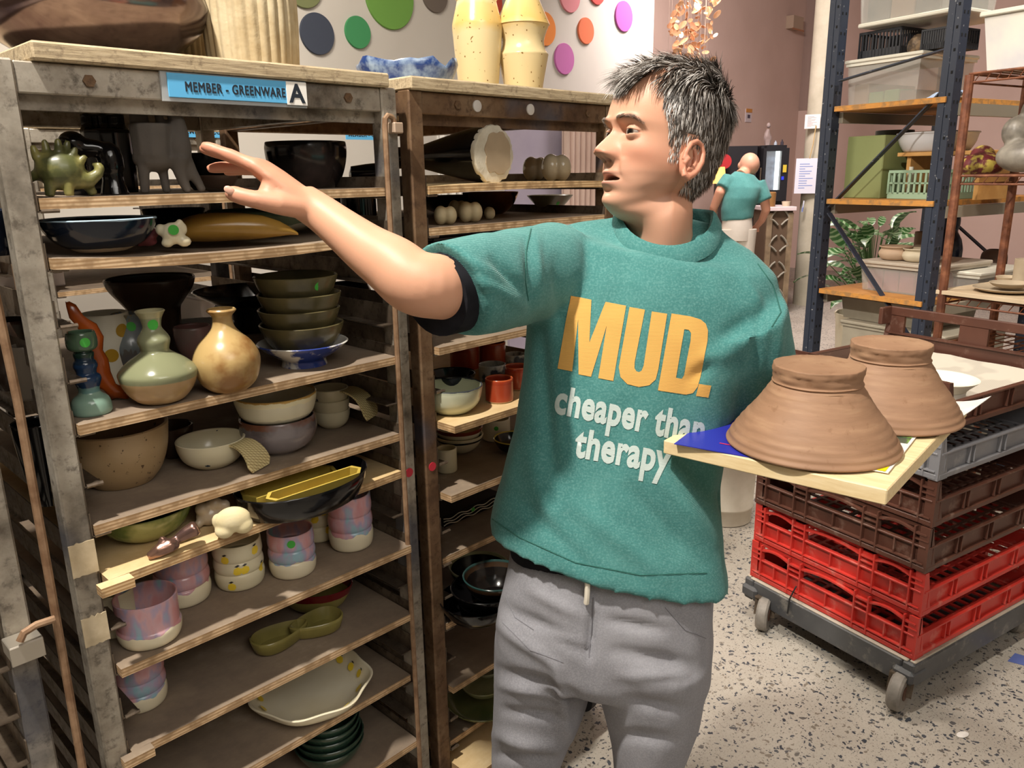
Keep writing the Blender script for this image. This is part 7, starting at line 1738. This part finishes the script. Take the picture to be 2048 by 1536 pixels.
A, B = at_y(1532, 416, 9.0), at_y(1592, 416, 9.0); zc = at_y(1560, 414, 9.0).z; Wc = B.x - A.x
m = MB(); m.box((0, .25, zc - .02), (Wc, .56, .045), ch=.005); m.build('counter_top', plain('white_counter_top', '#d8c9cb', .4), ct_, smooth=None)
WOODG = plain('carved_grey_wood', '#6b5a44', .7, 0, '#8d7a60', 8)
m = MB(); m.box((0, .27, (zc - .045) / 2), (Wc - .04, .48, zc - .045)); m.build('counter_body', plain('dark_wood_body', '#5b4836', .7), ct_, smooth=None)
for x in (-Wc / 2 + .05, Wc / 2 - .05): m = MB(); m.box((x, .015, zc / 2 - .03), (.06, .03, zc - .07)); m.build('front_stile', WOODG, ct_, smooth=None)
m = MB()
for k_ in range(4):
    z_c = .12 + k_ * (zc - .2) / 3.4
    for sg in (-1, 1):
        pts = [(sg * (.02 + .09 * math.sin(q * 3.14 / 8)), .01, z_c + .16 * q / 8 + .02 * math.sin(q)) for q in range(9)]; m.tube(pts, .012, 6)
m.build('carving', plain('grey_carving', '#8f8a7c', .7), ct_, smooth=60)
m = MB(); P = at_y(1541, 412, 9.1); m.lathe([(.001, 0), (.05, 0), (.055, .15), (.045, .16), (.001, .14)], 16); tag(m.build('brown_jar', plain('brown_jar', '#8a6438', .4), None, loc=Vector((P.x, P.y, zc + .003))), 'brown jar standing on the white counter top', 'jar')
m = MB(); P = at_y(1572, 412, 9.15); m.lathe([(.001, 0), (.04, 0), (.05, .05), (.001, .045)], 16); tag(m.build('cream_cup', BISQ2, None, loc=Vector((P.x, P.y, zc + .003))), 'cream cup on the white counter top by the column', 'cup')
# red sign and lamp
t_ = NT('lampshade_glow'); t_.set(color='#f0c060'); t_.b.inputs['Emission Color'].default_value = (1, .62, .18, 1); t_.b.inputs['Emission Strength'].default_value = .9
kk = 8.9 / FPX; P = at_y(1436, 367, 8.6); LM = thing('table_lamp', 'glowing yellow lampshade behind the man head', 'lamp', Vector((P.x, P.y, 0)))
m = MB(); m.lathe([(.001, P.z), (15 * kk, P.z), (11 * kk, P.z + 30 * kk), (.001, P.z + 30 * kk)], 24); m.build('lamp_shade', t_.m, LM); m = MB(); m.lathe([(.10, 0), (.10, .02), (.015, .03), (.015, P.z)], 16); m.build('stand', RAIL, LM)
P = at_y(1448, 323, 9.6); m = MB(); m.lathe([(15 * kk, 0), (15 * kk, .02), (.001, .02)], 24, axis=rotm('X', 90)); tag(m.build('red_sign', plain('red_sign', '#b0262c', .5), None, loc=P), 'round red sign on the black box behind the man', 'sign')
# poster, wall light, bulkhead on the pink wall
def on_back(px, py, v=VB): u, z = on_face(px, py, v); return u, z
def wallthing(name, label, cat, px0, px1, y0, y1, mat, th=.01, parts=()):
    u0, z1 = on_back(px0, y0); u1, _ = on_back(px1, y0); z0 = on_back(px0, y1)[1]
    t = thing(name, label, cat, R((u0 + u1) / 2, VB, 0), RACKROT); m = MB(); m.box((0, -th / 2, (z0 + z1) / 2), (u1 - u0, th, z1 - z0)); m.build('panel', mat, t, smooth=None)
    for (f0, f1, g0, g1, mt, nm) in parts:
        w, h = u1 - u0, z1 - z0; m = MB(); m.box((-w / 2 + w * (f0 + f1) / 2, -th - .003, z0 + h * (g0 + g1) / 2), (w * (f1 - f0), .004, h * (g1 - g0))); m.build(nm, mt, t, smooth=None)
    return t
wallthing('poster', 'small poster with an orange heading on the pink wall', 'poster', 1491, 1503, 217, 244, plain('poster_white', '#cfc4c8', .6), .01, ((0, 1, .72, 1, plain('poster_orange', '#c98a44', .6), 'orange_heading'), (.3, .7, .3, .55, plain('poster_dark', '#4a4458', .6), 'dark_motif')))
wl = wallthing('wall_light', 'small beige box wall light high on the pink wall', 'light', 1573, 1593, 32, 58, plain('beige_fitting', '#b09a86', .6), .12, ((-.1, 1.1, -.12, .0, plain('copper_edge', '#a8704e', .5), 'lower_lip'),))
u0, z0 = on_face(1598, 222, VB); rbox('trim_2', u0, UR_, VB - .5, VB, z0, HT, M_PINK)
# copper garland at the end of the partition
GA = thing('copper_garland', 'shimmering column of small copper discs hanging at the wall end', 'garland', R(UWE + .25, VW - .25, 0), RACKROT)
cop = plain('copper_disc', '#c98d64', .3, .6, '#efc39a', 12); m = MB(); m.lathe([(.001, -.001), (.030, -.001), (.030, .001), (.001, .001)], 10, sx=1, sy=.55); d0 = m.build('copper_leaf', cop, GA, smooth=30); rg = random.Random(11)
zlo = at_y(1350, 150, 8.6).z; zhi = HT - .05
for k in range(280):
    o = d0 if k == 0 else bpy.data.objects.new('copper_leaf', d0.data)
    if k: COL.objects.link(o); o.parent = GA
    a, rr = rg.uniform(0, 6.283), .22 * math.sqrt(rg.random()); o.location = (math.cos(a) * rr, math.sin(a) * rr, rg.uniform(zlo, zlo + 1.25)); o.rotation_euler = (rg.uniform(.6, 1.6), rg.uniform(-1, 1), rg.uniform(0, 6.28)); sc = rg.uniform(.8, 1.7); o.scale = (sc, sc, sc)
m = MB()
for k in range(22):
    a, rr = rg.uniform(0, 6.283), .22 * math.sqrt(rg.random()); m.tube([(math.cos(a) * rr, math.sin(a) * rr, zlo), (math.cos(a) * rr, math.sin(a) * rr, HT)], .0012, 4)
o = m.build('hanging_threads', plain('thread', '#8b7a6c', .6), GA); o['kind'] = 'stuff'
# curtain and panel beyond the right rack
def curtain(px0, px1, v, ztop, label, c, c2, amp=.03, nf=9):
    u0 = on_face(px0, 330, v)[0]; u1 = on_face(px1, 330, v)[0]; m = MB(); n = 90; rows = []
    for z in (.02, ztop * .33, ztop * .66, ztop): rows.append([(u0 + (u1 - u0) * i / n, v + amp * math.sin(i / n * nf * 6.283) + .012 * math.sin(i * .7 + z), z) for i in range(n + 1)] + [(u0 + (u1 - u0) * i / n, v + .006 + amp * math.sin(i / n * nf * 6.283) + .012 * math.sin(i * .7 + z), z) for i in range(n, -1, -1)])
    m.loft(rows); tag(m.build('curtain', plain('curtain_' + c[1:], c, .85, 0, c2, 3), None, smooth=60, loc=R(0, 0, 0), rotz=RACKROT), label, 'curtain')
curtain(1128, 1212, VW - .12, 2.2, 'pinkish pleated curtain seen through the right rack', '#cdb6aa', '#bfa69a')
curtain(878, 935, VW - .30, 1.95, 'white hanging cloth seen through the left side of the right rack', '#d9d6d0', '#cbc8c2', .02, 4)
u0, z0 = on_face(1010, 400, VW); u1 = on_face(1120, 400, VW)[0]; rbox('trim_3', u0, u1, VW - .03, VW, .0, 1.98, plain('lavender_panel', '#a8a0b0', .7, 0, '#9c94a6', 3))

# ---- the second man
k8 = 8.35 / FPX * 1.0; Y8 = 8.1
def bp(x, y, dy=0): return at_y(x, y, Y8 + dy)
m2 = thing('person', 'bald man in a teal shirt and white trousers leaning over the far counter', 'person', Vector((bp(1472, 470).x, Y8, 0)))
def adopt2(o, nm): o.name = nm; o.data.name = nm; o.parent = m2; o.location = -m2.location; return o
b = MB(); hd = bp(1499, 329, .12); b.ball(hd, (.098, .115, .115), 20, 14); b.ball(hd + Vector((-.012, .06, -.06)), (.07, .07, .07), 14, 9)
b.tube([bp(1482, 352, .04), bp(1490, 345, .08), hd + Vector((-.01, .02, -.03))], [.07, .062, .06], 14)
b.ball(hd + Vector((.088, .0, -.01)), (.018, .022, .035), 10, 7); b.ball(hd + Vector((-.096, .02, -.01)), (.018, .022, .035), 10, 7)
b.tube([hd + Vector((-.005, .16, -.02)), hd + Vector((-.005, .19, -.04))], [.012, .018], 8)
for pts, rad in (([bp(1452, 362, .05), bp(1440, 385, .0), bp(1428, 415, .05), bp(1422, 436, .18), bp(1424, 446, .26)], [.055, .052, .042, .034, .03]), ([bp(1520, 368, .05), bp(1528, 396, .0), bp(1532, 420, .02), bp(1524, 440, .12), bp(1514, 452, .22)], [.055, .052, .045, .036, .03])):
    b.tube(pts, rad, 14); q = pts[-1]
    for f_ in range(5): b.tube([q, q + Vector((.018 * (f_ - 2), .05, -.03)), q + Vector((.02 * (f_ - 2), .085 - .01 * abs(f_ - 2), -.07))], [.012, .010, .008], 7)
    b.ball(q + Vector((0, .03, -.015)), (.038, .05, .025), 12, 8)
oB2 = b.build('body', None, None, smooth=80); fuse(oB2, .010, 4)
set_tint(oB2.data, lambda co: (C_SKIN * .8 + C_RED * .2) if co.z < hd.z - .02 else C_SKIN * .85 + np.array([.02, .02, .02])); oB2.data.materials.append(SKIN); adopt2(oB2, 'body')
def el(l, r, y, th, n=28): 
    A_, B_ = bp(*l, y), bp(*r, y); c = (A_ + B_) / 2; X_ = (B_ - A_) / 2
    return [c + X_ * math.cos(2 * math.pi * j / n) + Vector((0, th * math.sin(2 * math.pi * j / n), 0)) for j in range(n)]
s2 = MB(); s2.loft([el((1443, 442), (1505, 436), .0, .14), el((1442, 420), (1508, 418), .0, .14), el((1446, 395), (1516, 396), .0, .15), el((1450, 372), (1524, 376), .02, .14), el((1456, 354), (1518, 362), .05, .11), el((1470, 342), (1508, 350), .07, .08)])
for a_, b_ in ((bp(1460, 358, .05), bp(1444, 378, .0)), (bp(1514, 366, .05), bp(1530, 402, .0))): s2.tube([a_, a_.lerp(b_, .5), b_], [.085, .08, .075], 16)
oS2 = s2.build('shirt', None, None, smooth=80); fuse(oS2, .014, 4); oS2.data.materials.append(TEAL); adopt2(oS2, 'shirt')
t2 = MB(); hipc = (bp(1445, 440) + bp(1504, 436)) / 2
rr_ = [el((1446, 432), (1503, 430), .0, .13), el((1444, 455), (1504, 455), .0, .14), el((1446, 480), (1502, 480), .0, .13)]; t2.loft(rr_)
for sx in (-1, 1):
    c = hipc + Vector((sx * .085, 0, 0)); t2.tube([(c.x, c.y, hipc.z - .10), (c.x, c.y, hipc.z - .3), (c.x + sx * .02, c.y, .45), (c.x + sx * .03, c.y, .06)], [.115, .105, .085, .08], 18)
oT2 = t2.build('trousers', plain('white_linen', '#d9d2c6', .9, 0, '#cfc7ba', 5), None, smooth=80); adopt2(oT2, 'trousers')
for sx in (-1, 1): m = MB(); m.ball((hipc.x + sx * .115, hipc.y + .04, .045), (.05, .13, .045), 14, 8); adopt2(m.build('shoe', plain('dark_shoe_leather', '#2e2a28', .5), None), 'shoe')

# ================================================================== rows of racks further back
VR = 1.62
k_rack = []
for i, u0 in enumerate((-1.02, -.30, .42)):
    r = dup(RA, R(u0, VR, 0), None, ('steel rack in the row behind, at the far left beyond the near rack', 'steel rack in the row behind with the blue collection sign', 'steel rack in the row behind nearest the right rack')[i], 'racks in the row behind')
    for lv, nm in ((0, 'upper'), (2, 'second'), (4, 'third'), (7, 'fourth'), (10, 'low')):
        m = MB(); m.box((RW / 2, .38, 0), (RW - .08, .76, .016)); o = m.build('shelf_board', PLY_NEW if lv == 2 else PLY_OLD, None, smooth=None, loc=R(u0, VR, RAILZ[lv] + .0105), rotz=RACKROT); tag(o, nm + ' board of the ' + ('left', 'middle', 'right')[i] + ' rack in the row behind', 'shelf')
def rpot(name, label, cat, mat, u, v, z, r, H, prof, group=None):
    pr = catmull([(r * a_, H * b_) for a_, b_ in prof], 3); o = vessel_mb(pr, .005, 30).build(name, mat, None, loc=R(u, v, z)); tag(o, label, cat, group); return o
zb2 = RAILZ[2] + .0195
def uv_px(px, py, v): return on_face(px, py, v)[0]
rpot('terracotta_bowl', 'pale terracotta bowl at the left on the lit board of the row behind', 'bowl', TERRA, uv_px(290, 520, VR + .1), VR + .10, zb2, .09, .045, WIDE)
rpot('terracotta_bowl', 'pale terracotta bowl at the right on the lit board of the row behind', 'bowl', TERRA, uv_px(375, 520, VR + .1), VR + .12, zb2, .085, .04, WIDE)
rpot('cream_vase', 'tall cream cylinder vase on the top board of the row behind at the left', 'vase', BISQ2, uv_px(70, 290, VR + .12), VR + .12, RAILZ[0] + .0195, .06, .14, CYL)
rpot('wooden_bowl', 'wide pale bowl on top of the row behind near the blue sign', 'bowl', BISQ2, uv_px(650, 250, VR + .25), VR + .25, 1.8115, .16, .08, BOWL)
for i, (px, lv, w, h, c) in enumerate(((20, 4, .34, .15, '#e6e0e0'), (560, 4, .3, .12, '#dcd8da'), (470, 7, .3, .14, '#d9d4d2'))):
    u = uv_px(px, 560, VR + .15); m = MB(); m.box((0, 0, h / 2), (w, .24, h), ch=.004); tag(m.build('white_carton', plain('white_carton_' + c[1:], c, .6), None, smooth=None, loc=R(u, VR + .28, RAILZ[lv] + .0195), rotz=RACKROT), ('large white carton seen through the left rails', 'white carton behind the black platter', 'white carton low in the row behind')[i], 'carton')
for i, (x0, x1, y0, y1) in enumerate(((352, 452, 250, 276), (690, 790, 258, 281))):
    q0 = on_face(x0, y0, VR - .004); q1 = on_face(x1, y1, VR - .004); S2 = thing('shelf_sign', ('blue member sign half hidden behind the cat tail in the row behind', 'blue member sign beside the hook rod in the row behind')[i], 'sign', R(0, VR, 0), RACKROT)
    m = MB(); m.box(((q0[0] + q1[0]) / 2, -.006, (q0[1] + q1[1]) / 2), (q1[0] - q0[0], .004, q0[1] - q1[1])); m.build('blue_card', BLUEPAPER, S2, smooth=None)
    text_obj('lettering', 'MEMBER - COL', (q0[1] - q1[1]) * .55, BLACKINK, S2, (q0[0] + .012, -.0085, (q0[1] + q1[1]) / 2 - (q0[1] - q1[1]) * .2), (math.pi / 2, 0, 0), .0005)
